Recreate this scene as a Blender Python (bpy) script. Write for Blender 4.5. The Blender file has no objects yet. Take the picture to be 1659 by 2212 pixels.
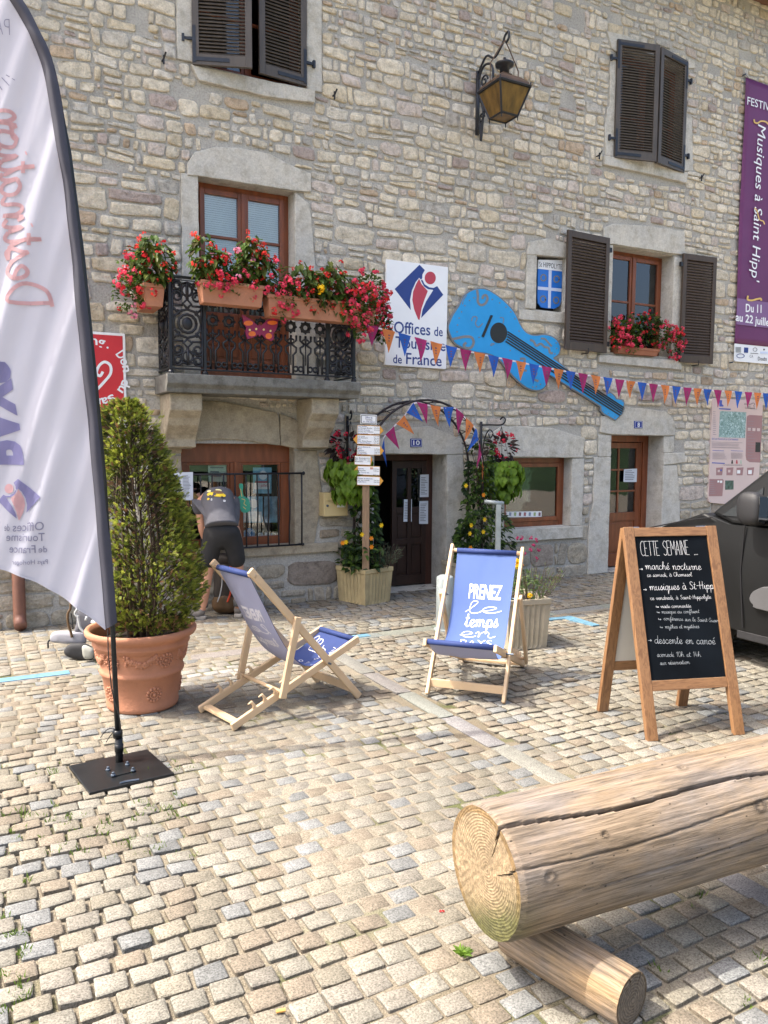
import bpy, bmesh, math, random
import numpy as np
from mathutils import Vector, Matrix, noise
sc = bpy.context.scene
COL = sc.collection
# ------------------------------------------------------------------ camera
YAW, PIT, ROL, FP, CH = math.radians(28.146), math.radians(4.825), math.radians(.306), 1688.9, 1.7
YF = 7.87                                   # the facade stands in the plane y = YF, the ground is z = 0
_f = Vector((math.sin(YAW)*math.cos(PIT), math.cos(YAW)*math.cos(PIT), -math.sin(PIT)))
_r0 = Vector((math.cos(YAW), -math.sin(YAW), 0)); _u0 = _r0.cross(_f)
_r = math.cos(ROL)*_r0+math.sin(ROL)*_u0; _u = -math.sin(ROL)*_r0+math.cos(ROL)*_u0
CAM = Vector((0, 0, CH))
cam = bpy.data.cameras.new('camera'); camo = bpy.data.objects.new('camera', cam); COL.objects.link(camo)
m = Matrix.Identity(4)
for i in range(3): m[i][0], m[i][1], m[i][2], m[i][3] = _r[i], _u[i], -_f[i], CAM[i]
camo.matrix_world = m
cam.sensor_fit = 'VERTICAL'; cam.sensor_height = 24; cam.lens = 24*FP/2212
cam.clip_start = .05; cam.clip_end = 3000
sc.camera = camo
# ------------------------------------------------------------------ sky, sun, exposure
SUN_EL, SUN_AZ = math.radians(57), math.radians(15)
to_sun = Vector((-math.cos(SUN_AZ)*math.cos(SUN_EL), math.sin(SUN_AZ)*math.cos(SUN_EL), math.sin(SUN_EL)))
wd = bpy.data.worlds.new("World"); sc.world = wd; wd.use_nodes = True
nt = wd.node_tree; bg = nt.nodes['Background']
sky = nt.nodes.new('ShaderNodeTexSky'); sky.sky_type = 'NISHITA'; sky.sun_disc = False
sky.sun_elevation = SUN_EL; sky.sun_rotation = math.atan2(to_sun.x, to_sun.y); sky.dust_density = 6.0; sky.ozone_density = .5; sky.air_density = .9
nt.links.new(sky.outputs[0], bg.inputs[0]); bg.inputs[1].default_value = .15
sl = bpy.data.lights.new('sun', 'SUN'); sl.energy = 2.0; sl.angle = math.radians(.5); sl.color = (1, .95, .86)
so = bpy.data.objects.new('sun', sl); COL.objects.link(so); so.location = to_sun*40
so.rotation_euler = (-to_sun).to_track_quat('-Z', 'Y').to_euler()
sc.view_settings.view_transform = 'Standard'; sc.view_settings.look = 'None'
sc.view_settings.exposure = 1.72; sc.view_settings.gamma = 1
sc.render.engine = 'CYCLES'; sc.cycles.use_denoising = True
sc.cycles.max_bounces = 8; sc.cycles.diffuse_bounces = 4; sc.cycles.transparent_max_bounces = 12
# ------------------------------------------------------------------ helpers: measuring
def ray(x, y): return (x-829.5)*_r-(y-1106)*_u+FP*_f
def onpl(q, p0, n):
    d = ray(*q); return CAM+d*((Vector(p0)-CAM).dot(n)/d.dot(n))
def G(x, y, z=0): return onpl((x, y), (0, 0, z), Vector((0, 0, 1)))
def W(x, y, o=0): return onpl((x, y), (0, YF-o, 0), Vector((0, 1, 0)))
def XP(x, y, xx): return onpl((x, y), (xx, 0, 0), Vector((1, 0, 0)))
V3 = Vector
def zz(ref, *pts):                            # readings taken on an enlarged crop of the photograph -> one common scale
    o = [((ref[0]+x*ref[2])/1.8228, (ref[1]+y*ref[2])/1.8228) for x, y in pts]
    return o if len(o) > 1 else o[0]
rnd = random.Random(7)
def R(a, b): return rnd.uniform(a, b)
# ------------------------------------------------------------------ helpers: materials
def nodes(name):
    mt = bpy.data.materials.new(name); mt.use_nodes = True
    t = mt.node_tree; b = t.nodes['Principled BSDF']
    return mt, t, b
def N(t, ty, **kw):
    n = t.nodes.new(ty)
    for k, v in kw.items():
        if k in n.inputs: n.inputs[k].default_value = v
        else: setattr(n, k, v)
    return n
def mixc(t, a, b, fac, mode='MIX'):
    n = t.nodes.new('ShaderNodeMix'); n.data_type = 'RGBA'; n.blend_type = mode
    for s, v in ((0, fac), (6, a), (7, b)):
        if isinstance(v, (int, float)): n.inputs[s].default_value = v
        elif isinstance(v, tuple): n.inputs[s].default_value = v+(1,) if len(v) == 3 else v
        else: t.links.new(v, n.inputs[s])
    return n.outputs[2]
def ramp(t, src, stops):
    n = t.nodes.new('ShaderNodeValToRGB'); e = n.color_ramp.elements
    while len(e) < len(stops): e.new(.5)
    for el, (p, c) in zip(e, stops):
        el.position = p; el.color = (c if isinstance(c, tuple) else (c, c, c))+(1,)
    t.links.new(src, n.inputs[0]); return n.outputs[0]
def mat(name, col, rough=.6, metal=0, var=.12, scale=6, bump=.0, bscale=40, stretch=None, spec=.5, attr=False, trans=0, det=4):
    mt, t, b = nodes(name)
    tc = N(t, 'ShaderNodeTexCoord'); vec = tc.outputs['Object']
    if stretch:
        mp = N(t, 'ShaderNodeMapping'); mp.inputs['Scale'].default_value = stretch; t.links.new(vec, mp.inputs[0]); vec = mp.outputs[0]
    nz = N(t, 'ShaderNodeTexNoise', Scale=scale, Detail=det); t.links.new(vec, nz.inputs['Vector'])
    v = ramp(t, nz.outputs['Fac'], [(.25, 1-var), (.75, 1+var)])
    if attr:
        a = N(t, 'ShaderNodeVertexColor', layer_name='Col'); base = a.outputs[0]
        c = mixc(t, base, v, 1.0, 'MULTIPLY')
    else: c = mixc(t, tuple(col), v, 1.0, 'MULTIPLY')
    t.links.new(c, b.inputs['Base Color'])
    b.inputs['Roughness'].default_value = rough; b.inputs['Metallic'].default_value = metal
    b.inputs['Specular IOR Level'].default_value = spec
    if bump:
        n2 = N(t, 'ShaderNodeTexNoise', Scale=bscale, Detail=6); t.links.new(vec, n2.inputs['Vector'])
        bp = N(t, 'ShaderNodeBump', Strength=bump, Distance=.02); t.links.new(n2.outputs['Fac'], bp.inputs['Height']); t.links.new(bp.outputs[0], b.inputs['Normal'])
    if trans:
        tr = N(t, 'ShaderNodeBsdfTranslucent'); t.links.new(c, tr.inputs[0])
        ms = N(t, 'ShaderNodeMixShader'); ms.inputs[0].default_value = trans
        t.links.new(b.outputs[0], ms.inputs[1]); t.links.new(tr.outputs[0], ms.inputs[2])
        t.links.new(ms.outputs[0], t.nodes['Material Output'].inputs[0])
    return mt
def glass(name, tint=(.75, .82, .8), refl=1.0):
    mt, t, b = nodes(name); t.nodes.remove(b)
    tr = N(t, 'ShaderNodeBsdfTransparent'); tr.inputs[0].default_value = tint+(1,)
    gl = N(t, 'ShaderNodeBsdfGlossy'); gl.inputs['Roughness'].default_value = .01; gl.inputs[0].default_value = (.9*refl, .95*refl, 1*refl, 1)
    fr = N(t, 'ShaderNodeFresnel', IOR=1.6); ad = N(t, 'ShaderNodeMath', operation='ADD'); ad.inputs[1].default_value = .03
    nz = N(t, 'ShaderNodeTexNoise', Scale=2.5); bp = N(t, 'ShaderNodeBump', Strength=.02, Distance=.05)
    t.links.new(nz.outputs[0], bp.inputs['Height']); t.links.new(bp.outputs[0], gl.inputs['Normal'])
    t.links.new(fr.outputs[0], ad.inputs[0])
    ms = N(t, 'ShaderNodeMixShader'); t.links.new(ad.outputs[0], ms.inputs[0]); t.links.new(tr.outputs[0], ms.inputs[1]); t.links.new(gl.outputs[0], ms.inputs[2])
    t.links.new(ms.outputs[0], t.nodes['Material Output'].inputs[0])
    return mt
# ------------------------------------------------------------------ helpers: meshes
class MB:
    def __init__(s): s.v = []; s.f = []; s.mi = []; s.c = []
    def add(s, vs, fs, mi=0, col=None):
        k = len(s.v); s.v.extend([tuple(p) for p in vs])
        for i, f in enumerate(fs):
            s.f.append([a+k for a in f]); s.mi.append(mi)
            s.c.append(col[i] if isinstance(col, list) else (col or (1, 1, 1)))
    def box(s, x0, x1, y0, y1, z0, z1, mi=0, M=None, col=None):
        vs = [V3((x, y, z)) for z in (z0, z1) for y in (y0, y1) for x in (x0, x1)]
        if M is not None: vs = [M@p for p in vs]
        s.add(vs, [(0, 2, 3, 1), (4, 5, 7, 6), (0, 1, 5, 4), (2, 6, 7, 3), (0, 4, 6, 2), (1, 3, 7, 5)], mi, col)
    def bar(s, a, b, w, h, up=(0, 0, 1), mi=0, col=None, w2=None):
        a, b = V3(a), V3(b); d = (b-a).normalized(); x = d.cross(V3(up))
        if x.length < 1e-4: x = d.cross(V3((1, 0, 0)))
        x.normalize(); y = x.cross(d); vs = []
        for p, ww in ((a, w), (b, w2 or w)):
            vs += [p+x*sx*ww/2+y*sy*h/2 for sx, sy in ((-1, -1), (1, -1), (1, 1), (-1, 1))]
        s.add(vs, [(3, 2, 1, 0), (4, 5, 6, 7), (0, 1, 5, 4), (1, 2, 6, 5), (2, 3, 7, 6), (3, 0, 4, 7)], mi, col)
    def tube(s, pts, r, n=8, mi=0, closed=False, col=None):
        pts = [V3(p) for p in pts]; m = len(pts); rs = r if isinstance(r, (list, tuple)) else [r]*m
        vs = []; ref = None
        for i, p in enumerate(pts):
            if closed: d = pts[(i+1) % m]-pts[i-1]
            else: d = pts[min(i+1, m-1)]-pts[max(i-1, 0)]
            if d.length < 1e-9: d = V3((0, 0, 1))
            d.normalize()
            if ref is None:
                ref = d.cross(V3((.31, .17, .93)))
                if ref.length < .1: ref = d.cross(V3((1, 0, 0)))
            x = (ref-d*ref.dot(d)); x.normalize(); ref = x; y = d.cross(x)
            vs += [p+(x*math.cos(2*math.pi*k/n)+y*math.sin(2*math.pi*k/n))*rs[i] for k in range(n)]
        fs = []
        for i in range(m if closed else m-1):
            j = (i+1) % m
            fs += [(i*n+k, i*n+(k+1) % n, j*n+(k+1) % n, j*n+k) for k in range(n)]
        if not closed: fs += [tuple(range(n))[::-1], tuple((m-1)*n+k for k in range(n))]
        s.add(vs, fs, mi, col)
    def lathe(s, prof, n=32, c=(0, 0, 0), mi=0, col=None, cap=True, M=None):
        vs = []; fs = []; c = V3(c)
        for rr, z in prof:
            for k in range(n):
                p = V3((rr*math.cos(2*math.pi*k/n), rr*math.sin(2*math.pi*k/n), z)); p = (M@p if M is not None else p)+c; vs.append(p)
        for i in range(len(prof)-1):
            fs += [(i*n+k, i*n+(k+1) % n, (i+1)*n+(k+1) % n, (i+1)*n+k) for k in range(n)]
        if cap: fs += [tuple(range(n))[::-1], tuple((len(prof)-1)*n+k for k in range(n))]
        s.add(vs, fs, mi, col)
    def prism(s, poly, nrm, t, mi=0, col=None, back=0.):   # poly: 3D outline; front face pushed t along nrm, back face at -back
        nrm = V3(nrm); poly = [V3(p) for p in poly]; n = len(poly)
        if t+back < 4e-4: back += 6e-4
        ar = V3((0, 0, 0))
        for i in range(n): ar += poly[i].cross(poly[(i+1) % n])
        if ar.dot(nrm) < 0: poly = poly[::-1]
        vs = [p+nrm*t for p in poly]+[p-nrm*back for p in poly]
        fs = [tuple(range(n)), tuple(range(2*n-1, n-1, -1))]+[(i, i+n, (i+1) % n+n, (i+1) % n) for i in range(n)]
        s.add(vs, fs, mi, col)
    def grid(s, fn, nu, nv, mi=0, col=None, flip=False):
        vs = [fn(i/nu, j/nv) for j in range(nv+1) for i in range(nu+1)]
        fs = [(j*(nu+1)+i, j*(nu+1)+i+1, (j+1)*(nu+1)+i+1, (j+1)*(nu+1)+i) for j in range(nv) for i in range(nu)]
        if flip: fs = [f[::-1] for f in fs]
        s.add(vs, fs, mi, col)
    def ball(s, c, r, n=8, m=5, mi=0, col=None, sc=(1, 1, 1)):
        c = V3(c); pr = []
        for j in range(m+1):
            a = math.pi*(.02+.96*j/m); pr.append((math.sin(a)*r, -math.cos(a)*r))
        s.lathe(pr, n, c, mi, col, True, Matrix.Diagonal(V3(sc)))
    def build(s, name, mats, parent=None, smooth=False, bevel=0, seg=2, solid=0):
        me = bpy.data.meshes.new(name); me.from_pydata(s.v, [], s.f)
        for q in (mats if isinstance(mats, (list, tuple)) else [mats]): me.materials.append(q)
        me.polygons.foreach_set('material_index', s.mi)
        if any(c != (1, 1, 1) for c in s.c):
            at = me.color_attributes.new('Col', 'FLOAT_COLOR', 'CORNER')
            cn = np.repeat(np.array([tuple(c)+(1,) for c in s.c], dtype=np.float32), [len(f) for f in s.f], axis=0)
            at.data.foreach_set('color', cn.ravel())
        if smooth: me.polygons.foreach_set('use_smooth', [True]*len(s.f))
        me.update()
        o = bpy.data.objects.new(name, me); COL.objects.link(o)
        if parent is not None: attach(o, parent)
        if bevel:
            b = o.modifiers.new('bevel', 'BEVEL'); b.width = bevel; b.segments = seg; b.limit_method = 'ANGLE'; b.angle_limit = math.radians(35)
            b.use_clamp_overlap = True
        if solid:
            b = o.modifiers.new('solid', 'SOLIDIFY'); b.thickness = solid
        return o
def attach(o, parent):                         # parts are modelled in place: only the thing's own Empty sits away from the world origin
    o.parent = parent; o.matrix_parent_inverse = Matrix.Translation(-V3(parent.location))
def tag(o, label, cat, group=None, kind=None):
    o['label'] = label; o['category'] = cat
    if group: o['group'] = group
    if kind: o['kind'] = kind
    return o
def thing(name, label, cat, loc=(0, 0, 0), group=None):
    o = bpy.data.objects.new(name, None); COL.objects.link(o); o.location = loc; o.empty_display_size = .1
    return tag(o, label, cat, group)
def struct(o): o['kind'] = 'structure'; return o
# flat printed shapes and lettering
def text2d(s, bold=0, shear=0, res=3):
    cu = bpy.data.curves.new('t', 'FONT'); cu.body = s; cu.size = 1; cu.offset = bold; cu.shear = shear; cu.resolution_u = res
    ob = bpy.data.objects.new('t', cu); COL.objects.link(ob)
    dg = bpy.context.evaluated_depsgraph_get(); ev = ob.evaluated_get(dg); me = ev.to_mesh()
    vs = [(v.co.x, v.co.y) for v in me.vertices]; fs = [tuple(p.vertices) for p in me.polygons]
    ev.to_mesh_clear(); bpy.data.objects.remove(ob); bpy.data.curves.remove(cu)
    return vs, fs
CAPH = .70
def fit2d(vs, w=None, h=None):                # font units -> width w, cap height h; baseline 0, left 0
    xs = [p[0] for p in vs]; x0, x1 = min(xs), max(xs)
    sy = (h/CAPH) if h else w/(x1-x0); sx = w/(x1-x0) if w else sy
    return [((x-x0)*sx, y*sy) for x, y in vs]
def text(mb, s, a, b, h, nrm, off=.002, mi=0, bold=0, shear=0, col=None, flip=False):
    """lettering whose baseline runs from point a to point b, cap height h, on a plane with outward normal nrm"""
    a, b, nrm = V3(a), V3(b), V3(nrm); ux = (b-a); w = ux.length; ux.normalize(); uy = nrm.cross(ux)
    if flip: uy = -uy
    vs, fs = text2d(s, bold, shear); vs = fit2d(vs, w, h)
    mb.add([a+ux*x+uy*y+nrm*off for x, y in vs], fs, mi, col)
def ribbon(pts, w):
    n = len(pts); out = []
    for i in range(n):
        a = pts[max(i-1, 0)]; b = pts[min(i+1, n-1)]; dx, dy = b[0]-a[0], b[1]-a[1]; l = math.hypot(dx, dy) or 1
        out += [(pts[i][0]-dy/l*w/2, pts[i][1]+dx/l*w/2), (pts[i][0]+dy/l*w/2, pts[i][1]-dx/l*w/2)]
    return out, [(2*i+1, 2*i+3, 2*i+2, 2*i) for i in range(n-1)]
def smooth(p, k=4, closed=False):
    if len(p) < 3: return [tuple(q) for q in p]
    out = []; n = len(p); rng = range(n) if closed else range(n-1)
    for i in rng:
        g = (lambda j: p[j % n]) if closed else (lambda j: p[min(max(j, 0), n-1)])
        a, b, c, d = g(i-1), g(i), g(i+1), g(i+2)
        for s in range(k):
            t = s/k; out.append(tuple(.5*(2*b[q]+(c[q]-a[q])*t+(2*a[q]-5*b[q]+4*c[q]-d[q])*t*t+(3*b[q]-a[q]-3*c[q]+d[q])*t**3) for q in range(len(b))))
    if not closed: out.append(tuple(p[-1]))
    return out
# one-line handwriting: baseline 0, x-height 1, ascenders 2, descenders -1
_H = {
'a': (.95, ".72,.85 .45,1 .12,.75 .08,.3 .3,0 .6,.25 .74,.95 .72,.3 .82,0 1,.15"),
'b': (.8, "0,.2 .3,1.2 .4,1.8 .25,2 .15,1.5 .15,.2 .35,0 .65,.2 .65,.75 .4,.95 .2,.7 .5,.6 .85,.75"),
'c': (.75, ".62,.8 .4,1 .12,.75 .08,.3 .3,0 .55,.05 .8,.3"),
'd': (.95, ".72,.8 .45,1 .12,.75 .08,.3 .3,0 .6,.25 .74,1 .76,2 .74,.3 .84,0 1,.15"),
'e': (.75, "0,.3 .35,.45 .6,.75 .42,1 .18,.85 .08,.4 .28,.02 .55,.06 .8,.3"),
'f': (.65, "0,.2 .3,.9 .5,1.7 .38,2 .24,1.6 .2,.5 .15,-.8 .3,-.9 .3,-.2 .45,.2 .7,.3"),
'g': (.9, ".7,.85 .45,1 .12,.75 .08,.3 .3,.02 .6,.3 .72,.95 .68,-.4 .45,-.95 .2,-.7 .5,-.2 .95,.2"),
'h': (.95, "0,.2 .28,1.3 .38,1.85 .25,2 .15,1.4 .12,0 .2,.6 .45,1 .65,.8 .66,.2 .78,0 1,.2"),
'i': (.5, "0,.2 .2,.95 .2,.25 .3,0 .52,.2|.24,1.4 .27,1.48"),
'j': (.5, "0,.2 .25,.95 .22,-.5 0,-.95 -.15,-.6 .5,.2|.28,1.4 .31,1.48"),
'l': (.55, "0,.2 .3,1.2 .42,1.8 .3,2 .18,1.6 .15,.4 .28,0 .58,.2"),
'm': (1.4, "0,.7 .15,1 .18,0 .25,.65 .45,1 .58,.8 .58,0 .65,.65 .88,1 1.04,.8 1.05,.2 1.18,0 1.42,.2"),
'n': (1.0, "0,.7 .15,1 .18,0 .25,.65 .48,1 .66,.8 .66,.2 .78,0 1.02,.2"),
'o': (.85, ".45,1 .12,.8 .08,.3 .32,0 .65,.25 .66,.75 .42,1 .5,.8 .88,.8"),
'p': (.9, "0,.4 .2,1 .18,.2 .12,-1 .15,.3 .35,.95 .65,.9 .68,.3 .45,0 .25,.15 .6,.05 .92,.2"),
'q': (.9, ".7,.85 .45,1 .12,.75 .08,.3 .3,0 .6,.3 .72,1 .66,-1 .75,-.5 .95,.2"),
'r': (.7, "0,.3 .2,1.05 .25,.85 .5,.9 .45,.3 .52,0 .72,.2"),
's': (.7, "0,.15 .35,.95 .42,1.1 .45,.8 .6,.35 .45,0 .15,.08 .3,.1 .72,.2"),
't': (.6, "0,.2 .25,1 .3,1.8 .2,.4 .32,0 .6,.2|.02,1.2 .52,1.25"),
'u': (1.0, "0,.6 .12,1 .12,.3 .3,0 .6,.25 .7,1 .7,.3 .8,0 1.02,.2"),
'v': (.85, "0,.7 .15,1 .22,.4 .38,0 .6,.4 .68,1 .62,.8 .88,.8"),
'x': (.8, ".05,.9 .2,1 .5,.1 .8,.1|.65,1 .1,0"),
'y': (.9, "0,.6 .12,1 .14,.35 .32,.05 .58,.3 .7,1 .64,-.5 .4,-1 .2,-.7 .5,-.2 .92,.2"),
'C': (1.0, ".85,1.6 .6,2 .2,1.6 .1,.8 .3,.1 .6,0 .95,.3"),
'S': (1.0, ".85,1.7 .55,2 .25,1.7 .4,1.2 .75,.8 .75,.25 .4,0 .1,.3"),
'H': (1.15, ".2,2 .2,0|.85,2 .85,0|.05,1 1.1,1.05"),
'P': (1.0, ".2,2 .2,0|.2,1.9 .7,2 .85,1.5 .6,1.05 .2,1"),
'A': (1.0, "0,0 .45,2 .9,0|.2,.7 .7,.7"), 'Y': (1.0, "0,2 .45,1 .9,2|.45,1 .45,0"),
'D': (1.1, ".2,2 .2,0 .7,.2 1,.9 .7,1.8 .05,2"),
'0': (.9, ".4,2 .1,1.5 .1,.5 .4,0 .7,.5 .7,1.5 .4,2"), '1': (.6, ".05,1.4 .4,2|.4,2 .35,0"), '4': (.9, ".4,2 .05,.7 .8,.7|.6,1.2 .55,0"),
'-': (.7, ".1,.9 .6,.9"), ',': (.4, ".2,.1 .05,-.4"), "'": (.4, ".2,2 .12,1.6"), '.': (.4, ".1,0 .16,.06"), ' ': (.7, ""),
'>': (1.3, "0,.6 1,.6|.7,.9 1,.6 .7,.3"), '^': (1.1, ".1,1.2 .1,.6 .9,.6|.65,.9 .9,.6 .65,.3")}
_ACC = {'é': ('e', ".35,1.3 .6,1.7"), 'è': ('e', ".3,1.7 .55,1.3"), 'à': ('a', ".3,1.7 .55,1.3")}
_BLK = {'C': (.6, ".5,1.9 .25,2 0,1.5 0,.4 .25,0 .5,.15"), 'E': (.55, ".45,2 0,2|0,2 0,0|0,0 .45,0|0,1.05 .35,1.05"), 'T': (.6, "0,2 .55,2|.28,2 .28,0"),
'S': (.6, ".5,1.8 .25,2 0,1.6 .1,1.2 .45,.8 .45,.25 .2,0 -.05,.2"), 'M': (.8, "0,0 .05,2|.05,2 .35,.8|.35,.8 .62,2|.62,2 .68,0"), 'A': (.65, "0,0 .28,2|.28,2 .52,0|.08,.7 .45,.7"),
'I': (.25, ".08,2 .08,0"), 'N': (.65, "0,0 0,2|0,2 .48,0|.48,0 .48,2"), ' ': (.6, ""), '.': (.25, ".08,.0 .1,.08")}
def hand(s, block=False):
    T = _BLK if block else _H; x = 0; out = []
    for ch in s:
        acc = None
        if ch in _ACC and not block: ch, acc = _ACC[ch]
        adv, st = T[ch]
        for k in [q for q in (st+('|'+acc if acc else '')).split('|') if q]:
            p = [tuple(map(float, q.split(','))) for q in k.split()]
            p = [(a+x, b) for a, b in p]
            out.append(p if len(p) < 3 else smooth(p, 4))
        x += adv
    return out, x
def handtext(mb, s, a, b, h, nrm, lw, off=.002, mi=0, block=False, mapf=None):
    """handwriting from a to b; h = x-height (block: half the cap height)"""
    st, w = hand(s, block)
    if mapf is None:
        a, b, nrm = V3(a), V3(b), V3(nrm); ux = b-a; L = ux.length; ux.normalize(); uy = nrm.cross(ux)
        mapf = lambda x, y: a+ux*x+uy*y+nrm*off
    else: L = a
    for p in st:
        vs, fs = ribbon([(x*L/w, y*h) for x, y in p], lw)
        mb.add([mapf(x, y) for x, y in vs], fs, mi)
# ------------------------------------------------------------------ materials
def rubble_mat():
    mt, t, b = nodes('rubble_stone'); tc = N(t, 'ShaderNodeTexCoord'); a = N(t, 'ShaderNodeVertexColor', layer_name='Col')
    n1 = N(t, 'ShaderNodeTexNoise', Scale=14, Detail=10, Roughness=.68); n2 = N(t, 'ShaderNodeTexNoise', Scale=55, Detail=6, Roughness=.7); n3 = N(t, 'ShaderNodeTexNoise', Scale=6, Detail=6); vo = N(t, 'ShaderNodeTexVoronoi', Scale=38); vo.feature = 'F1'
    for n in (n1, n2, n3, vo): t.links.new(tc.outputs['Object'], n.inputs['Vector'])
    c = mixc(t, a.outputs[0], ramp(t, n1.outputs[0], [(.30, .62), (.5, 1.), (.72, 1.26)]), 1, 'MULTIPLY')
    c = mixc(t, c, (.34, .25, .17), ramp(t, n3.outputs[0], [(.58, 0.), (.74, .45)])); c = mixc(t, c, ramp(t, n2.outputs[0], [(.28, .74), (.5, 1.), (.75, 1.18)]), 1, 'MULTIPLY')
    c = mixc(t, c, ramp(t, vo.outputs['Distance'], [(.03, .6), (.16, 1.)]), .5, 'MULTIPLY')
    t.links.new(c, b.inputs['Base Color']); b.inputs['Roughness'].default_value = .92; b.inputs['Specular IOR Level'].default_value = .18
    ad = N(t, 'ShaderNodeMath', operation='MULTIPLY_ADD'); t.links.new(n1.outputs[0], ad.inputs[0]); ad.inputs[1].default_value = 2.2; t.links.new(n2.outputs[0], ad.inputs[2])
    bp = N(t, 'ShaderNodeBump', Strength=.85, Distance=.014); t.links.new(ad.outputs[0], bp.inputs['Height']); t.links.new(bp.outputs[0], b.inputs['Normal'])
    return mt
mStone = rubble_mat()
def mortar_mat():
    mt, t, b = nodes('lime_mortar'); tc = N(t, 'ShaderNodeTexCoord')
    n1 = N(t, 'ShaderNodeTexNoise', Scale=3.0, Detail=6); n2 = N(t, 'ShaderNodeTexNoise', Scale=60, Detail=6)
    for n in (n1, n2): t.links.new(tc.outputs['Object'], n.inputs['Vector'])
    c = mixc(t, ramp(t, n1.outputs[0], [(.3, (.37, .355, .325)), (.7, (.47, .45, .405))]), ramp(t, n2.outputs[0], [(.3, .78), (.7, 1.15)]), 1, 'MULTIPLY')
    t.links.new(c, b.inputs['Base Color']); b.inputs['Roughness'].default_value = .95; b.inputs['Specular IOR Level'].default_value = .15
    bp = N(t, 'ShaderNodeBump', Strength=.8, Distance=.012); t.links.new(n2.outputs[0], bp.inputs['Height']); t.links.new(bp.outputs[0], b.inputs['Normal'])
    return mt
mMortar = mortar_mat()
def dressed_mat(name, a, b_, dirt):
    mt, t, b = nodes(name); tc = N(t, 'ShaderNodeTexCoord')
    n1 = N(t, 'ShaderNodeTexNoise', Scale=4.0, Detail=8, Roughness=.65); n2 = N(t, 'ShaderNodeTexNoise', Scale=70, Detail=5); n3 = N(t, 'ShaderNodeTexNoise', Scale=9, Detail=8, Roughness=.7)
    for n in (n1, n2, n3): t.links.new(tc.outputs['Object'], n.inputs['Vector'])
    c = mixc(t, ramp(t, n1.outputs[0], [(.32, a), (.68, b_)]), dirt, ramp(t, n3.outputs[0], [(.46, 0.), (.70, .8)]))
    c = mixc(t, c, ramp(t, n2.outputs[0], [(.3, .86), (.7, 1.1)]), 1, 'MULTIPLY')
    t.links.new(c, b.inputs['Base Color']); b.inputs['Roughness'].default_value = .9; b.inputs['Specular IOR Level'].default_value = .2
    bp = N(t, 'ShaderNodeBump', Strength=.9, Distance=.02); t.links.new(n3.outputs[0], bp.inputs['Height']); t.links.new(bp.outputs[0], b.inputs['Normal'])
    return mt
mDress = dressed_mat('dressed_limestone', (.50, .49, .455), (.60, .57, .50), (.34, .31, .25))
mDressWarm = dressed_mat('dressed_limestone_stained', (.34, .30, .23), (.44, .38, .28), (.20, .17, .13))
mSlab = dressed_mat('balcony_stone', (.15, .15, .14), (.22, .215, .195), (.085, .08, .065))
mWoodR = mat('varnished_window_wood', (.20, .058, .022), .35, var=.3, scale=3, stretch=(6, 6, 1.2), bump=.05)
mWoodD = mat('dark_door_wood', (.028, .012, .008), .5, var=.3, scale=3, stretch=(6, 6, 1))
mShut = mat('brown_painted_wood', (.060, .041, .030), .5, var=.2, scale=5, stretch=(5, 5, 1))
mShutG = mat('grey_brown_painted_wood', (.075, .062, .052), .5, var=.25, scale=4, stretch=(5, 5, 1))
mIron = mat('black_iron', (.018, .019, .024), .38, .3, var=.3, scale=20)
mIronB = mat('blue_black_iron', (.022, .026, .036), .45, .2, var=.3, scale=20)
mGlass = glass('window_glass', (.95, .97, .96)); mGlassD = glass('dark_window_glass', (.45, .5, .5))
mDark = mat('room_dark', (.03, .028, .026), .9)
mBlind = mat('pale_slat_blind', (.74, .78, .76), .5, var=.05)
mWhite = mat('white_painted_metal', (.78, .79, .80), .35, var=.03)
mBlack = mat('black_paint', (.012, .012, .014), .4)
mZinc = mat('weathered_zinc', (.10, .125, .16), .42, .5, var=.25, scale=5)
mPipe = mat('brown_downpipe', (.17, .075, .05), .5, var=.25, scale=6)
# ------------------------------------------------------------------ ground
def sett_mat():
    mt, t, b = nodes('granite_sett'); tc = N(t, 'ShaderNodeTexCoord'); a = N(t, 'ShaderNodeVertexColor', layer_name='Col')
    n1 = N(t, 'ShaderNodeTexNoise', Scale=140, Detail=3, Roughness=.75); n2 = N(t, 'ShaderNodeTexNoise', Scale=26, Detail=6); n3 = N(t, 'ShaderNodeTexNoise', Scale=1.1, Detail=4)
    for n in (n1, n2, n3): t.links.new(tc.outputs['Object'], n.inputs['Vector'])
    c = mixc(t, a.outputs[0], ramp(t, n1.outputs[0], [(.35, .50), (.5, 1.), (.64, 1.38)]), 1, 'MULTIPLY')
    c = mixc(t, c, ramp(t, n2.outputs[0], [(.3, .86), (.7, 1.1)]), 1, 'MULTIPLY')
    c = mixc(t, c, ramp(t, n3.outputs[0], [(.3, .80), (.7, 1.10)]), 1, 'MULTIPLY')
    t.links.new(c, b.inputs['Base Color']); b.inputs['Roughness'].default_value = .85; b.inputs['Specular IOR Level'].default_value = .25
    mx = N(t, 'ShaderNodeMath', operation='ADD'); t.links.new(n1.outputs[0], mx.inputs[0]); t.links.new(n2.outputs[0], mx.inputs[1])
    bp = N(t, 'ShaderNodeBump', Strength=.55, Distance=.004); t.links.new(mx.outputs[0], bp.inputs['Height']); t.links.new(bp.outputs[0], b.inputs['Normal'])
    return mt
mSett = sett_mat()
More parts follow.
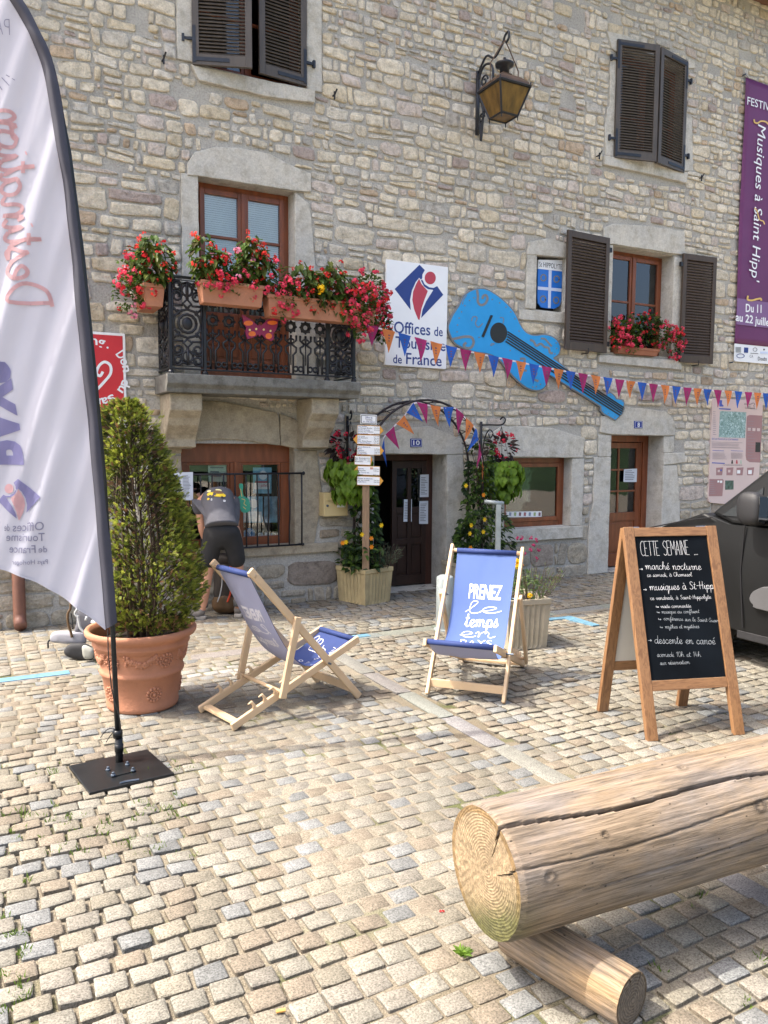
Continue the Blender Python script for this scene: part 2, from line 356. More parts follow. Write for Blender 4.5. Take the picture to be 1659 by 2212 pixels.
def joint_mat():
    mt, t, b = nodes('sandy_joints'); tc = N(t, 'ShaderNodeTexCoord')
    n1 = N(t, 'ShaderNodeTexNoise', Scale=.9, Detail=5); n2 = N(t, 'ShaderNodeTexNoise', Scale=180, Detail=4); n3 = N(t, 'ShaderNodeTexNoise', Scale=3.2, Detail=6)
    a = N(t, 'ShaderNodeVertexColor', layer_name='Col')
    for n in (n1, n2, n3): t.links.new(tc.outputs['Object'], n.inputs['Vector'])
    c = mixc(t, ramp(t, n1.outputs[0], [(.35, (.165, .14, .10)), (.65, (.25, .22, .17))]), (.07, .085, .025), ramp(t, n3.outputs[0], [(.56, 0.), (.68, .8)]))
    c = mixc(t, c, a.outputs[0], 1, 'MULTIPLY')
    c = mixc(t, c, ramp(t, n2.outputs[0], [(.3, .55), (.5, 1.), (.72, 1.5)]), 1, 'MULTIPLY')
    t.links.new(c, b.inputs['Base Color']); b.inputs['Roughness'].default_value = .95; b.inputs['Specular IOR Level'].default_value = .1
    bp = N(t, 'ShaderNodeBump', Strength=.8, Distance=.006); t.links.new(n2.outputs[0], bp.inputs['Height']); t.links.new(bp.outputs[0], b.inputs['Normal'])
    return mt
mJoint = joint_mat()
mBlue = mat('worn_blue_marking', (.11, .235, .32), .7, var=.35, scale=30, det=8)
def far_paving():
    mt, t, b = nodes('distant_paving'); tc = N(t, 'ShaderNodeTexCoord')
    br = N(t, 'ShaderNodeTexBrick', Scale=8.4); br.offset = .5
    br.inputs['Color1'].default_value = (.40, .33, .24, 1); br.inputs['Color2'].default_value = (.34, .29, .22, 1); br.inputs['Mortar'].default_value = (.2, .16, .12, 1)
    br.inputs['Brick Width'].default_value = 1; br.inputs['Row Height'].default_value = 1; br.inputs['Mortar Size'].default_value = .07
    t.links.new(tc.outputs['Object'], br.inputs['Vector']); t.links.new(br.outputs[0], b.inputs['Base Color']); b.inputs['Roughness'].default_value = .9
    return mt
g = MB(); S = 400; XA, XB, YA, YB = -3.0, 10.6, .35, YF+.25
g.add([(-S, -S, -.03), (S, -S, -.03), (S, S, -.03), (-S, S, -.03)], [(0, 1, 2, 3)])
struct(g.build('ground', far_paving()))
def sunk(x, y):                                # how deep the jointing lies below the sett tops
    n = noise.noise(V3((x*.55+3.1, y*.55, 0)))
    d = .0030+.009*max(0, n+.05)+.009*max(0, min(1, (x-2.3)*1.2))*max(0, min(1, (y-2.6)*1.0))
    d += .016*max(0, min(1, (1.25-x)*1.2))*max(0, min(1, (4.7-y)))       # open joints, lower left
    d += .014*max(0, min(1, (x-1.2)*1.5))*max(0, min(1, (2.1-y)*1.6))    # and under the log
    return d
nu, nv = 260, 150; g = MB(); vs = []; 
for j in range(nv+1):
    for i in range(nu+1):
        x = XA+(XB-XA)*i/nu; y = YA+(YB-YA)*j/nv; vs.append((x, y, -sunk(x, y)+.003*noise.noise(V3((x*9, y*9, 1)))))
fs = [(j*(nu+1)+i, j*(nu+1)+i+1, (j+1)*(nu+1)+i+1, (j+1)*(nu+1)+i) for j in range(nv) for i in range(nu)]
g.add(vs, fs, 0, (1.001, 1, 1)); struct(g.build('paving_bed', mJoint, smooth=True))
# setts
def settmesh():
    us = [-1, -.90, 0, .90, 1]; idx = {}; rng = random.Random(11)
    V = []; F = []; Cc = []
    def one(cx, cy, lx, ly, col, dz=0):
        k = len(V); jit = [(R(-.004, .004), R(-.004, .004)) for _ in range(4)]; tx, ty = R(-.006, .006), R(-.006, .006); big = lx > .3
        seed = rng.random()*50; rot = R(-.022, .022) if not big else 0
        for j, v in enumerate(us):
            for i, u in enumerate(us):
                e = max(abs(u), abs(v)); cr = (abs(u) > .9 and abs(v) > .9)
                uu, vv = (u*(.95 if not big else .99), v*.95) if cr else (u, v)
                if not big and e > .8:
                    w = .035*noise.noise(V3((cx*31+u*2, cy*31+v*2, seed))); uu += w; vv += .035*noise.noise(V3((cx*29+u*2+9, cy*31+v*2, seed)))
                ju = sum(jit[q][0]*(1+sx*u)*(1+sy*v)/4 for q, (sx, sy) in enumerate(((-1, -1), (1, -1), (-1, 1), (1, 1))))
                jv = sum(jit[q][1]*(1+sx*u)*(1+sy*v)/4 for q, (sx, sy) in enumerate(((-1, -1), (1, -1), (-1, 1), (1, 1))))
                z = (-.0032 if e > .95 else 0)+dz+tx*u*.5+ty*v*.5+.0022*noise.noise(V3((cx*40+u*3, cy*40+v*3, seed)))
                a, b = uu*lx/2+ju, vv*ly/2+jv
                V.append((cx+a-rot*b, cy+b+rot*a, z))
        for j in range(4):
            for i in range(4): F.append((k+j*5+i, k+j*5+i+1, k+j*5+i+6, k+j*5+i+5)); Cc.append(col)
        ring = [0, 1, 2, 3, 4, 9, 14, 19, 24, 23, 22, 21, 20, 15, 10, 5]; q = len(V)
        for r_ in ring: x, y, z = V[k+r_]; V.append((x, y, -.04))
        for n_ in range(16): m_ = (n_+1) % 16; F.append((k+ring[n_], q+n_, q+m_, k+ring[m_])); Cc.append(tuple(c*.8 for c in col))
    def colour(x, y):
        r_ = rng.random(); g_ = noise.noise(V3((x*.9, y*.9, 5)))*.06
        if r_ < .13: c = (.385, .39, .365); s = rng.uniform(.85, 1.1)
        elif r_ < .42: c = (.48, .415, .285); s = rng.uniform(.85, 1.08)
        elif r_ < .58: c = (.46, .365, .24); s = rng.uniform(.85, 1.05)
        elif r_ < .75: c = (.47, .415, .315); s = rng.uniform(.9, 1.1)
        else: c = (.48, .435, .325); s = rng.uniform(.9, 1.12)
        s *= (1+g_)*.475; c = tuple(q*.72+.28*sum(c)/3 for q in c)
        w = max(0, 1-math.hypot((x-1.55)/.55, (y-5.55)/.45))*.55*(0.5+noise.noise(V3((x*5, y*5, 2))))     # whitish lime spill on the setts
        c = tuple(q*s*(1-max(0, w))+.62*max(0, w) for q in c)
        return c
    grey = lambda: tuple(q*rng.uniform(.9, 1.08) for q in (.20, .205, .185))
    p = .116; pr = .0965; j = 0; y = YA
    while y < YB:
        stack = y > 6.26
        x = XA+(0 if j % 2 == 0 else p/2)+R(-.01, .01)
        inA = 6.06 < y < 6.26
        while x < XB:
            w = p+R(-.006, .008); cx = x+w/2; x += w
            if inA: continue
            if stack and cx < 1.45: cx = XA+round((cx-XA)/(p*1.02))*p*1.02
            if 2.53 < cx < 2.73 and 1.5 < y < 6.1: continue
            if cx > 9.9-(y > 5)*0 and y < 4: continue
            if 1.05 < y < 1.36 and cx > 1.2: continue
            one(cx+R(-.003, .003), y+R(-.003, .003), w-R(.010, .021), pr-R(.010, .017), colour(cx, y), R(-.002, .003))
        y += pr; j += 1
    x = XA
    while x < XB: w = R(.55, .95); one(x+w/2, 6.16, w-.012, .175, grey()); x += w
    y = 1.42
    while y < 6.05: w = R(.35, .6); w = min(w, 6.06-y); one(2.63, y+w/2, .125, w-.012, grey()); y += w
    x = 1.2
    while x < XB: w = R(.6, 1.0); one(x+w/2, 1.2, w-.012, .3, grey()); x += w
    me = bpy.data.meshes.new('paving'); me.from_pydata(V, [], F); me.materials.append(mSett)
    at = me.color_attributes.new('Col', 'FLOAT_COLOR', 'CORNER')
    at.data.foreach_set('color', np.repeat(np.array([c+(1,) for c in Cc], dtype=np.float32), 4, axis=0).ravel())
    me.polygons.foreach_set('use_smooth', ([q in (5, 6, 9, 10) for q in range(16)]+[False]*16)*(len(F)//32))
    o = bpy.data.objects.new('paving', me); COL.objects.link(o); struct(o)
settmesh()
def marking(poly): 
    g = MB(); g.prism([V3((x, y, .004)) for x, y in poly], (0, 0, 1), .003, back=.012); struct(g.build('road_marking', mBlue))
marking([(-1.6, 6.10), (.63, 6.10), (.63, 6.20), (-1.6, 6.20)]); marking([(2.3, 6.12), (3.15, 6.12), (3.15, 6.21), (2.3, 6.21)])
marking([(4.82, 6.02), (5.2, 5.96), (5.32, 5.96), (5.30, 5.52), (5.21, 5.52), (5.19, 5.88), (4.82, 5.93)])
mHill = mat('wooded_hillside', (.03, .055, .018), .95, var=.6, scale=.25, det=8)
def hills():                                   # the wooded valley side behind the square, which the windows mirror
    g = MB()
    def fn(u, v):
        a = math.radians(-200+220*u); d = 20+55*v; n = noise.noise(V3((math.cos(a)*2, math.sin(a)*2, 0)))
        return (d*math.cos(a), d*math.sin(a), -.5+v*(15+5*n)+1.5*noise.noise(V3((u*60, v*20, 0)))*v)
    g.grid(fn, 90, 16); struct(g.build('hills', mHill, smooth=True))
hills()
# ------------------------------------------------------------------ the stone house
HX0, HX1, HZ = .10, 13.2, 8.05
house = thing('stone_house', 'old house of pale rubble stone with brown shutters, balcony and two low doors', 'house', ((HX0+HX1)/2, YF+4, 0))
NY = V3((0, -1, 0))                            # outward normal of the facade
def wp(x, z, o=0): return V3((x, YF-o, z))
Z1 = (0, 0, .6028); Z2 = (600, 0, .6028); Z3 = (1500, 0, .4822); Z4 = (2224, 0, .4822); Z5 = (2200, 700, .4967); Z6 = (1400, 900, .5425); Z7 = (380, 850, .7233)
Y1 = (300, 1500, .6329); Y2 = (650, 1650, .3918); Y3 = (1250, 1550, .5425); Y4 = (1900, 1500, .4822); Y5 = (700, 2100, .4822); Y6 = (1600, 2050, .3918); Y7 = (2250, 1700, .5877); Y8 = (1650, 2850, .8282)
W5 = (630, 1080, .4517); W7 = (1380, 1610, .252); W8 = (600, 1450, .9454); X7 = (2760, 1550, .2034)
def wl(ref, *pts, o=0): 
    q = zz(ref, *pts); q = q if isinstance(q, list) else [q]
    return [W(a, b, o) for a, b in q]
def xz(ref, x, y): p = wl(ref, (x, y))[0]; return p.x, p.z
def px(x, y): p = W(x, y); return p.x, p.z
# openings: x0, x1, z0, z1
OP = {}
OP['upper left window'] = (px(417, 100)[0], px(661, 120)[0], px(530, 163)[1], px(530, 163)[1]+1.5)
OP['upper right window'] = (px(1333, 230)[0], px(1481, 250)[0], px(1400, 352)[1], px(1410, 122)[1]+.02)
OP['balcony window'] = (px(428, 450)[0], px(636, 480)[0], 2.36, px(530, 397)[1])
OP['right window'] = (xz(Z5, 415, 900)[0], xz(Z5, 900, 900)[0], xz(Z5, 600, 1400)[1], xz(Z5, 650, 572)[1])
OP['niche'] = (px(1157, 610)[0], px(1219, 615)[0], px(1188, 672)[1], px(1188, 551)[1])
OP['ground window'] = (px(392, 1070)[0], px(636, 1080)[0], px(510, 1183)[1], px(510, 958)[1])
OP['door ten'] = (px(806, 1100)[0], px(962, 1130)[0], 0.0, px(890, 981)[1])
OP['ground right window'] = (px(1088, 1060)[0], xz(Y4, 715, 900)[0], px(1150, 1140)[1], px(1150, 989)[1])
OP['door eight'] = (xz(Y4, 1035, 800)[0], xz(Y4, 1462, 800)[0], 0.0, px(1365, 940)[1])
# dressed stones round the openings: outline, how far they stand out, which stone
SUR = []
def sur(pts, t=.03, w=0, name='stone_surround'): SUR.append(([(p.x, p.z) for p in pts], t, w, name))
def rect(x0, x1, z0, z1): return [wp(x0, z0), wp(x1, z0), wp(x1, z1), wp(x0, z1)]
o_ = OP['upper left window']
sur(wl(Z2, (245, 425), (262, 437), (1000, 588), (1055, 592), (1052, 682), (740, 640), (300, 535)), .045, name='sill')
sur(rect(o_[0]-.16, o_[0], o_[2], o_[3]), .025, name='jamb'); sur(rect(o_[1], o_[1]+.17, o_[2], o_[3]), .025, name='jamb'); sur(rect(o_[0]-.3, o_[1]+.3, o_[3], o_[3]+.3), .03, name='lintel')
o_ = OP['balcony window']
sur(wl(Z2, (225, 1150), (225, 1075), (270, 1000), (400, 965), (560, 972), (760, 1010), (900, 1085), (1030, 1140), (1030, 1257), (935, 1254), (300, 1156)), .035, name='lintel')
sur([wp(o_[0]-.17, 2.36), wp(o_[0], 2.36), wp(o_[0], o_[3]), wp(o_[0]-.17, o_[3])], .02, name='jamb')
sur([wp(o_[1], 2.36), wp(o_[1]+.22, 2.36), wp(o_[1]+.26, 3.3), wp(o_[1]+.17, o_[3]-.1), wp(o_[1], o_[3]-.01)], .02, name='jamb')
o_ = OP['upper right window']
sur(wl(Z4, (305, 1275), (395, 1290), (720, 1335), (960, 1410), (990, 1415), (975, 1502), (640, 1420), (305, 1350)), .045, name='sill')
sur(wl(Z4, (335, 260), (470, 290), (620, 350), (430, 340), (415, 430), (375, 400)), .025, name='lintel')
sur(wl(Z4, (362, 480), (412, 480), (395, 1285), (330, 1270), (318, 1050), (340, 880), (358, 870)), .02, name='jamb')
sur(wl(Z4, (985, 960), (1030, 965), (1040, 1400), (955, 1400)), .02, name='jamb'); sur(wl(Z4, (990, 480), (1050, 500), (1060, 560), (1000, 560)), .02, name='lintel')
o_ = OP['right window']
sur(wl(Z5, (345, 400), (420, 370), (700, 385), (985, 430), (985, 612), (900, 606), (425, 530), (395, 530), (345, 490)), .035, 0, 'lintel')
sur([wp(o_[0]-.17, o_[2]), wp(o_[0], o_[2]), wp(o_[0], o_[3]), wp(o_[0]-.17, o_[3])], .02, name='jamb')
sur([wp(o_[1], o_[2]), wp(o_[1]+.3, o_[2]), wp(o_[1]+.3, o_[3]-.02), wp(o_[1], o_[3]-.02)], .02, name='jamb')
sur(wl(Z5, (305, 1405), (400, 1410), (955, 1450), (955, 1525), (300, 1465)), .05, 0, 'sill')
o_ = OP['niche']
sur(rect(o_[0]-.16, o_[0], o_[2], o_[3]+.02), .02, name='jamb'); sur(rect(o_[1], o_[1]+.07, o_[2], o_[3]), .02, name='jamb')
sur(wl(Z6, (1235, 190), (1250, 100), (1400, 75), (1520, 110), (1520, 215), (1310, 195)), .03, name='lintel'); sur(wl(Z6, (1180, 590), (1300, 595), (1515, 612), (1510, 690), (1180, 660)), .03, name='sill')
o_ = OP['ground window']
sur(wl(Y2, (-40, 340), (-30, -150), (230, -190), (600, -170), (1120, -60), (1140, 20), (1150, 265), (1000, 245), (720, 210), (500, 202), (160, 228), (160, 340)), .03, 1, 'lintel')
sur(wl(Y2, (1145, -55), (1300, 0), (1430, 120), (1420, 295), (1290, 292), (1155, 262)), .03, 1, 'lintel')
sur([wp(o_[0]-.24, o_[2]-.06), wp(o_[0], o_[2]), wp(o_[0], o_[3]-.12), wp(o_[0]-.24, o_[3]-.12)], .02, 1, 'jamb')
sur([wp(o_[1], o_[2]-.02), wp(o_[1]+.22, o_[2]-.02), wp(o_[1]+.32, o_[2]+.5), wp(o_[1]+.26, o_[3]-.07), wp(o_[1], o_[3]-.07)], .02, 1, 'jamb')
sur([wp(o_[0]-.25, o_[2]-.10), wp(o_[1]+.5, o_[2]-.10), wp(o_[1]+.5, o_[2]), wp(o_[0]-.25, o_[2])], .05, 1, 'sill')
o_ = OP['door ten']
sur(wl(Y3, (330, 440), (440, 330), (600, 255), (800, 235), (1040, 330), (1050, 440), (930, 441), (440, 435)), .03, name='lintel')
sur([wp(o_[1], 0), wp(o_[1]+.28, 0), wp(o_[1]+.30, .9), wp(o_[1]+.22, o_[3]-.005), wp(o_[1], o_[3]-.005)], .025, name='jamb')
sur([wp(o_[0]-.22, 0), wp(o_[0], 0), wp(o_[0], o_[3]-.005), wp(o_[0]-.22, o_[3]-.005)], .025, name='jamb')
o_ = OP['ground right window']
sur(wl(Y4, (30, 620), (60, 430), (150, 370), (330, 370), (560, 385), (750, 445), (825, 470), (805, 628), (165, 618)), .035, name='lintel')
sur([wp(o_[1], o_[2]), wp(o_[1]+.2, o_[2]), wp(o_[1]+.21, o_[3]-.01), wp(o_[1], o_[3]-.01)], .025, name='jamb')
sur([wp(o_[0]-.18, o_[2]), wp(o_[0], o_[2]), wp(o_[0], o_[3]-.005), wp(o_[0]-.18, o_[3]-.005)], .025, name='jamb')
zt = xz(Y4, 480, 1197)[1]; zb = xz(Y4, 480, 1296)[1]
sur([wp(o_[0]-.2, zb), wp(o_[1]+.2, zb), wp(o_[1]+.2, o_[2]-.005), wp(o_[0]-.2, o_[2]-.005)], .05, name='sill')
o_ = OP['door eight']
sur(wl(Y4, (950, 420), (960, 290), (1130, 270), (1150, 215), (1300, 225), (1480, 250), (1535, 300), (1560, 350), (1560, 443), (1465, 447), (1045, 436), (1000, 430)), .035, name='lintel')
sur([wp(o_[0]-.36, 0), wp(o_[0], 0), wp(o_[0], o_[3]-.30), wp(o_[0]-.30, o_[3]-.30), wp(o_[0]-.30, .95), wp(o_[0]-.36, .6)], .025, name='jamb')
sur([wp(o_[0]-.22, o_[3]-.295), wp(o_[0], o_[3]-.295), wp(o_[0], o_[3]-.005), wp(o_[0]-.24, o_[3]-.005)], .02, name='jamb')
sur([wp(o_[1], 0), wp(o_[1]+.40, 0), wp(o_[1]+.36, .9), wp(o_[1]+.27, o_[3]-.42), wp(o_[1], o_[3]-.42)], .025, name='jamb')
sur([wp(o_[1], o_[3]-.415), wp(o_[1]+.42, o_[3]-.38), wp(o_[1]+.42, o_[3]-.24), wp(o_[1], o_[3]-.24)], .03, name='jamb')
sur([wp(o_[1], o_[3]-.235), wp(o_[1]+.2, o_[3]-.235), wp(o_[1]+.2, o_[3]-.005), wp(o_[1], o_[3]-.005)], .02, name='jamb')
def inpoly(x, z, poly):
    c = False; n = len(poly)
    for i in range(n):
        (a, b), (d, e) = poly[i], poly[(i+1) % n]
        if (b > z) != (e > z) and x < (d-a)*(z-b)/(e-b)+a: c = not c
    return c
BLK = [[(a, c), (b, c), (b, d), (a, d)] for a, b, c, d in OP.values()]+[s[0] for s in SUR]
def blocked(z):
    iv = []
    for poly in BLK:
        n = len(poly); xs = []
        for i in range(n):
            (a, b), (d, e) = poly[i], poly[(i+1) % n]
            if (b > z) != (e > z): xs.append((d-a)*(z-b)/(e-b)+a)
        if xs: iv.append((min(xs), max(xs)))
    return iv
# plain mortar face with the openings left out, and the shell of the house behind it
g = MB(); xs = sorted({HX0, HX1, *[v for o in OP.values() for v in o[:2]]}); zs = sorted({-.1, HZ, *[v for o in OP.values() for v in o[2:]]})
for i in range(len(xs)-1):
    for j in range(len(zs)-1):
        cx, cz = (xs[i]+xs[i+1])/2, (zs[j]+zs[j+1])/2
        if any(a < cx < b and c < cz < d for a, b, c, d in OP.values()): continue
        g.add([wp(xs[i], zs[j]), wp(xs[i+1], zs[j]), wp(xs[i+1], zs[j+1]), wp(xs[i], zs[j+1])], [(0, 1, 2, 3)], 0)
g.box(HX0, HX0+.4, YF+.02, YF+8, -.1, HZ, 0); g.box(HX1-.4, HX1, YF+.02, YF+8, -.1, HZ, 0); g.box(HX0, HX1, YF+7.6, YF+8, -.1, HZ, 0)
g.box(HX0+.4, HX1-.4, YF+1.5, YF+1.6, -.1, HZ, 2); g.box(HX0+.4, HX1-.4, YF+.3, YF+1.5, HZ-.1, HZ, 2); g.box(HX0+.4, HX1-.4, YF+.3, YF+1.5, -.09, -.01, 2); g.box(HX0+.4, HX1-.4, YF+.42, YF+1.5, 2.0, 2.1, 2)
def pick(x, z):
    r_ = rnd.random()
    if r_ < .42: c = (.64, .565, .43)
    elif r_ < .66: c = (.61, .555, .455)
    elif r_ < .77: c = (.60, .51, .355)
    elif r_ < .87: c = (.55, .47, .405)
    elif r_ < .94: c = (.49, .46, .405)
    elif r_ < .975: c = (.50, .375, .25)
    else: c = (.42, .335, .295)
    s = R(.87, 1.11)
    if z < .95: c = tuple(a*.45+b*.55 for a, b in zip(c, (.33, .28, .20))); s *= .85
    m_ = sum(c)/3; return tuple(min(.78, (q*.82+m_*.18)*s*1.07) for q in c)
def stone(x0, x1, zlo, zhi, t):                # one rubble stone between two x and two (sloping) course lines
    gap = R(.006, .019); n = 18; w = (x1-x0)/2-gap; cx = (x0+x1)/2
    hz = (zhi(cx)-zlo(cx))/2-gap
    if w < .012 or hz < .010: return
    sd = rnd.random()*99; e = R(3.2, 7); pts = []; sk = R(-.18, .18)*hz
    for k in range(n):
        a = 2*math.pi*(k+.5)/n; c, s = math.cos(a), math.sin(a)
        u = math.copysign(abs(c)**(2/e), c); v = math.copysign(abs(s)**(2/e), s)
        rr = 1+.13*noise.noise(V3((c*1.7+sd, s*1.7, sd)))+.07*noise.noise(V3((c*4+sd, s*4, sd)))
        u = max(-1.04, min(1.04, u*rr)); v = max(-1.04, min(1.04, v*rr)); x = cx+u*w+sk*v
        zl, zh = zlo(x)+gap, zhi(x)-gap
        pts.append((x, (zl+zh)/2+v*(zh-zl)/2))
    mx, mz = sum(p[0] for p in pts)/n, sum(p[1] for p in pts)/n
    col = pick(cx, mz); k0 = len(g.v); vs = []; tl = R(-.3, .3)
    for sca, dep in ((1.0, -.012), (.985, t*.72), (.92, t*.98), (.5, t)):
        for x, z in pts:
            X_, Z_ = mx+(x-mx)*sca, mz+(z-mz)*sca
            d = dep
            if sca < .98: d += .013*noise.noise(V3((X_*11, Z_*11, sd)))+.009*noise.noise(V3((X_*34, Z_*34, sd)))+tl*(Z_-mz)*.12
            vs.append(wp(X_, Z_, d))
    vs.append(wp(mx, mz, t+.008*noise.noise(V3((mx*11, mz*11, sd)))))
    fs = []
    for r_ in range(3): fs += [(r_*n+k, r_*n+(k+1) % n, (r_+1)*n+(k+1) % n, (r_+1)*n+k) for k in range(n)]
    fs += [(3*n+k, 3*n+(k+1) % n, 4*n) for k in range(n)]
    g.add(vs, fs, 1, col)
def courses():
    z = -.02; k = 0
    def line(zz_, kk, amp): return lambda x: zz_+amp*noise.noise(V3((x*.75, kk*7.3, 0)))+.55*amp*noise.noise(V3((x*2.6, kk*3.1, 4)))
    lo = line(z, 0, 0)
    while z < HZ-.02:
        h = (R(.13, .22) if rnd.random() < .55 else R(.08, .13)) if z > 1.0 else R(.16, .3)
        if z > 4.2: h = R(.075, .16)
        if z > 6.0: h = R(.07, .135)
        z += h; k += 1; hi = line(min(z, HZ), k, .052 if z > .5 else .012)
        zm = z-h/2; iv = []
        for q in (.1, .3, .5, .7, .9): iv += blocked(z-h*q)
        iv = sorted(iv); free = []; x = HX0
        for a, b in iv:
            if a > x: free.append((x, a))
            x = max(x, b)
        if x < HX1: free.append((x, HX1))
        for a, b in free:
            if b-a < .05: continue
            cuts = [a]
            while cuts[-1] < b:
                asp = R(.75, 2.6) if rnd.random() > .12 else R(.4, .8)
                cuts.append(cuts[-1]+max(.06, min(.62, h*asp)))
            if len(cuts) > 2 and b-cuts[-2] < .07: cuts.pop(-2)
            cuts[-1] = b
            for i in range(len(cuts)-1):
                if rnd.random() < .022: continue
                x0, x1 = cuts[i], cuts[i+1]; t = R(.009, .024)
                q = rnd.random()
                if h > .11 and q < .42 and x1-x0 > .1:                    # two flat stones instead of one
                    f = R(.35, .65); mid = (lambda lo_, hi_, f_, s_: lambda x: lo_(x)*(1-f_)+hi_(x)*f_+s_*.05*noise.noise(V3((x*2, s_*9, 0))))(lo, hi, f, R(-1, 1))
                    xm = x0+(x1-x0)*R(.35, .65)
                    if q < .20: stone(x0, x1, lo, mid, t)
                    else: stone(x0, xm, lo, mid, t); stone(xm, x1, lo, mid, R(.012, .03))
                    stone(x0, x1, mid, hi, R(.009, .024))
                elif q > .93 and x1-x0 > .16:                             # chips beside a stone
                    xm = x1-R(.045, .07); mid = (lambda lo_, hi_: lambda x: (lo_(x)+hi_(x))/2)(lo, hi)
                    stone(x0, xm, lo, hi, t); stone(xm, x1, lo, mid, .014); stone(xm, x1, mid, hi, .018)
                else: stone(x0, x1, lo, hi, t)
        lo = hi
courses()
wallo = g.build('wall', [mMortar, mStone, mDark], house)
for i_, p_ in enumerate(wallo.data.polygons):
    if p_.material_index == 1: p_.use_smooth = True
def roughened(pts, amp=.007, step=.05):        # rough-hewn outline
    out = []; n = len(pts)
    for i in range(n):
        a, b = V3(pts[i]), V3(pts[(i+1) % n]); m_ = max(1, int((b-a).length/step))
        for k in range(m_):
            p = a.lerp(b, k/m_)
            if 0 < k: p = p+V3((noise.noise(p*9), 0, noise.noise(p*9+V3((5, 5, 5)))))*amp
            out.append(p)
    return out
for poly, t, w, nm in SUR:
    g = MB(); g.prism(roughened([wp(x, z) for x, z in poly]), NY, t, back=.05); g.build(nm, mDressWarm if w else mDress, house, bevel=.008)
# reveals: the masonry thickness round every opening
for nm, (a, b, c, d) in OP.items():
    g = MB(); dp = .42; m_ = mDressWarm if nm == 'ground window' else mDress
    for x0, x1, z0, z1 in ((a-.05, a+.002, c-.05, d+.05), (b-.002, b+.05, c-.05, d+.05), (a+.002, b-.002, d-.002, d+.05), (a+.002, b-.002, c-.05, c+.002)):
        g.box(x0, x1, YF+.004, YF+dp, z0, z1)
    g.build('reveal', m_, house)
# ---- windows
def window(nm, x0, x1, z0, z1, dp, bars, glassm=None, blind=False, fw=.055, single=False, arch=0):
    y = YF+dp; f = MB(); top = z1
    f.box(x0, x0+fw, y, y+.07, z0, z1); f.box(x1-fw, x1, y, y+.07, z0, z1); f.box(x0+fw, x1-fw, y, y+.07, z1-fw, z1); f.box(x0+fw, x1-fw, y, y+.07, z0, z0+fw)
    pn = MB(); lv = [(x0+fw, x1-fw)] if single else [(x0+fw, (x0+x1)/2-.004), ((x0+x1)/2+.004, x1-fw)]
    s = .052
    for a, b in lv:
        f.box(a, a+s, y-.022, y+.03, z0+fw, z1-fw); f.box(b-s, b, y-.022, y+.03, z0+fw, z1-fw)
        f.box(a+s, b-s, y-.022, y+.03, z1-fw-s, z1-fw); f.box(a+s, b-s, y-.022, y+.03, z0+fw, z0+fw+s)
        for q in bars: f.box(a+s, b-s, y-.016, y+.02, q-.014, q+.014)
        pn.box(a+s, b-s, y+.002, y+.006, z0+fw+s, z1-fw-s)
    if not single: f.box((x0+x1)/2-.022, (x0+x1)/2+.022, y-.036, y-.022, z0+fw, z1-fw)
    w = f.build('window', mWoodR, house, bevel=.005); p = pn.build('pane', glassm or mGlass, w)
    if blind:
        bl = MB(); zq = z1-fw-s; 
        while zq > z0+fw+s:
            for a, b in lv: bl.bar((a+s, y+.05, zq), (b-s, y+.05, zq), .022, .002, (0, -.5, 1))
            zq -= .021
        bl.build('blind', mBlind, w)
    return w
a, b, c, d = OP['balcony window']; hz_ = d-c
wb_ = window('balcony', a, b, c+.12, d, .17, [d-.52, d-1.04], blind=False)
g = MB(); 
for q0, q1 in ((a+.055+.052, (a+b)/2-.056), ((a+b)/2+.056, b-.107)):      # slat blinds in the panes, panels below
    zq = d-.11
    while zq > c+.72: g.bar((q0, YF+.2, zq), (q1, YF+.2, zq), .025, .0016, (0, -1, .5)); zq -= .022
    for t_ in (.25, .75): g.bar((q0+(q1-q0)*t_, YF+.2, d-.11), (q0+(q1-q0)*t_, YF+.2, c+.72), .003, .003)
g.build('blind', mBlind, wb_)
g = MB()
for q0, q1 in ((a+.107, (a+b)/2-.056), ((a+b)/2+.056, b-.107)):
    g.box(q0, q1, YF+.155, YF+.2, c+.2, c+.70)
    for zc in (c+.30, c+.42, c+.54): g.box(q0+.02, q1-.02, YF+.145, YF+.155, zc-.05, zc+.05)
g.box(a, b, YF+.1, YF+.4, c-.0, c+.12)
g.build('panel', mWoodR, wb_, bevel=.004)
a, b, c, d = OP['right window']; window('right', a, b, c, d, .2, [c+(d-c)*.52], mGlassD)
a, b, c, d = OP['ground right window']; window('ground right', a, b, c, d, .13, [], mGlassD, single=True, fw=.07)
a, b, c, d = OP['upper left window']; window('upper', a, b, c, d, .2, [c+.6], mGlassD)
a, b, c, d = OP['upper right window']; window('upper', a, b, c, d, .2, [c+.6], mGlassD)
a, b, c, d = OP['ground window']
f = MB(); y = YF+.16; fw = .10; n = 14          # wide ground-floor window under a flat arch
def az(x): return d+.05
top = [(x, az(x)) for x in np.linspace(a, b, n)]
f.prism([V3((x, y, z)) for x, z in top]+[V3((b, y, d-.20)), V3((a, y, d-.20))], NY, .02, back=.05)
for q0, q1 in ((a, a+fw), (b-fw, b)): f.box(q0, q1, y-.02, y+.05, c, d-.201)
f.box(a+fw, b-fw, y-.02, y+.05, c, c+.09); f.box((a+b)/2-.06, (a+b)/2+.06, y-.026, y+.04, c+.09, d-.201); f.box((a+b)/2-.02, (a+b)/2+.02, y-.04, y-.026, c+.05, d-.19)
for q0, q1 in ((a+fw, (a+b)/2-.06), ((a+b)/2+.06, b-fw)): f.box(q0, q1, y-.01, y+.03, d-.225, d-.2); f.box(q0, q0+.025, y-.01, y+.03, c+.09, d-.225); f.box(q1-.025, q1, y-.01, y+.03, c+.09, d-.225)
gw = f.build('window', mWoodR, house, bevel=.004)
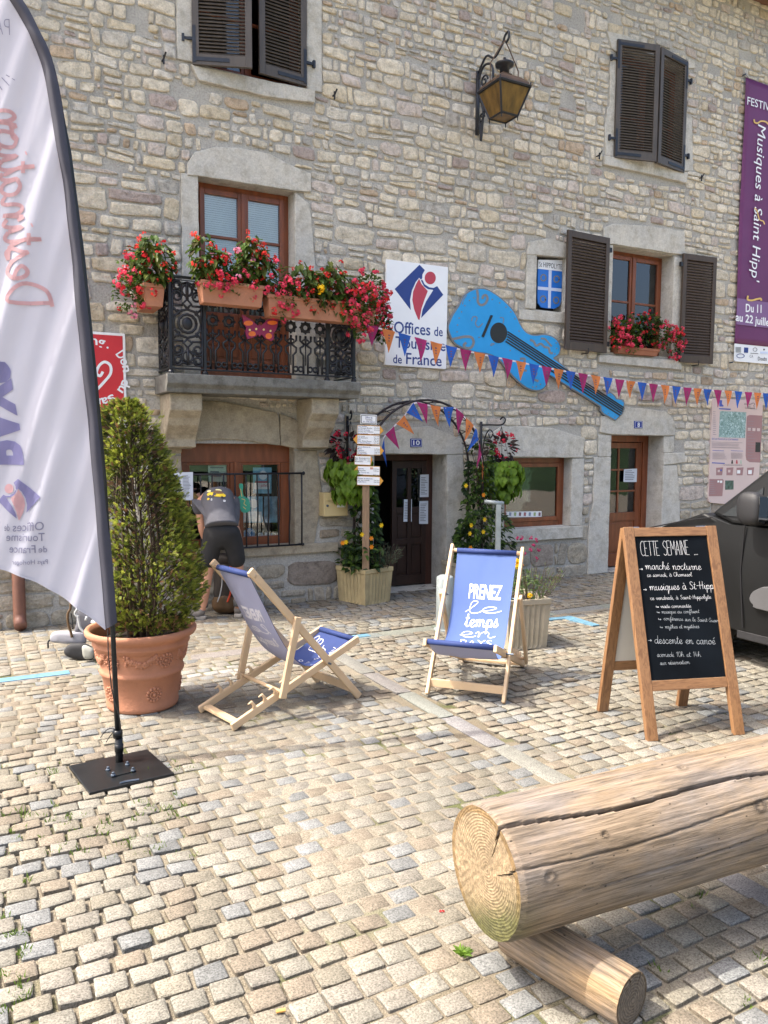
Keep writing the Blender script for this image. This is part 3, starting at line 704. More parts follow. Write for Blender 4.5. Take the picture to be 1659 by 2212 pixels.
f = MB(); f.box(a+fw, b-fw, y+.012, y+.016, c+.08, d-.2); f.build('pane', mGlass, gw)
GWY = y
# wrought-iron grille in front of it
f = MB(); gz1 = wl(Y2, (1380, 545), o=.12)[0].z; gz0 = wl(Y2, (1375, 1262), o=.12)[0].z; gx1 = wl(Y2, (1380, 545), o=.12)[0].x; gx0 = a-.05; yy = YF-.10
f.tube([(gx0, yy, gz1), (gx1+.015, yy, gz1)], .011); f.tube([(gx0, yy, gz0), (gx1, yy, gz0)], .010); f.tube([(gx1, yy, gz1), (gx1, yy, gz0)], .009); f.tube([(gx0, yy, gz1), (gx0, yy, gz0)], .009)
for sx in (gx0, gx1):
    for sz in (gz0, gz1): f.tube([(sx, yy, sz), (sx, YF+.02, sz)], .009)
f.ball((gx1+.02, yy, gz1), .02); f.ball((gx1+.01, yy, gz0), .018)
k = 0; x = gx0+.10
while x < gx1-.1:
    pts = [(x, yy-.055*max(0, math.sin(math.pi*min(1, (1-t)*1.35)))*(1-t), gz0+(gz1-gz0)*t) for t in np.linspace(0, 1, 12)]
    f.tube(pts, .0085, 6); x += .118
f.build('grille', mIron, house, smooth=True)
# ---- doors
a, b, c, d = OP['door ten']; y = YF+.30
f = MB(); f.box(a, a+.07, y, y+.08, 0, d); f.box(b-.09, b, y, y+.08, 0, d); f.box(a+.07, b-.09, y, y+.08, d-.08, d); fr = f.build('door_frame', mat('aged_red_wood', (.050, .017, .010), .5, var=.3, scale=3, stretch=(6, 6, 1)), house, bevel=.006)
def doorleaf(name, x0, x1, mt, panes):
    f = MB(); s = .06; zt = d-.085; zp = .62*(zt)
    f.box(x0, x0+s, y+.0, y+.05, .02, zt); f.box(x1-s, x1, y, y+.05, .02, zt); f.box(x0+s, x1-s, y, y+.05, zt-.09, zt); f.box(x0+s, x1-s, y, y+.05, .02, .14)
    f.box(x0+s, x1-s, y, y+.05, .62*zt-.05, .62*zt+.02); f.box(x0+s, x1-s, y+.0, y+.05, .36*zt-.035, .36*zt+.035)
    f.box(x0+s, x1-s, y+.02, y+.04, .14, .62*zt-.05)
    xm = (x0+x1)/2; f.box(xm-.025, xm+.025, y-.004, y+.05, .14, zt-.09)
    for u0, u1 in ((x0+s+.02, xm-.045), (xm+.045, x1-s-.02)):
        for v0, v1 in ((.17, .36*zt-.06), (.36*zt+.06, .62*zt-.08)): f.box(u0, u1, y+.008, y+.02, v0, v1)
    o = f.build('door', mt, house, bevel=.004)
    if panes:
        f = MB(); f.box(x0+s, x1-s, y+.02, y+.024, .62*zt+.02, zt-.09); f.build('pane', mGlassD, o)
    return o
xm = a+(b-a)*.42
d10 = doorleaf('right', xm+.002, b-.09, mWoodD, True)
f = MB(); zt = d-.085                           # the other leaf stands open inwards: dark hall behind, ironwork on its edge
M_ = Matrix.Translation((a+.075, y+.06, 0)) @ Matrix.Rotation(math.radians(62), 4, 'Z')
f.box(0, xm-a-.08, 0, .045, .02, zt, M=M_); f.box(.06, xm-a-.14, -.012, 0, .9, zt-.12, M=M_); f.box(.06, xm-a-.14, -.012, 0, .15, .8, M=M_); f.build('door', mWoodD, house, bevel=.004)
mPaper = mat('printed_paper', (.62, .66, .72), .7, var=.06, scale=9)
mInk = mat('grey_ink', (.16, .17, .2), .8)
def sheet(parent, poly, lines=10, name='notice', o=.004, mt=None, ink=None):
    f = MB(); f.prism(poly, NY, .001, 0, back=.001)
    p0, p1, p2, p3 = [V3(q) for q in poly]       # tl, tr, br, bl
    for i in range(lines):
        t = .12+.8*i/lines; q = R(.55, .86)
        l = p0.lerp(p3, t); r_ = p1.lerp(p2, t); l2 = p0.lerp(p3, t+.35/lines*.8); r2 = p1.lerp(p2, t+.35/lines*.8)
        f.prism([l.lerp(r_, .1), l.lerp(r_, q), l2.lerp(r2, q), l2.lerp(r2, .1)], NY, .0025, 1)
    return f.build(name, [mt or mPaper, ink or mInk], parent)
o_ = -.30
for q in (((745, 588), (808, 586), (806, 750), (743, 752)), ((740, 780), (803, 778), (802, 945), (738, 945)), ((628, 768), (685, 766), (684, 928), (624, 930))):
    sheet(d10, wl(Y3, *q, o=o_), 11)
a, b, c, d = OP['door eight']; y = YF+.26; f = MB()
f.box(a, a+.05, y, y+.08, 0, d); f.box(b-.1, b, y, y+.08, 0, d); f.box(a+.05, b-.1, y, y+.08, d-.09, d); f.box(b-.13, b-.1, y+.02, y+.08, 0, d-.09); f.build('door_frame', mWoodR, house, bevel=.006)
f = MB(); x0, x1 = a+.05, b-.13; s = .075; zt = d-.1; zp = .78; y += .025
f.box(x0, x0+s, y, y+.045, .02, zt); f.box(x1-s, x1, y, y+.045, .02, zt); f.box(x0+s, x1-s, y, y+.045, zt-.08, zt); f.box(x0+s, x1-s, y, y+.045, .02, .2); f.box(x0+s, x1-s, y, y+.045, zp-.12, zp)
f.box(x0+s, x1-s, y+.018, y+.03, .2, zp-.12); f.box(x0+s+.03, x1-s-.03, y+.006, y+.018, .23, zp-.15)
xm = (x0+x1)/2; f.box(xm-.014, xm+.014, y+.004, y+.04, zp, zt-.08)
for q in (1, 2): zq = zp+(zt-.08-zp)*q/3; f.box(x0+s, x1-s, y+.006, y+.038, zq-.013, zq+.013)
d8 = f.build('door', mWoodR, house, bevel=.005)
f = MB(); f.box(x0+s, x1-s, y+.02, y+.024, zp, zt-.08); f.build('pane', mGlassD, d8)
sheet(d8, wl(Y4, (1155, 722), (1262, 715), (1258, 825), (1150, 825), o=-.27), 6)
f = MB(); f.ball((x0+.035, y-.03, .82), .022); f.tube([(x0+.035, y-.03, .82), (x0+.035, y+.01, .82)], .008); f.build('handle', mIron, d8, smooth=True)
# ---- louvred shutters
def shutter(p_bot_h, p_bot_f, h, mt, nslat, parent, hinge=True):
    """p_bot_h: bottom corner on the hinge side, p_bot_f: bottom corner of the free edge"""
    a, b = V3(p_bot_h), V3(p_bot_f); ux = b-a; w = ux.length; ux.normalize(); uz = V3((0, 0, 1)); n = ux.cross(uz)
    if n.y > 0: n = -n
    M = Matrix((ux.to_4d(), n.to_4d(), uz.to_4d(), V3((0, 0, 0, 1)))).transposed(); M.translation = a
    for i in range(3): M[3][i] = 0
    f = MB(); s = .065; t = .035
    f.box(0, s, 0, t, 0, h, M=M); f.box(w-s, w, 0, t, 0, h, M=M); f.box(s, w-s, 0, t, 0, .1, M=M); f.box(s, w-s, 0, t, h-.08, h, M=M)
    o = f.build('shutter', mt, parent, bevel=.003)
    f = MB()
    for k in range(nslat):
        z = .1+(h-.18)*(k+.5)/nslat; e = (h-.18)/nslat
        f.add([M@V3(q) for q in ((s, .003, z+e*.55), (w-s, .003, z+e*.55), (w-s, .032, z-e*.40), (s, .032, z-e*.40), (s, .0, z+e*.35), (w-s, .0, z+e*.35), (w-s, .027, z-e*.55), (s, .027, z-e*.55))],
              [(0, 1, 2, 3), (7, 6, 5, 4), (3, 2, 6, 7), (0, 4, 5, 1)])
    f.build('slat', mt, o)
    if hinge:
        for z, up in ((.02, 1), (h-.02, -1)):
            f = MB()
            f.box(.005, .035, t, t+.006, min(z, z+up*.34), max(z, z+up*.34), M=M); f.box(.035, w*.62, t, t+.006, min(z+.015*up, z+up*.05), max(z+.015*up, z+up*.05), M=M)
            zc = z+up*.22; f.box(-.09, .005, t-.02, t, zc-.013, zc+.013, M=M); f.box(-.095, -.07, t-.02, t+.012, zc-.035, zc+.035, M=M)
            f.build('hinge', mIronB, o)
    return o
zb = W(415, 142).z; shutter(W(416, 142, .02), G(545, 150, zb), 1.5, mShutG, 40, house)
zb = W(660, 189).z; shutter(W(660, 189, .02), G(558, 160, zb), 1.5, mShutG, 40, house)
pb = zz(Z4, (395, 1292), (735, 1327), (958, 1418), (742, 1333)); pt = zz(Z4, (435, 332))
zb = W(*pb[0]).z; hh = W(*pt).z-zb
shutter(W(*pb[0], .02), G(*pb[1], zb), hh, mShutG, 38, house); zb = W(*pb[2]).z; shutter(W(*pb[2], .02), G(*pb[3], zb), hh, mShutG, 38, house)
for hb, fb, ht in (((366, 1388), (40, 1362), (392, 482)), ((948, 1458), (1208, 1483), (985, 602))):
    q = zz(Z5, hb, fb, ht); p0 = W(*q[0], .05); zq = (p0.z+W(*q[1], .09).z)/2; p0.z = zq; p1 = W(*q[1], .10); p1.z = zq
    if hb[0] > fb[0]: sh = shutter(p0, p1, W(*q[2], .05).z-zq, mShut, 34, house, False)
    else: sh = shutter(p0, p1, W(*q[2], .05).z-zq, mShut, 34, house, False)
    sg = 1 if hb[0] > fb[0] else -1
    for t_ in (.08, .9): 
        f = MB(); zc = zq+t_*(W(*q[2], .05).z-zq); f.box(min(p0.x, p0.x+sg*.05), max(p0.x, p0.x+sg*.05), p0.y-.03, p0.y, zc-.03, zc+.03)
        f.build('hinge', mIron, sh)
    xm = (p0.x+p1.x)/2; f = MB(); f.tube([(xm, YF-.02, zq-.03), (xm, YF-.14, zq-.03), (xm, YF-.14, zq+.03)], .008); f.build('shutter_catch', mIron, house)
# iron shutter stays left in the wall
for ref, x, y in ((Z1, 1060, 400), (Z2, 1175, 632), (Z4, 255, 1280), (Z4, 1088, 1460)):
    f = MB(); p = wl(ref, (x, y))[0]; f.tube([p+V3((0, .01, 0)), p+V3((0, -.07, .0)), p+V3((.015, -.09, .05))], .009, 6); f.bar(p+V3((0, -.06, -.05)), p+V3((0, -.06, .03)), .014, .014); f.build('shutter_catch', mIron, house)
# ---- balcony: slab, corbels, cast-iron railing
BO = .55; bx0 = W(361, 802, BO).x; bx1 = W(780, 828, BO).x; bz = (W(361, 802, BO).z+W(780, 828, BO).z)/2
f = MB(); f.prism([(bx0, y_, z_) for y_, z_ in ((YF+.02, bz), (YF-BO, bz), (YF-BO, bz-.09), (YF-BO+.04, bz-.13), (YF-BO+.05, bz-.17), (YF+.02, bz-.17))], (1, 0, 0), bx1-bx0)
slab = f.build('balcony_slab', mSlab, house, bevel=.008)
for q0, q1 in ((zz(W8, (62, 90), (180, 90))), (zz(W8, (650, 130), (805, 130)))):
    xa = W(*q0, BO*.6).x; xb = xa+.31
    f = MB(); f.prism([(xa, y_, z_) for y_, z_ in ((YF+.02, bz-.171), (YF-.42, bz-.171), (YF-.42, bz-.33), (YF-.34, bz-.40), (YF-.30, bz-.47), (YF-.20, bz-.56), (YF-.17, bz-.60), (YF-.17, bz-.68), (YF+.02, bz-.70))], (1, 0, 0), xb-xa)
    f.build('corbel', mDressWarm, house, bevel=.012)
yr = YF-BO+.07; rx0, rx1 = bx0+.05, bx1-.05; rz0 = bz+.05; rz1 = W(*zz(Z7, (378, 325)), BO-.07).z
f = MB(); post = lambda x, y: (f.box(x-.014, x+.014, y-.014, y+.014, bz, rz1), f.lathe([(.03, 0), (.03, .02), (.018, .04), (.018, .06)], 10, (x, y, bz)))
xL, xR = W(*zz(Z7, (588, 600)), BO-.07).x, W(*zz(Z7, (1255, 700)), BO-.07).x
for x in (rx0, xL, xR, rx1): post(x, yr)
for zq, hh in ((rz1, .022), (rz0, .014)):
    f.box(rx0-.02, rx1+.02, yr-.02, yr+.02, zq-hh/2, zq+hh/2)
    for x in (rx0, rx1): f.box(x-.018, x+.018, yr+.02, YF+.02, zq-hh/2, zq+hh/2)
rail = f.build('railing', mIron, house, bevel=.003)
def casting(parent, P, w, h, cols):            # a flat casting drawn with bars and scrolls; P maps (u, v) to a point
    f = MB(); T = lambda pts, r=.008, closed=False: f.tube([P(u*w, v*h) for u, v in pts], r*1.45, 5, closed=closed)
    ci = lambda cu, cv, r, a0=0, a1=360, n=12: [(cu+r*math.cos(math.radians(a0+(a1-a0)*k/n))/w, cv+r*math.sin(math.radians(a0+(a1-a0)*k/n))/h) for k in range(n+1)]
    if cols == 1:                               # baluster
        for s in (-1, 1):
            T([(.5+s*.14, 0), (.5+s*.14, .22), (.5+s*.32, .26), (.5+s*.34, .31), (.5+s*.12, .34), (.5+s*.1, .36)]); T(ci(.5+s*.30, .055, .024), .007)
            T([(.5+s*.1, .36), (.5+s*.34, .40), (.5+s*.34, .46)]); T([(.5+s*.34, .66), (.5+s*.34, .72), (.5+s*.1, .75)])
            T([(.5+s*.1, .75), (.5+s*.2, .78), (.5+s*.42, .83), (.5+s*.40, .88), (.5+s*.14, .91), (.5+s*.14, 1)])
            T([(.5, .42), (.5+s*.2, .40)], .007); T([(.5, .70), (.5+s*.2, .72)], .007); T([(.5+s*.1, .83), (.5+s*.1, .90)], .007)
        T(ci(.5, .56, .040), .013); 
        for k in range(8): a_ = math.radians(45*k); f.ball(P(.5*w+.056*math.cos(a_), .56*h+.056*math.sin(a_)), .012, 6, 4)
        T([(.5, .36), (.5, .46)], .008); T([(.5, .66), (.5, .76)], .008); T([(.5, .10), (.5, .36)], .005)
    else:                                       # wide scrolled panel
        T([(.03, .02), (.97, .02), (.97, .98), (.03, .98)], .009, True)
        T(ci(.5, .5, .085), .010); T(ci(.5, .5, .13), .009)
        f.ball(P(.5*w, .5*h), .05, 10, 6, sc=(1, .35, 1.2))
        for sv in (-1, 1):
            T([(.5, .5+sv*.17), (.36, .5+sv*.22), (.5, .5+sv*.27), (.64, .5+sv*.22), (.5, .5+sv*.17)], .009)
            T([(.5, .5+sv*.27), (.5, .5+sv*.46)], .011); T([(.03, .5+sv*.20), (.36, .5+sv*.20)], .008); T([(.97, .5+sv*.20), (.64, .5+sv*.20)], .008)
            T(ci(.5, .5+sv*.37, .05), .009)
            for su in (-1, 1):
                for cv, rr in ((.30, .055), (.42, .05)):
                    sp = [(.5+su*.32+su*rr*(1-.7*k/16)*math.cos(k*.62)/w, .5+sv*cv+rr*(1-.7*k/16)*math.sin(k*.62)*sv/h) for k in range(17)]; T(sp, .008)
                T([(.5, .5+sv*.30), (.5+su*.2, .5+sv*.34), (.5+su*.36, .5+sv*.36)], .008); T([(.5, .5+sv*.46), (.5+su*.18, .5+sv*.44), (.5+su*.3, .5+sv*.47)], .008)
                T([(.5+su*.25, .5+sv*.10), (.5+su*.45, .5+sv*.17)], .008); f.ball(P((.5+su*.42)*w, (.5+sv*.08)*h), .016, 6, 4); f.ball(P((.5+su*.30)*w, (.5+sv*.14)*h), .014, 6, 4)
    return f.build('baluster' if cols == 1 else 'scroll_panel', mIron, parent, smooth=True)
hh = rz1-rz0-.02; nb = 8
for k in range(nb):
    xa = xL+(xR-xL)*(k+.5)/nb; wv = .17
    casting(rail, (lambda xa: lambda u, v: V3((xa-wv/2+u, yr, rz0+.01+v)))(xa), wv, hh, 1)
casting(rail, lambda u, v: V3((rx0+.015+u, yr, rz0+.01+v)), xL-rx0-.03, hh, 2); casting(rail, lambda u, v: V3((xR+.015+u, yr, rz0+.01+v)), rx1-xR-.03, hh, 2)
for x in (rx0, rx1): casting(rail, (lambda x: lambda u, v: V3((x, yr+.02+u, rz0+.01+v)))(x), YF-yr-.03, hh, 2)
# ---- eaves and gutter, downpipe
f = MB(); f.box(HX0-.3, HX1+.3, YF-.42, YF+.3, HZ+.0, HZ+.06); f.box(HX0-.3, HX1+.3, YF-.44, YF-.42, HZ-.06, HZ+.16)
f.prism([(HX0-.3, y_, z_) for y_, z_ in ((YF-.46, HZ+.10), (YF+4, HZ+3.0), (YF+8.4, HZ+.1), (YF+8.4, HZ+.02), (YF-.46, HZ+.06))], (1, 0, 0), HX1-HX0+.6); f.build('roof', mat('brown_roof_tile', (.16, .08, .05), .8), house)
f = MB(); f.tube([(HX0-.3, YF-.50, HZ+.02), (HX1+.3, YF-.50, HZ+.02)], .075, 14); 
for x in np.arange(.5, 13, 1.1): f.box(x-.012, x+.012, YF-.585, YF-.42, HZ-.06, HZ+.02)
f.build('gutter', mZinc, house, smooth=True)
f = MB(); xp = W(41, 1290, .07).x; f.tube([(xp, YF-.08, HZ-.1), (xp, YF-.08, .16), (xp, YF-.10, .09), (xp, YF-.17, .05)], .055, 14); f.build('downpipe', mPipe, house, smooth=True)
# ------------------------------------------------------------------ things on the facade
def dscale(p): return (V3(p)-CAM).dot(_f)/FP          # metres per D pixel at p
def inset(poly, d):
    n = len(poly); out = []; ar = sum(poly[i][0]*poly[(i+1) % n][1]-poly[(i+1) % n][0]*poly[i][1] for i in range(n)); sg = 1 if ar > 0 else -1
    for i in range(n):
        (ax, ay), (bx_, by), (cx, cy) = poly[i-1], poly[i], poly[(i+1) % n]
        u = (bx_-ax, by-ay); v = (cx-bx_, cy-by); lu = math.hypot(*u) or 1; lv = math.hypot(*v) or 1
        nx, ny = -(u[1]/lu+v[1]/lv), (u[0]/lu+v[0]/lv); l = math.hypot(nx, ny) or 1
        out.append((bx_+sg*nx/l*d, by+sg*ny/l*d))
    return out
def circ(cx, cy, rx, ry=None, n=28): return [(cx+rx*math.cos(2*math.pi*k/n), cy+(ry or rx)*math.sin(2*math.pi*k/n)) for k in range(n)]
class Flat:                                    # a flat thing fixed at a distance `o` in front of the wall, read off the photograph
    def __init__(s, ref, o, nrm=NY, plane=None): s.ref, s.o, s.n, s.pl = ref, o, V3(nrm), plane
    def p(s, x, y, ref=None):
        q = zz(ref or s.ref, (x, y)); return onpl(q, s.pl, s.n) if s.pl is not None else W(*q, s.o)
    def poly(s, mb, pts, t, mi=0, back=0., ref=None): mb.prism([s.p(*q, ref=ref) for q in pts], s.n, t, mi, back=back)
    def line(s, mb, pts, w, t=.002, mi=0, sm=True, ref=None, closed=False):
        pts = smooth(pts, 5, closed) if sm else pts
        if closed: pts = pts+[pts[0], pts[1]]
        vs, fs = ribbon(pts, w); mb.add([s.p(*q, ref=ref)+s.n*t for q in vs], fs, mi)
    def text(s, mb, txt, a, b, h, t=.002, mi=0, bold=0, shear=0, ref=None):
        A, B = s.p(*a, ref=ref), s.p(*b, ref=ref); text(mb, txt, A, B, h*(ref or s.ref)[2]/1.8228*dscale(A), s.n, t, mi, bold, shear)
mSignW = mat('white_enamel', (.80, .82, .85), .3, var=.03); mNavy = mat('navy_print', (.018, .045, .22), .35, var=.05); mRedP = mat('red_print', (.46, .045, .075), .35, var=.05)
mRed = mat('red_enamel', (.55, .02, .03), .35, var=.05); mOr = mat('yellow_orange_edge', (.62, .30, .04), .5, var=.1); mInkB = mat('black_print', (.02, .02, .022), .5)
# tourist-office sign
F = Flat(Z6, .03); t = thing('tourism_sign', 'large white sign reading Offices de Tourisme de France beside the balcony', 'sign', F.p(440, 1000))
g = MB(); F.poly(g, [(222, 223), (668, 282), (653, 1021), (211, 990)], .012, back=.03); bd = g.build('board', mSignW, t, bevel=.003)
LOGO_B = [[(460, 264), (498, 303), (481, 335), (480, 362), (470, 372), (458, 358), (432, 390), (405, 450), (391, 520), (396, 592), (280, 440)],
          [(470, 378), (480, 372), (496, 405), (530, 428), (562, 432), (588, 419), (632, 482), (472, 650), (482, 590), (508, 530), (560, 447), (520, 440), (492, 420)]]
LOGO_R = [[(457, 365), (475, 405), (520, 455), (495, 520), (475, 580), (464, 640), (460, 664), (450, 660), (422, 590), (408, 520), (414, 460), (435, 405)], circ(538, 360, 40, 46)]
g = MB()
for q in LOGO_B: F.poly(g, q, .0135, 0)
for q in LOGO_R: F.poly(g, q, .0135, 1)
g.build('logo', [mNavy, mRedP], t)
g = MB(); B_ = .010
F.text(g, 'Offices', (275, 758), (538, 776), 84, .0135, bold=B_); F.text(g, 'de', (566, 778), (628, 783), 66, .0135, bold=B_); F.text(g, 'Tourisme', (285, 862), (648, 890), 80, .0135, bold=B_)
F.text(g, 'de', (268, 976), (332, 980), 62, .0135, bold=B_); F.text(g, 'France', (362, 982), (620, 1000), 80, .0135, bold=B_); g.build('lettering', mNavy, t)
# blue wooden guitar
mGB = mat('bright_blue_paint', (.015, .30, .68), .45, var=.06, scale=5); mGG = mat('grey_paint', (.19, .20, .215), .5, var=.1)
F = Flat(Z6, .05); t = thing('wooden_guitar', 'huge cut-out bright blue guitar hung slanting on the wall', 'decoration', F.p(1040, 1100))
hd = [((Y4[0]+x*Y4[2]-Z6[0])/Z6[2], (Y4[1]+y*Y4[2]-Z6[1])/Z6[2]) for x, y in ((850, 42), (1003, 120), (1018, 98), (1045, 90), (1075, 112), (1098, 142), (1152, 152), (1162, 185), (1145, 272), (1086, 326), (1050, 308), (985, 272), (964, 245), (962, 212), (800, 110))]
up = smooth([(668, 705), (700, 630), (745, 560), (785, 485), (840, 445), (905, 431), (960, 440), (1035, 485), (1105, 545), (1160, 612), (1203, 700), (1245, 752), (1300, 770), (1370, 765), (1430, 780), (1472, 815), (1491, 865), (1478, 915), (1440, 942)], 4)
dn = smooth([(1402, 1060), (1395, 1120), (1365, 1165), (1310, 1180), (1240, 1160), (1165, 1100), (1110, 1040), (1040, 955), (960, 915), (850, 897), (760, 862), (712, 828), (685, 780), (670, 735)], 4)
out = up+[(1500, 985)]+hd+dn
g = MB(); F.poly(g, out, .0, back=.035); g.build('backing', mGG, t)
g = MB(); F.poly(g, inset(out, 9), .004, back=0); body = g.build('body', mGB, t)
g = MB()
for k, w_ in (([(880, 446), (886, 490), (886, 530), (905, 555), (938, 545), (955, 512), (946, 485), (925, 490), (918, 512)], 13), ([(840, 672), (850, 642), (880, 646), (868, 690), (890, 716), (922, 688)], 5), ([(695, 805), (740, 795), (790, 785), (838, 790), (855, 825), (838, 862), (802, 868), (784, 846), (802, 828)], 14),
               ([(1265, 808), (1290, 820), (1310, 850), (1342, 836), (1368, 858), (1400, 868), (1408, 900), (1430, 905)], 12), ([(1342, 798), (1372, 802), (1400, 832), (1422, 856)], 10), ([(1192, 946), (1225, 946), (1220, 980), (1208, 1020), (1240, 1032)], 12), ([(1290, 1030), (1310, 1050), (1290, 1090), (1325, 1108)], 12), ([(1045, 645), (1072, 652), (1068, 690)], 4), ([(980, 850), (1005, 838), (985, 835), (978, 850)], 4), ([(805, 482), (780, 520), (775, 550)], 4)):
    F.line(g, k, w_*1.35, .006)
for x, y in ((825, 522), (858, 503), (792, 560), (768, 605), (750, 650), (738, 700), (735, 750), (990, 515), (1045, 540), (1090, 572), (1125, 605), (1155, 655), (1185, 745), (895, 790), (1120, 885), (1455, 830), (1458, 870), (1445, 910), (1285, 1150), (1310, 1148), (1340, 1130)): F.poly(g, circ(x, y, 5, 5, 8), .006)
for x, y in ((1045, 118), (1090, 145), (1140, 165), (985, 240), (1025, 265), (1078, 296)): F.poly(g, circ(x, y, 5, 5, 8), .006, ref=Y4)
g.build('scrollwork', mGG, t)
g = MB(); F.poly(g, circ(1037, 757, 62, 75), .006); g.build('sound_hole', mBlack, t); g = MB(); F.poly(g, [(978, 628), (993, 633), (928, 790), (912, 782)], .012); g.build('bridge', mBlack, t)
g = MB(); a = [(1100, 748), (1100, 766), (1098, 784), (1094, 802), (1086, 818)]; b = [(1150, 218), (1146, 234), (1140, 250), (1132, 266), (1122, 282)]
for q, r_ in zip(a, b):
    r2 = ((Y4[0]+r_[0]*Y4[2]-Z6[0])/Z6[2], (Y4[1]+r_[1]*Y4[2]-Z6[1])/Z6[2]); F.line(g, [q, r2], 10.5, .008, sm=False)
g.build('string', mBlack, t)
# coat of arms in the niche
F = Flat(Z6, -.04); t = thing('coat_of_arms', 'small blue and white crossed shield reading St Hippolyte in the wall niche', 'sign', F.p(1405, 580))
mShB = mat('shield_blue', (.02, .17, .62), .4, var=.05); mShW = mat('shield_pale', (.58, .66, .85), .4, var=.04); mShG = mat('shield_gold', (.22, .20, .14), .5)
g = MB(); F.poly(g, [(1325, 227), (1498, 230), (1496, 312), (1322, 292)], .01, back=.01); g.build('title_board', mSignW, t)
g = MB(); F.text(g, 'St HIPPOLYTE', (1328, 277), (1494, 298), 36, .012); g.build('lettering', mInkB, t)
g = MB(); F.poly(g, [(1322, 293), (1496, 311), (1491, 520), (1478, 560), (1445, 582), (1405, 580), (1345, 572), (1322, 540), (1318, 500)], .008, back=.01); g.build('shield', mShB, t)
g = MB(); F.poly(g, [(1399, 302), (1420, 304), (1412, 578), (1393, 577)], .010); F.poly(g, [(1320, 421), (1398, 428), (1398, 450), (1320, 444)], .010); F.poly(g, [(1417, 430), (1493, 437), (1492, 460), (1416, 452)], .010); g.build('cross', mShW, t)
for x, y in ((1360, 358), (1455, 368), (1357, 513), (1452, 521)):
    g = MB(); F.line(g, circ(x, y, 19, 23, 16), 8, .010, closed=True, sm=False); g.build('ring', mShG, t)
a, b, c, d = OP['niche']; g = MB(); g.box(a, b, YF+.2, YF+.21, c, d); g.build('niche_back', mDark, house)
# festival banner
mPur = mat('purple_vinyl', (.125, .022, .105), .5, var=.08, scale=2); mPur2 = mat('mauve_vinyl', (.20, .10, .24), .5, var=.05); mGold = mat('gold_print', (.70, .47, .13), .5)
bx_ = W(1605, 170).x; bzt, bzb = W(1605, 170).z, W(1582, 781).z; bw = .98; bq = lambda z, u, o=.04: V3((bx_+u, YF-o, z))
t = thing('festival_banner', 'tall purple vertical banner of the Saint Hipp music festival at the wall', 'banner', bq(bzb, .5))
zs_ = xz(Z5, 1390, 1318)[1]; za, zb_ = xz(Z5, 1405, 962)[1], xz(Z5, 1395, 1168)[1]
g = MB(); g.grid(lambda u, v: bq(zs_+(bzt-zs_)*v, bw*u, .045+.008*math.sin(v*9+u*3)+.004*noise.noise(V3((u*4, v*9, 0)))), 10, 40); cloth = g.build('cloth', mPur, t, smooth=True, solid=.003)
g = MB(); g.grid(lambda u, v: bq(bzb+(zs_-bzb)*v, bw*u, .047), 4, 4); g.build('logo_strip', mSignW, t, solid=.003)
g = MB(); g.grid(lambda u, v: bq(zb_+(za-zb_)*v, bw*u, .062), 4, 6); g.build('date_band', mPur2, t)
F = Flat(Z4, .064); g = MB()
F.text(g, 'FESTIVAL', (1490, 852), (1745, 930), 62, 0, bold=.004)
xb_ = F.p(1545, 400, ref=Z5).x; z0_ = F.p(1570, 1010).z; z1_ = F.p(1585, 830, ref=Z5).z
text(g, "Musiques à Saint Hipp'", (xb_, YF-.064, z0_), (xb_, YF-.064, z1_), .175, NY, 0, 0, .0, .12)
F.text(g, 'Du 11', (1482, 1062), (1607, 1070), 62, 0, bold=.02, ref=Z5); F.text(g, 'au 22 juillet', (1402, 1132), (1690, 1180), 62, 0, bold=.02, ref=Z5); g.build('lettering', mSignW, t)
g = MB(); F.line(g, [(1545, 975), (1550, 1000), (1575, 1005), (1600, 990), (1640, 995), (1665, 1020)], 12, .002); F.line(g, [(1500, 935), (1497, 965), (1530, 972), (1570, 962), (1600, 958), (1605, 975)], 14, .002, ref=Z5); F.line(g, [(1550, 240), (1570, 262), (1590, 330), (1620, 345), (1630, 370)], 9, .003, ref=Z5); g.build('ornament', mGold, t)
F = Flat(Z5, .05); g = MB()
F.text(g, 'Doubs', (1578, 1448), (1648, 1450), 30, .003, 0); F.text(g, 'CA', (1512, 1425), (1540, 1427), 22, .003, 2); F.line(g, circ(1440, 1412, 30, 16, 18), 5, .003, 1, closed=True, sm=False); F.poly(g, [(1470, 1345), (1502, 1347), (1500, 1388), (1468, 1386)], .003, 1); F.line(g, circ(1555, 1362, 16, 14, 14), 4, .003, 2, closed=True, sm=False); F.poly(g, circ(1627, 1362, 6, 7, 8), .003, 0)
for k in range(5): F.poly(g, [(1402, 1342+k*9), (1444, 1344+k*9), (1444, 1348+k*9), (1402, 1346+k*9)], .003, 2)
F.poly(g, [(1520, 1388), (1580, 1391), (1580, 1396), (1520, 1393)], .003, 2); F.poly(g, [(1598, 1378), (1655, 1380), (1655, 1395), (1598, 1393)], .003, 3); g.build('partner_logo', [mInkB, mNavy, mInk, mShW], t)
g = MB()
for x, z in ((bx_-.03, bzt+.03), (bx_-.05, bzb-.02), (bx_+bw+.03, bzt+.03), (bx_+bw+.03, bzb-.02)): g.tube([(x, YF, z), (x, YF-.07, z)], .012, 8); g.tube([(x, YF-.06, z), (x+(.06 if x < bx_ else -.06), YF-.06, z+(-.03 if z > 4 else .03))], .003, 5)
g.build('fixing', mZinc, t)
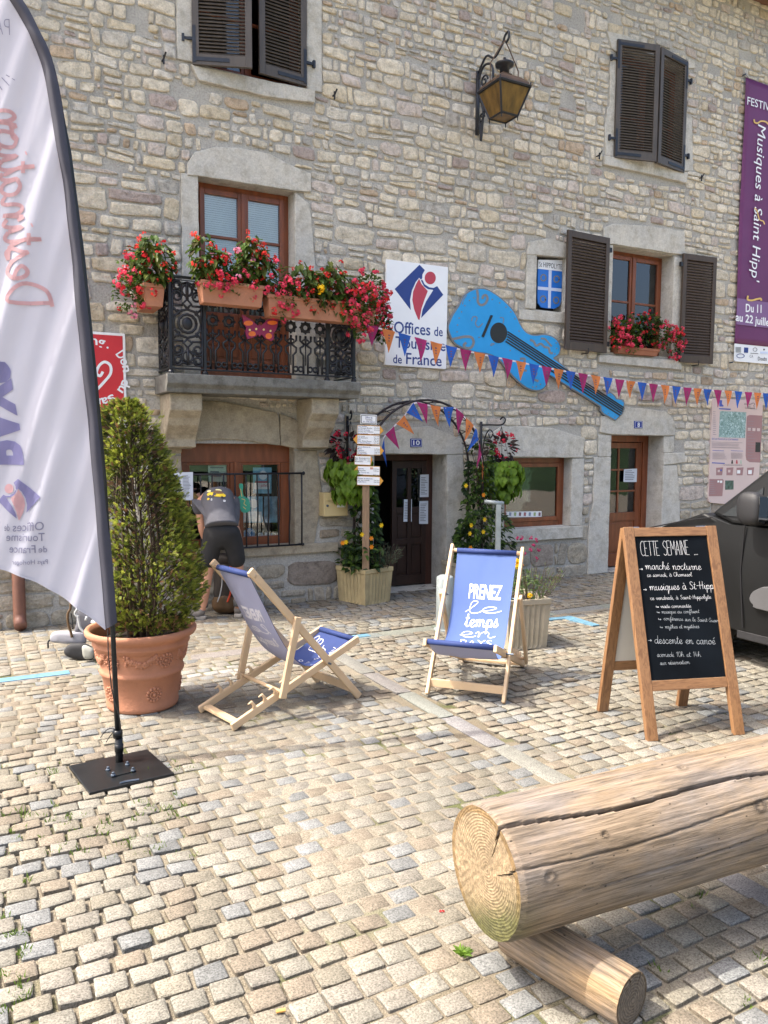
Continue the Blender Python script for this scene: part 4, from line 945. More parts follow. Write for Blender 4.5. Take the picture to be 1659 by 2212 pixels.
# trail information panel
mPk = mat('pale_pink_panel', (.62, .50, .48), .4, var=.03); mMv = mat('mauve_panel', (.34, .19, .20), .4, var=.04)
def map_mat():
    mt, t_, b = nodes('printed_map'); tc = N(t_, 'ShaderNodeTexCoord'); n = N(t_, 'ShaderNodeTexNoise', Scale=26, Detail=8, Distortion=1.5); t_.links.new(tc.outputs['Object'], n.inputs['Vector'])
    t_.links.new(ramp(t_, n.outputs[0], [(.35, (.12, .22, .20)), (.55, (.28, .42, .42)), (.7, (.55, .68, .72))]), b.inputs['Base Color']); b.inputs['Roughness'].default_value = .4; return mt
F = Flat(X7, .03); t = thing('trail_panel', 'pink hiking trail information panel with map on the wall behind the van', 'sign', F.p(600, 2100))
g = MB(); F.poly(g, [(260, 85), (1140, 138), (1180, 160), (1192, 205), (1090, 2130), (1050, 2185), (190, 2113), (150, 2090), (138, 2040), (215, 190), (232, 110)], .008, back=.03); g.build('board', mPk, t)
g = MB(); F.poly(g, [(360, 335), (868, 360), (845, 860), (335, 845)], .0095); g.build('map', map_mat(), t)
g = MB(); F.poly(g, [(930, 412), (1180, 426), (1135, 1335), (930, 1325), (870, 1285), (857, 1200), (875, 480), (890, 430)], .0095); F.poly(g, [(155, 1652), (415, 1654), (430, 1680), (405, 1975), (390, 1985), (145, 1985)], .0095)
for x in (285, 485, 680, 885): F.poly(g, [(x, 1435), (x+135, 1425), (x+115, 1580), (x, 1580)], .0095)
g.build('text_box', mMv, t)
g = MB(); F.text(g, 'Chemins', (828, 218), (962, 222), 36, .010, 0); F.text(g, 'de la', (893, 256), (945, 258), 26, .010, 0); F.text(g, 'Contrebande', (842, 292), (1035, 300), 38, .010, 0); F.text(g, 'SUR LES TRACES DE LA CONTREBANDE', (200, 890), (712, 906), 32, .010, 1)
F.line(g, [(960, 200), (1000, 180), (1030, 205), (1010, 235), (1030, 262)], 8, .010, 0); F.poly(g, [(350, 125), (400, 128), (395, 200), (430, 235), (420, 250), (360, 250), (345, 240)], .010, 1); F.poly(g, [(342, 280), (565, 292), (563, 315), (340, 302)], .010, 1)
for y in (930, 955, 975, 995, 1025, 1040): F.poly(g, [(200, y), (R(700, 805), y+18), (R(700, 805), y+25), (200, y+7)], .010, 2)
for k in range(8):
    F.poly(g, [(215, 1140+k*17), (R(430, 495), 1143+k*17), (495-R(0, 50), 1148+k*17), (215, 1146+k*17)], .010, 2); F.poly(g, [(570, 1143+k*15), (R(760, 815), 1146+k*15), (800, 1151+k*15), (570, 1149+k*15)], .010, 2)
for k in range(12): F.poly(g, [(225, 345+k*40), (R(250, 300), 347+k*40), (270, 357+k*40), (225, 355+k*40)], .010, 2)
for k in range(14): F.poly(g, [(890, 530+k*55), (R(960, 1120), 534+k*55), (1000, 542+k*55), (890, 538+k*55)], .011, 2)
for k in range(7): F.poly(g, [(165, 1695+k*38), (R(220, 275), 1697+k*38), (270, 1706+k*38), (165, 1704+k*38)], .011, 2)
F.poly(g, [(215, 1097), (435, 1103), (435, 1112), (215, 1106)], .010, 1); F.poly(g, [(570, 1100), (805, 1108), (805, 1116), (570, 1108)], .010, 1); F.poly(g, [(205, 1330), (450, 1340), (450, 1358), (205, 1348)], .010, 1); F.text(g, 'www.lescheminsdelacontrebande.com', (415, 1388), (790, 1392), 22, .010, 0)
for x, m_ in ((595, 0), (685, 3), (765, 4)): F.poly(g, [(x-20, 1355), (x-8, 1285), (x+8, 1282), (x+16, 1355)], .010, m_)
F.poly(g, [(1047, 940), (1140, 944), (1133, 1135), (1040, 1130)], .011, 0); F.poly(g, [(460, 1680), (622, 1680), (620, 1855), (458, 1860)], .010, 5)
for x, y in ((895, 660), (985, 665), (1075, 668)): F.poly(g, [(x, y), (x+58, y+3), (x+54, y+60), (x-2, y+58)], .011, 6)
for x, y, s_, m_ in ((315, 1475, 40, 6), (365, 1465, 30, 1), (515, 1475, 45, 6), (690, 1480, 60, 7), (905, 1480, 70, 7), (310, 1680, 35, 7), (360, 1682, 42, 7)): F.poly(g, [(x, y), (x+s_, y), (x+s_-4, y+s_*1.1), (x-3, y+s_*1.1)], .011, m_)
g.build('print', [mInkB, mat('blue_print', (.06, .10, .42), .5), mat('grey_mauve_print', (.30, .24, .27), .5), mRedP, mat('pale_green_print', (.42, .52, .42), .5), mat('landscape_photo', (.06, .12, .10), .4, var=.7, scale=22), mPk, mSignW], t)
# blood-donor sign behind the flag
F = Flat((0, 0, 1.8228), .03); rx = F.p(272, 722); t = thing('blood_donor_sign', 'red square sign lettered Don du sang half hidden behind the feather flag', 'sign', F.p(240, 960))
xr_, zt_, zb_ = F.p(272, 800).x, F.p(272, 721).z, F.p(270, 965).z; zm_ = F.p(271, 894).z; xl_ = xr_-.78; q = lambda x, z, o=.03: V3((x, YF-o, z))
g = MB(); g.prism([q(xl_, zb_), q(xr_, zb_), q(xr_, zt_), q(xl_, zt_)], NY, .006, back=.03); g.build('board', mSignW, t, bevel=.004)
g = MB(); g.prism([q(xl_+.025, zm_), q(xr_-.025, zm_), q(xr_-.025, zt_-.025), q(xl_+.025, zt_-.025)], NY, .0075); g.build('red_field', mRed, t)
g = MB(); cc = F.p(206, 803); rr = .29; word = "Don du sang. Don du sang. "
for k, ch in enumerate(word):
    if ch == ' ': continue
    an = math.radians(36-k*360/len(word)); p = V3((cc.x+rr*math.cos(an), YF-.03, cc.z+rr*math.sin(an))); tx = V3((math.sin(an), 0, -math.cos(an)))
    wd_ = .035 if ch in '.i' else .062; wd_ = .02 if ch == '.' else wd_
    text(g, ch, p-tx*wd_/2-V3((math.cos(an), 0, math.sin(an)))*.04, p+tx*wd_/2-V3((math.cos(an), 0, math.sin(an)))*.04, .085, NY, .009, 0, .02)
F.line(g, [(206, 845), (222, 828), (238, 808), (238, 790), (226, 782), (214, 790), (208, 806), (216, 812), (222, 803)], 6, .009)
g.build('lettering', mSignW, t)
g = MB(); F.text(g, 'Salle des Fêtes', (150, 912), (258, 909), 15, .009, bold=.01); F.text(g, 'ST HIPPOLYTE', (165, 934), (263, 931), 16, .009, bold=.01); g.build('caption', mInkB, t)
# house numbers
for num, ref, pts, ta, tb, hh, lab in (('10', Y3, [(675, 326), (756, 327), (757, 387), (675, 388)], (693, 372), (740, 372), 32, 'blue enamel house number plate reading 10 over the left door'), ('8', Y4, [(1237, 327), (1305, 328), (1305, 387), (1237, 387)], (1262, 374), (1281, 374), 34, 'blue enamel house number plate reading 8 over the right door')):
    F = Flat(ref, .037); t = thing('number_plate', lab, 'house number', F.p(*pts[3])); g = MB(); F.poly(g, pts, .006, back=.02); g.build('plate', mat('cobalt_enamel', (.02, .035, .24), .25), t, bevel=.002)
    g = MB(); F.text(g, num, ta, tb, hh, .007, bold=.015); x0, y0, x1, y1 = pts[0][0]+6, pts[0][1]+6, pts[2][0]-6, pts[2][1]-6
    F.line(g, [(x0, y0), (x1, y0), (x1, y1), (x0, y1), (x0, y0)], 2.5, .007, sm=False); g.build('number', mSignW, t)
# letter box
mMail = mat('beige_painted_steel', (.56, .44, .22), .4, var=.06)
F = Flat(Y3, .15); p0, p1 = F.p(48, 893), F.p(221, 735); t = thing('letter_box', 'beige steel letter box on the wall under the left hanging basket', 'letter box', F.p(130, 895))
g = MB(); g.box(p0.x, p1.x, YF-.15, YF-.01, p0.z, p1.z+.03); g.build('box', mMail, t, bevel=.006)
g = MB(); F.poly(g, [(66, 760), (202, 752), (202, 770), (66, 776)], .012); F.poly(g, [(56, 790), (215, 784), (215, 786), (56, 792)], .003); g.build('flap', mMail, t, bevel=.002)
g = MB(); F.poly(g, [(142, 808), (202, 806), (202, 824), (142, 826)], .004); g.build('name_plate', mSignW, t); g = MB(); F.poly(g, circ(72, 814, 9, 9, 12), .006); g.build('lock', mZinc, t)
# wall lantern
mAmb = mat('dirty_amber_glass', (.135, .075, .014), .35, var=.6, scale=5, stretch=(3, 3, .8)); mCop = mat('weathered_copper', (.12, .075, .05), .5, .4, var=.3, scale=9)
LO = .55; lc = wl(Z3, (1005, 760), o=LO)[0]; t = thing('wall_lantern', 'old amber-glazed street lantern on a scrolled iron wall bracket', 'lantern', lc)
zt_ = wl(Z3, (975, 640), o=LO+.2)[0].z; zb_ = wl(Z3, (980, 907), o=LO+.12)[0].z; rt, rb = .205, .11; hgt = zt_-zb_
M = Matrix.Translation((lc.x, YF-LO, 0))
g = MB(); s4 = lambda r_, z: [M@V3((r_*a_, r_*b_, z)) for a_, b_ in ((-1, -1), (1, -1), (1, 1), (-1, 1))]
A, B = s4(rt, zt_), s4(rb, zb_); g.add(A+B, [(i, (i+1) % 4, 4+(i+1) % 4, 4+i) for i in range(4)]+[(4, 5, 6, 7)]); g.build('glazing', mAmb, t)
g = MB()
for i in range(4):
    g.tube([A[i], B[i]], .012, 6); g.tube([A[i], A[(i+1) % 4]], .018, 6); g.tube([B[i], B[(i+1) % 4]], .012, 6); g.tube([B[i], B[i]+V3((0, 0, -.05))], [.008, .005], 5); g.tube([A[i], A[i]+V3((0, 0, .04))], .008, 5)
g.build('frame', mIron, t)
g = MB(); hood = [s4(rt*.98, zt_), s4(rt*.93, zt_+.05), s4(rt*.62, zt_+.11), s4(rt*.28, zt_+.15), s4(.06, zt_+.16)]
vs = [p for l in hood for p in l]; g.add(vs, [(i*4+k, i*4+(k+1) % 4, i*4+4+(k+1) % 4, i*4+4+k) for i in range(4) for k in range(4)]); g.build('hood', mCop, t)
g = MB(); g.lathe([(.055, zt_+.15), (.05, zt_+.24), (.10, zt_+.25), (.105, zt_+.275), (.05, zt_+.295), (.02, zt_+.31), (.015, zt_+.34)], 16, (lc.x, YF-LO, 0)); g.build('chimney', mIron, t, smooth=True)
g = MB(); P_ = lambda o_, z: V3((lc.x, YF-o_, z)); zh = zt_+.52
for sx in (-1, 1): g.tube([(lc.x+sx*.19, YF-LO, zt_+.05), (lc.x+sx*.19, YF-LO, zt_+.24), (lc.x+sx*.05, YF-LO, zh-.06), (lc.x, YF-LO, zh)], .007, 6)
g.build('hanger', mCop, t)
g = MB(); bt, bb = zh-.12, zb_-.02; g.box(lc.x-.02, lc.x+.02, YF-.055, YF-.03, bb, bt)
def bez(*pts): return smooth([P_(o_, z) for o_, z in pts], 6)
g.tube(bez((.05, bt-.12), (.12, bt-.01), (.22, bt+.01), (.32, bt-.06), (.33, bt-.22), (.24, bt-.40), (.16, bt-.55), (.12, bt-.80), (.10, bb+.12), (.06, bb+.05)), .014, 6)
g.tube(bez((.05, bt-.02), (.2, bt+.10), (.36, bt+.02), (.5, bt+.10), (LO, zh+.05), (LO+.06, zh+.07), (LO+.07, zh-.0), (LO+.02, zh-.03)), .013, 6)
for cz, r0, o0 in ((bt-.16, .07, .17), (bb+.16, .055, .13), (bt-.34, .05, .12)): g.tube([P_(o0+r0*(1-.05*k)*math.cos(k*.55), cz+r0*(1-.05*k)*math.sin(k*.55)) for k in range(16)], .011, 6)
g.tube(bez((.06, bt-.1), (.10, bt-.3), (.16, bt-.5)), .012, 6); g.build('bracket', mIronB, t, smooth=True)
# butterfly on the railing
F = Flat(Z7, BO-.02); t = thing('wooden_butterfly', 'magenta wooden butterfly with orange spots on the balcony railing', 'decoration', F.p(885, 680))
g = MB(); F.poly(g, [(790, 537), (840, 565), (872, 595), (880, 600), (887, 590), (894, 600), (930, 565), (988, 557), (985, 590), (975, 625), (960, 640), (965, 668), (950, 683), (915, 665), (897, 645), (890, 655), (884, 658), (878, 645), (860, 660), (820, 672), (808, 630), (815, 610), (800, 585)], .012, back=.006); g.build('wings', mat('magenta_paint', (.24, .008, .065), .45), t)
g = MB()
for q in (circ(825, 585, 25, 14, 16), circ(955, 583, 27, 12, 16), circ(845, 643, 20, 14, 14), circ(935, 655, 18, 16, 14)): F.poly(g, q, .014, 0)
for q in ((832, 622), (867, 617), (908, 620), (945, 627)): F.poly(g, circ(*q, 6, 6, 10), .014, 1)
g.build('spots', [mat('orange_paint', (.75, .16, .02), .45), mat('cream_paint', (.75, .62, .25), .5)], t)
# bunting
BC = [mat('magenta_cloth', (.42, .03, .16), .8, var=.1, trans=.35), mat('orange_cloth', (.75, .24, .07), .8, var=.1, trans=.35), mat('blue_cloth', (.03, .13, .55), .8, var=.1, trans=.35)]
mTape = mat('pale_tape', (.72, .66, .70), .7); mPrt = mat('faint_print', (.16, .08, .12), .8)
def bunting(label, line, n, first, size, hang, group=None, skew=None):
    t = thing('bunting', label, 'bunting', line[0]); L = smooth(line, 8); Lv = [V3(p) for p in L]
    ds = [0]
    for i in range(1, len(Lv)): ds.append(ds[-1]+(Lv[i]-Lv[i-1]).length)
    def at(s):
        for i in range(1, len(Lv)):
            if ds[i] >= s: return Lv[i-1].lerp(Lv[i], (s-ds[i-1])/max(1e-6, ds[i]-ds[i-1]))
        return Lv[-1]
    g = MB(); vs = []; fs = []
    for i, p in enumerate(Lv): vs += [p, p-V3((0, 0, .018))]
    g.add(vs, [(2*i, 2*i+2, 2*i+3, 2*i+1) for i in range(len(Lv)-1)]); g.build('tape', mTape, t, solid=.002)
    tot = ds[-1]; st = tot/n
    for k in range(n):
        a, b = at(k*st+st*.10), at(k*st+st*.90); mid = (a+b)/2; w = (b-a).length; h = size*R(.93, 1.05)
        tip = mid+V3(hang(k) if hang else (R(-.02, .02), R(-.02, .03), -1)).normalized()*h; out_ = R(-.012, .012); g = MB()
        def fn(u, v, a=a, b=b, tip=tip, out_=out_): 
            p = a.lerp(b, u).lerp(tip, v); return p+V3((0, -.01+out_*math.sin(v*3)+.008*math.sin(u*6+v*4+k)*(1-v*.5), 0))
        g.grid(fn, 4, 5); c = (b-a).cross(tip-a).normalized()
        if c.y > 0: c = -c
        for m_ in range(3):
            u0 = .42; p0 = fn(.40, .22+m_*.12)+c*.004; p1 = fn(.60, .22+m_*.12)+c*.004; p2 = fn(.60, .27+m_*.12)+c*.004; p3 = fn(.40, .27+m_*.12)+c*.004; g.add([p0, p1, p2, p3], [(0, 1, 2, 3)], 1)
        g.build('pennant', [BC[(k+first) % 3], mPrt], t, smooth=True)
pts = [(785, 697), (850, 716), (960, 745), (1080, 772), (1235, 803), (1360, 823), (1480, 837), (1600, 846), (1659, 850)]
def away(x): return .62-.30*min(1, max(0, (x-785)/500))
line = [W(x, y, away(x)) for x, y in pts]; line.append(line[-1]+(line[-1]-line[-2])*1.5)
bunting('long string of magenta, orange and blue pennants running right from the balcony', line, 37, 0, .235, None)
# arch over the door, with its own short bunting
AO = .42; xc = W(924, 864, AO).x; ztop = W(924, 864, AO).z; xr = W(*zz(Y3, (1203, 440)), AO).x; ra = xr-xc; zs2 = ztop-ra
t = thing('garden_arch', 'round-topped black iron garden arch standing before the left door', 'arch', (xc, YF-AO, 0))
mIr2 = mat('brown_black_iron', (.022, .014, .016), .4, .2)
hoop = lambda o_, r_, zt_=0: [V3((xc-r_, YF-o_, .05)), V3((xc-r_, YF-o_, .8))]+[V3((xc-r_*math.cos(math.pi*k/24), YF-o_, zs2+zt_+r_*math.sin(math.pi*k/24))) for k in range(25)]+[V3((xc+r_, YF-o_, .8)), V3((xc+r_, YF-o_, .05))]
for o_ in (AO, AO-.30): g = MB(); g.tube(hoop(o_, ra), .013, 8); g.build('hoop', mIr2, t, smooth=True)
g = MB(); h1, h2 = hoop(AO, ra), hoop(AO-.36, ra)
for k in range(3, len(h1)-2, 2): g.tube([h1[k], h2[k+1]], .005, 5); g.tube([h1[k+1], h2[k]], .005, 5)
for sx in (-1, 1):
    for z in np.arange(.5, zs2, .25): g.tube([(xc+sx*ra, YF-AO, z), (xc+sx*ra, YF-AO+.30, z+.12)], .005, 5)
g.build('lattice', mIr2, t, smooth=True)
F = Flat(Y3, AO+.03); ln = [F.p(*q) for q in ((462, 420), (478, 318), (550, 238), (630, 155), (700, 64), (800, 78), (900, 97), (1005, 103), (1080, 180), (1152, 258), (1172, 370), (1192, 465), (1205, 560))]
hg = [(.2, 0, -1), (.45, 0, -.8), (.8, 0, -.75), (.85, 0, -.75), (.3, 0, -1), (.2, 0, -1), (.1, 0, -1), (-.1, 0, -1), (-.3, 0, -.9), (-.5, 0, -.8), (-.2, 0, -1), (0, 0, -1), (.1, 0, -1)]
bunting('short string of pennants wound round the iron garden arch', ln, 12, 2, .24, lambda k: hg[k])
# window posters
GI = -(GWY-YF)-.022
def poster(label, pts, mt, ink, lines, extra=None):
    P4 = wl(Y2, *pts, o=GI); o = sheet(None, P4, lines, 'poster', mt=mt, ink=ink); tag(o, label, 'poster'); return o
mPB = mat('sky_blue_poster', (.22, .46, .62), .6, var=.25, scale=14); mPG = mat('pale_green_poster', (.50, .58, .50), .6, var=.2, scale=20); mPP = mat('landscape_poster', (.16, .30, .42), .6, var=.7, scale=12)
poster('pale green festival poster behind the upper left pane', [(432, 362), (630, 362), (628, 630), (434, 630)], mPG, mInk, 5)
o = poster('light blue poster with white circle behind the upper right pane', [(883, 487), (1070, 487), (1068, 748), (884, 748)], mPB, mRedP, 0)
F = Flat(Y2, GI+.003); g = MB(); F.poly(g, circ(985, 565, 42, 46), 0); F.poly(g, [(895, 642), (1052, 642), (1052, 705), (895, 705)], 0); g.build('white_field', mSignW, o); g = MB(); F.text(g, '21 juillet', (920, 680), (1028, 680), 30, .003, 0); F.poly(g, [(905, 625), (1040, 625), (1040, 640), (905, 640)], .003); g.build('lettering', mRedP, o)
o = poster('light blue poster with text lines low behind the right pane', [(782, 778), (980, 778), (980, 1040), (780, 1040)], mPB, mSignW, 0)
g = MB(); F.poly(g, circ(890, 850, 46, 46), 0); F.poly(g, [(795, 930), (970, 930), (970, 1030), (795, 1030)], 0); g.build('white_field', mSignW, o)
poster('colourful landscape poster low behind the right pane', [(995, 778), (1170, 778), (1172, 1040), (995, 1040)], mPP, mSignW, 0)
g = MB(); F.poly(g, circ(847, 1152, 57, 57), 0); o = g.build('wifi_sticker', mat('sticker_blue', (.06, .22, .45), .5), None); tag(o, 'round blue wireless sticker low in the ground-floor window', 'sticker')
g = MB(); 
for r_ in (14, 26, 38): F.line(g, [(847+r_*math.cos(a_), 1150-r_*math.sin(a_)) for a_ in np.linspace(.8, 2.34, 8)], 6, .003, sm=False)
F.poly(g, circ(847, 1148, 5, 5, 8), .003); g.build('wireless_mark', mSignW, o)
for k, (x, c) in enumerate(((932, (.5, .42, .4)), (1000, (.35, .45, .6)), (1065, (.5, .55, .4)), (1125, (.55, .42, .4)))):
    g = MB(); F.poly(g, [(x, 1142), (x+52, 1142), (x+52, 1204), (x, 1204)], 0, 0); F.poly(g, [(x+15, 1152), (x+36, 1156), (x+32, 1196), (x+12, 1190)], .003, 1)
    o = g.build('leaflet', [mPaper, mat('leaflet_print', c, .6, var=.5, scale=40)], None); tag(o, 'small pale leaflet in the row along the bottom of the ground-floor window', 'leaflet', 'leaflets in the ground-floor window')
F4 = Flat(Y4, -.125)
g = MB(); F4.poly(g, [(168, 1068), (482, 1064), (482, 1110), (168, 1113)], 0, 0)
for k, x in enumerate(range(178, 480, 40)): F4.poly(g, [(x, 1072), (x+18, 1074), (x+14, 1104), (x-2, 1100)], .002, 1+k % 4)
o = g.build('leaflet_strip', [mSignW, mat('fig_red', (.35, .12, .12), .6), mat('fig_grey', (.25, .3, .4), .6), mat('fig_green', (.3, .4, .18), .6), mat('fig_plum', (.2, .1, .12), .6)], None); tag(o, 'white strip of small pictures along the right ground-floor window', 'sticker strip')
F = Flat(Y2, .135); g = MB(); 
for k, (x, y, w_, h_) in enumerate(((78, 540, 105, 240), (160, 535, 118, 280))): 
    P4 = [F.p(*q) for q in ((x, y), (x+w_, y-3), (x+w_+2, y+h_), (x+8, y+h_))]; o = sheet(None, P4, 16, 'notice'); o.location.y = -.006*k; tag(o, ('printed white notice hung on the window grille, partly behind the other' if k == 0 else 'printed white notice hung on the window grille beside the stooping man'), 'notice')
g = MB(); F.poly(g, smooth([(745, 655), (762, 648), (780, 655), (782, 690), (778, 720), (785, 765), (805, 785), (835, 800), (852, 850), (855, 890), (845, 925), (800, 942), (765, 925), (745, 870), (735, 830), (732, 790), (755, 768), (758, 720), (748, 690)], 4, True), .008, back=.008); o = g.build('small_guitar', mat('green_painted_wood', (.035, .30, .19), .5, var=.1), None); tag(o, 'small green cut-out guitar hung on the window grille', 'decoration')
g = MB()
for k in ([(755, 700), (762, 740), (770, 780)], [(765, 800), (800, 815), (790, 850), (815, 870)], [(780, 880), (810, 905)]): F.line(g, k, 6, .010)
g.build('string', mGold, o)
# ------------------------------------------------------------------ plants and pots
mLeaf = mat('green_leaf', (1, 1, 1), .5, var=.2, scale=20, attr=True, trans=.45, spec=.35)
mPetal = mat('flower_petal', (1, 1, 1), .6, var=.1, scale=30, attr=True, trans=.3, spec=.2)
mTerra = mat('terracotta', (.42, .185, .105), .75, var=.2, scale=5, bump=.2, bscale=60, det=9)
mTerraD = mat('weathered_terracotta', (.33, .13, .07), .8, var=.2, scale=6, bump=.15, bscale=60)
mSoil = mat('potting_soil', (.03, .02, .014), .95, var=.5, scale=40, bump=.8, bscale=60)
mStem = mat('woody_stem', (.07, .045, .028), .8, var=.3, scale=20)
def rv(): 
    while True:
        v = V3((R(-1, 1), R(-1, 1), R(-1, 1)))
        if .05 < v.length < 1: return v.normalized()
def leaf(mb, p, d, l, w, col, n=None, fold=.25):
    d = V3(d).normalized(); n = n or rv(); s = d.cross(n)
    if s.length < .05: s = d.cross(V3((0, 0, 1)))
    s.normalize(); n = s.cross(d); e = w*fold
    mb.add([p, p+d*l*.42+s*w*.5+n*e, p+d*l*1.0-n*e*.6, p+d*l*.42-s*w*.5+n*e], [(0, 1, 2), (0, 2, 3)], 0, col)
def bigleaf(mb, p, d, l, w, col, n):           # pointed heart-shaped leaf, folded on its midrib and drooping
    d = V3(d).normalized(); s = d.cross(n); s.normalize(); n = s.cross(d); e = w*.14
    q = lambda a, b, c: p+d*a*l+s*b*w+n*c
    mb.add([q(0, 0, 0), q(-.08, .3, e), q(.3, .52, e), q(.7, .3, e*.2), q(1, 0, -e*2.2), q(.7, -.3, e*.2), q(.3, -.52, e), q(-.08, -.3, e), q(.4, 0, -e*.2)],
           [(0, 1, 2, 8), (8, 2, 3, 4), (8, 4, 5, 6), (0, 8, 6, 7)], 0, col)
def shade(c, a=.75, b=1.25): s = R(a, b); return tuple(q*s for q in c)
def cluster(mb, p, r, col, n=11, out=None):    # a head of small florets
    for _ in range(n):
        v = rv()
        if out is not None and v.dot(out) < -.2: v = -v
        c = shade(col, .7, 1.3); q = p+v*r*R(.5, 1); 
        t = v.cross(rv()).normalized(); b = v.cross(t); e = r*.46
        mb.add([q+t*e, q+b*e*.8, q-t*e, q-b*e*.8], [(0, 1, 2, 3)], 0, c)
RED = (.62, .03, .035); PINK = (.74, .07, .13); LPINK = (.80, .30, .42); SCAR = (.78, .06, .045); YEL = (.85, .55, .02); ORA = (.85, .28, .02)
GRN = (.075, .135, .022); DGRN = (.025, .05, .015); LIME = (.155, .265, .022); BRZ = (.085, .075, .022); OLV = (.16, .19, .035)
def floral(name, label, box_pts, mbox, clumps, group=None, hooks=None):
    """a planted trough: box_pts = (x0,x1,y0,y1,z0,z1); clumps = list of (x,y,z,rx,rz,kind,n)"""
    x0, x1, y0, y1, z0, z1_ = box_pts; t = thing(name, label, 'flower box', ((x0+x1)/2, (y0+y1)/2, z0), group)
    g = MB(); e = .018
    M_ = None
    vs = lambda k, z: [(x0+k, y0+k, z), (x1-k, y0+k, z), (x1-k, y1-k, z), (x0+k, y1-k, z)]
    L = [vs(.02, z0), vs(.004, z1_-.035), vs(-.006, z1_-.035), vs(-.006, z1_), vs(e, z1_), vs(e, z1_-.03)]
    g.add([p for l in L for p in l], [(i*4+k, i*4+(k+1) % 4, i*4+4+(k+1) % 4, i*4+4+k) for i in range(5) for k in range(4)]+[(3, 2, 1, 0), (20, 21, 22, 23)]); g.build('box', mbox, t, bevel=.003)
    fo = MB(); fl = MB()
    for x, y, z, rx, rz, kind, n in clumps:
        for _ in range(int(n*1.25)):
            v = rv(); rr = R(.45, 1)**.6; p = V3((x+v.x*rx*rr, y+v.y*rx*rr*.75-.02, z+v.z*rz*rr)); o_ = V3((v.x, v.y-.4, v.z*.5)).normalized()
            if kind == 'begonia':
                d = V3((o_.x*.7, o_.y*.7, R(-1.1, .15))); bigleaf(fo, p, d, R(.075, .115), R(.045, .065), shade(GRN if rnd.random() < .55 else (OLV if rnd.random() < .6 else BRZ)), (o_+V3((0, -.3, .7))).normalized())
                if rnd.random() < .20: cluster(fl, p+o_*.05, R(.022, .034), SCAR if rnd.random() < .75 else RED, 7, o_)
            elif kind == 'dark':
                d = V3((o_.x, o_.y, R(-.8, .6))); bigleaf(fo, p, d, R(.05, .09), R(.03, .045), shade(DGRN if rnd.random() < .6 else GRN), (o_+V3((0, -.2, .6))).normalized())
                if rnd.random() < .10: cluster(fl, p+o_*.05, R(.022, .034), RED, 7, o_)
            else:
                for _k in range(2): q = p+rv()*.03; leaf(fo, q, o_+rv()*.6, R(.03, .05), R(.025, .04), shade(GRN), (o_+V3((0, 0, .8))).normalized())
                if rnd.random() < (.27 if kind == 'geranium' else .24): cluster(fl, p+o_*.06, R(.026, .044), shade(PINK if kind == 'geranium' else LPINK, .85, 1.1) if rnd.random() < .8 else RED, 12, o_)
    fo.build('foliage', mLeaf, t)
    if fl.f: fl.build('flowers', mPetal, t)
    return t
bo = BO+.17; P_ = lambda x, y, o: W(*zz(Z7, (x, y)), o)
def trough(label, xa, xb, ya, yb, cl, name='flower_box'):
    a, b = P_(xa, ya, bo), P_(xb, yb, bo); zt = (a.z+b.z)/2; zb_ = zt-.20; C_ = []
    for x, dz, rx, rz, kind, n in cl: q = P_(x, 400, BO+.08); C_.append((q.x, YF-BO-.09, zt+dz, rx, rz, kind, n))
    return floral(name, label, (a.x, b.x, YF-bo, YF-BO+.02, zb_, zt), mTerra, C_, 'flower boxes hung on the balcony railing')
trough('terracotta flower box on the left of the balcony rail, red begonias and pink geraniums', 572, 912, 340, 385, [(575, .20, .10, .24, 'begonia', 60), (640, .15, .12, .16, 'begonia', 60), (700, .05, .12, .14, 'geranium', 60), (770, .13, .10, .15, 'pink', 50), (840, .24, .11, .24, 'begonia', 75), (900, .15, .10, .2, 'begonia', 60), (640, -.02, .12, .09, 'geranium', 45), (790, .0, .13, .1, 'geranium', 45), (700, .14, .10, .12, 'pink', 25)])
trough('long terracotta flower box on the right of the balcony rail, thick with pink geraniums', 936, 1448, 398, 500, [(960, .12, .13, .18, 'geranium', 80), (1040, .02, .13, .14, 'geranium', 70), (1110, .17, .12, .20, 'begonia', 75), (1190, .10, .13, .2, 'begonia', 80), (1270, .16, .15, .24, 'begonia', 90), (1340, .06, .13, .2, 'begonia', 60), (1390, .0, .15, .2, 'geranium', 110), (1440, -.02, .14, .22, 'geranium', 90), (1000, -.10, .09, .1, 'geranium', 30), (1410, -.22, .07, .12, 'geranium', 30), (1210, -.02, .1, .12, 'dark', 40)])
def endbox(label, xs, sgn, zt, cl):
    x0, x1 = (xs-.19, xs) if sgn < 0 else (xs, xs+.19); y0, y1 = YF-BO+.02, YF-.08
    return floral('flower_box', label, (x0, x1, y0, y1, zt-.2, zt), mTerra, [(xs+sgn*.09+dx, y0+dy, zt+dz, rx, rz, k, n) for dx, dy, dz, rx, rz, k, n in cl], 'flower boxes hung on the balcony railing')
zl = P_(290, 375, BO-.1).z
endbox('small terracotta flower box hung on the left end of the balcony railing', bx0+.0, -1, zl, [(.02, .08, .22, .16, .22, 'begonia', 110), (-.04, .25, .18, .15, .2, 'begonia', 70), (-.17, .06, .08, .13, .2, 'geranium', 50), (-.2, .2, -.05, .12, .2, 'pink', 70), (-.12, .1, -.05, .12, .12, 'geranium', 40)])
zr = P_(1490, 505, BO-.05).z
endbox('small terracotta flower box hung on the right end of the balcony railing', bx1-.01, 1, zr, [(.05, .05, .18, .15, .2, 'geranium', 100), (.12, .2, .05, .16, .22, 'geranium', 100), (.2, .1, -.1, .1, .22, 'dark', 60), (.22, .1, -.2, .08, .14, 'geranium', 40)])
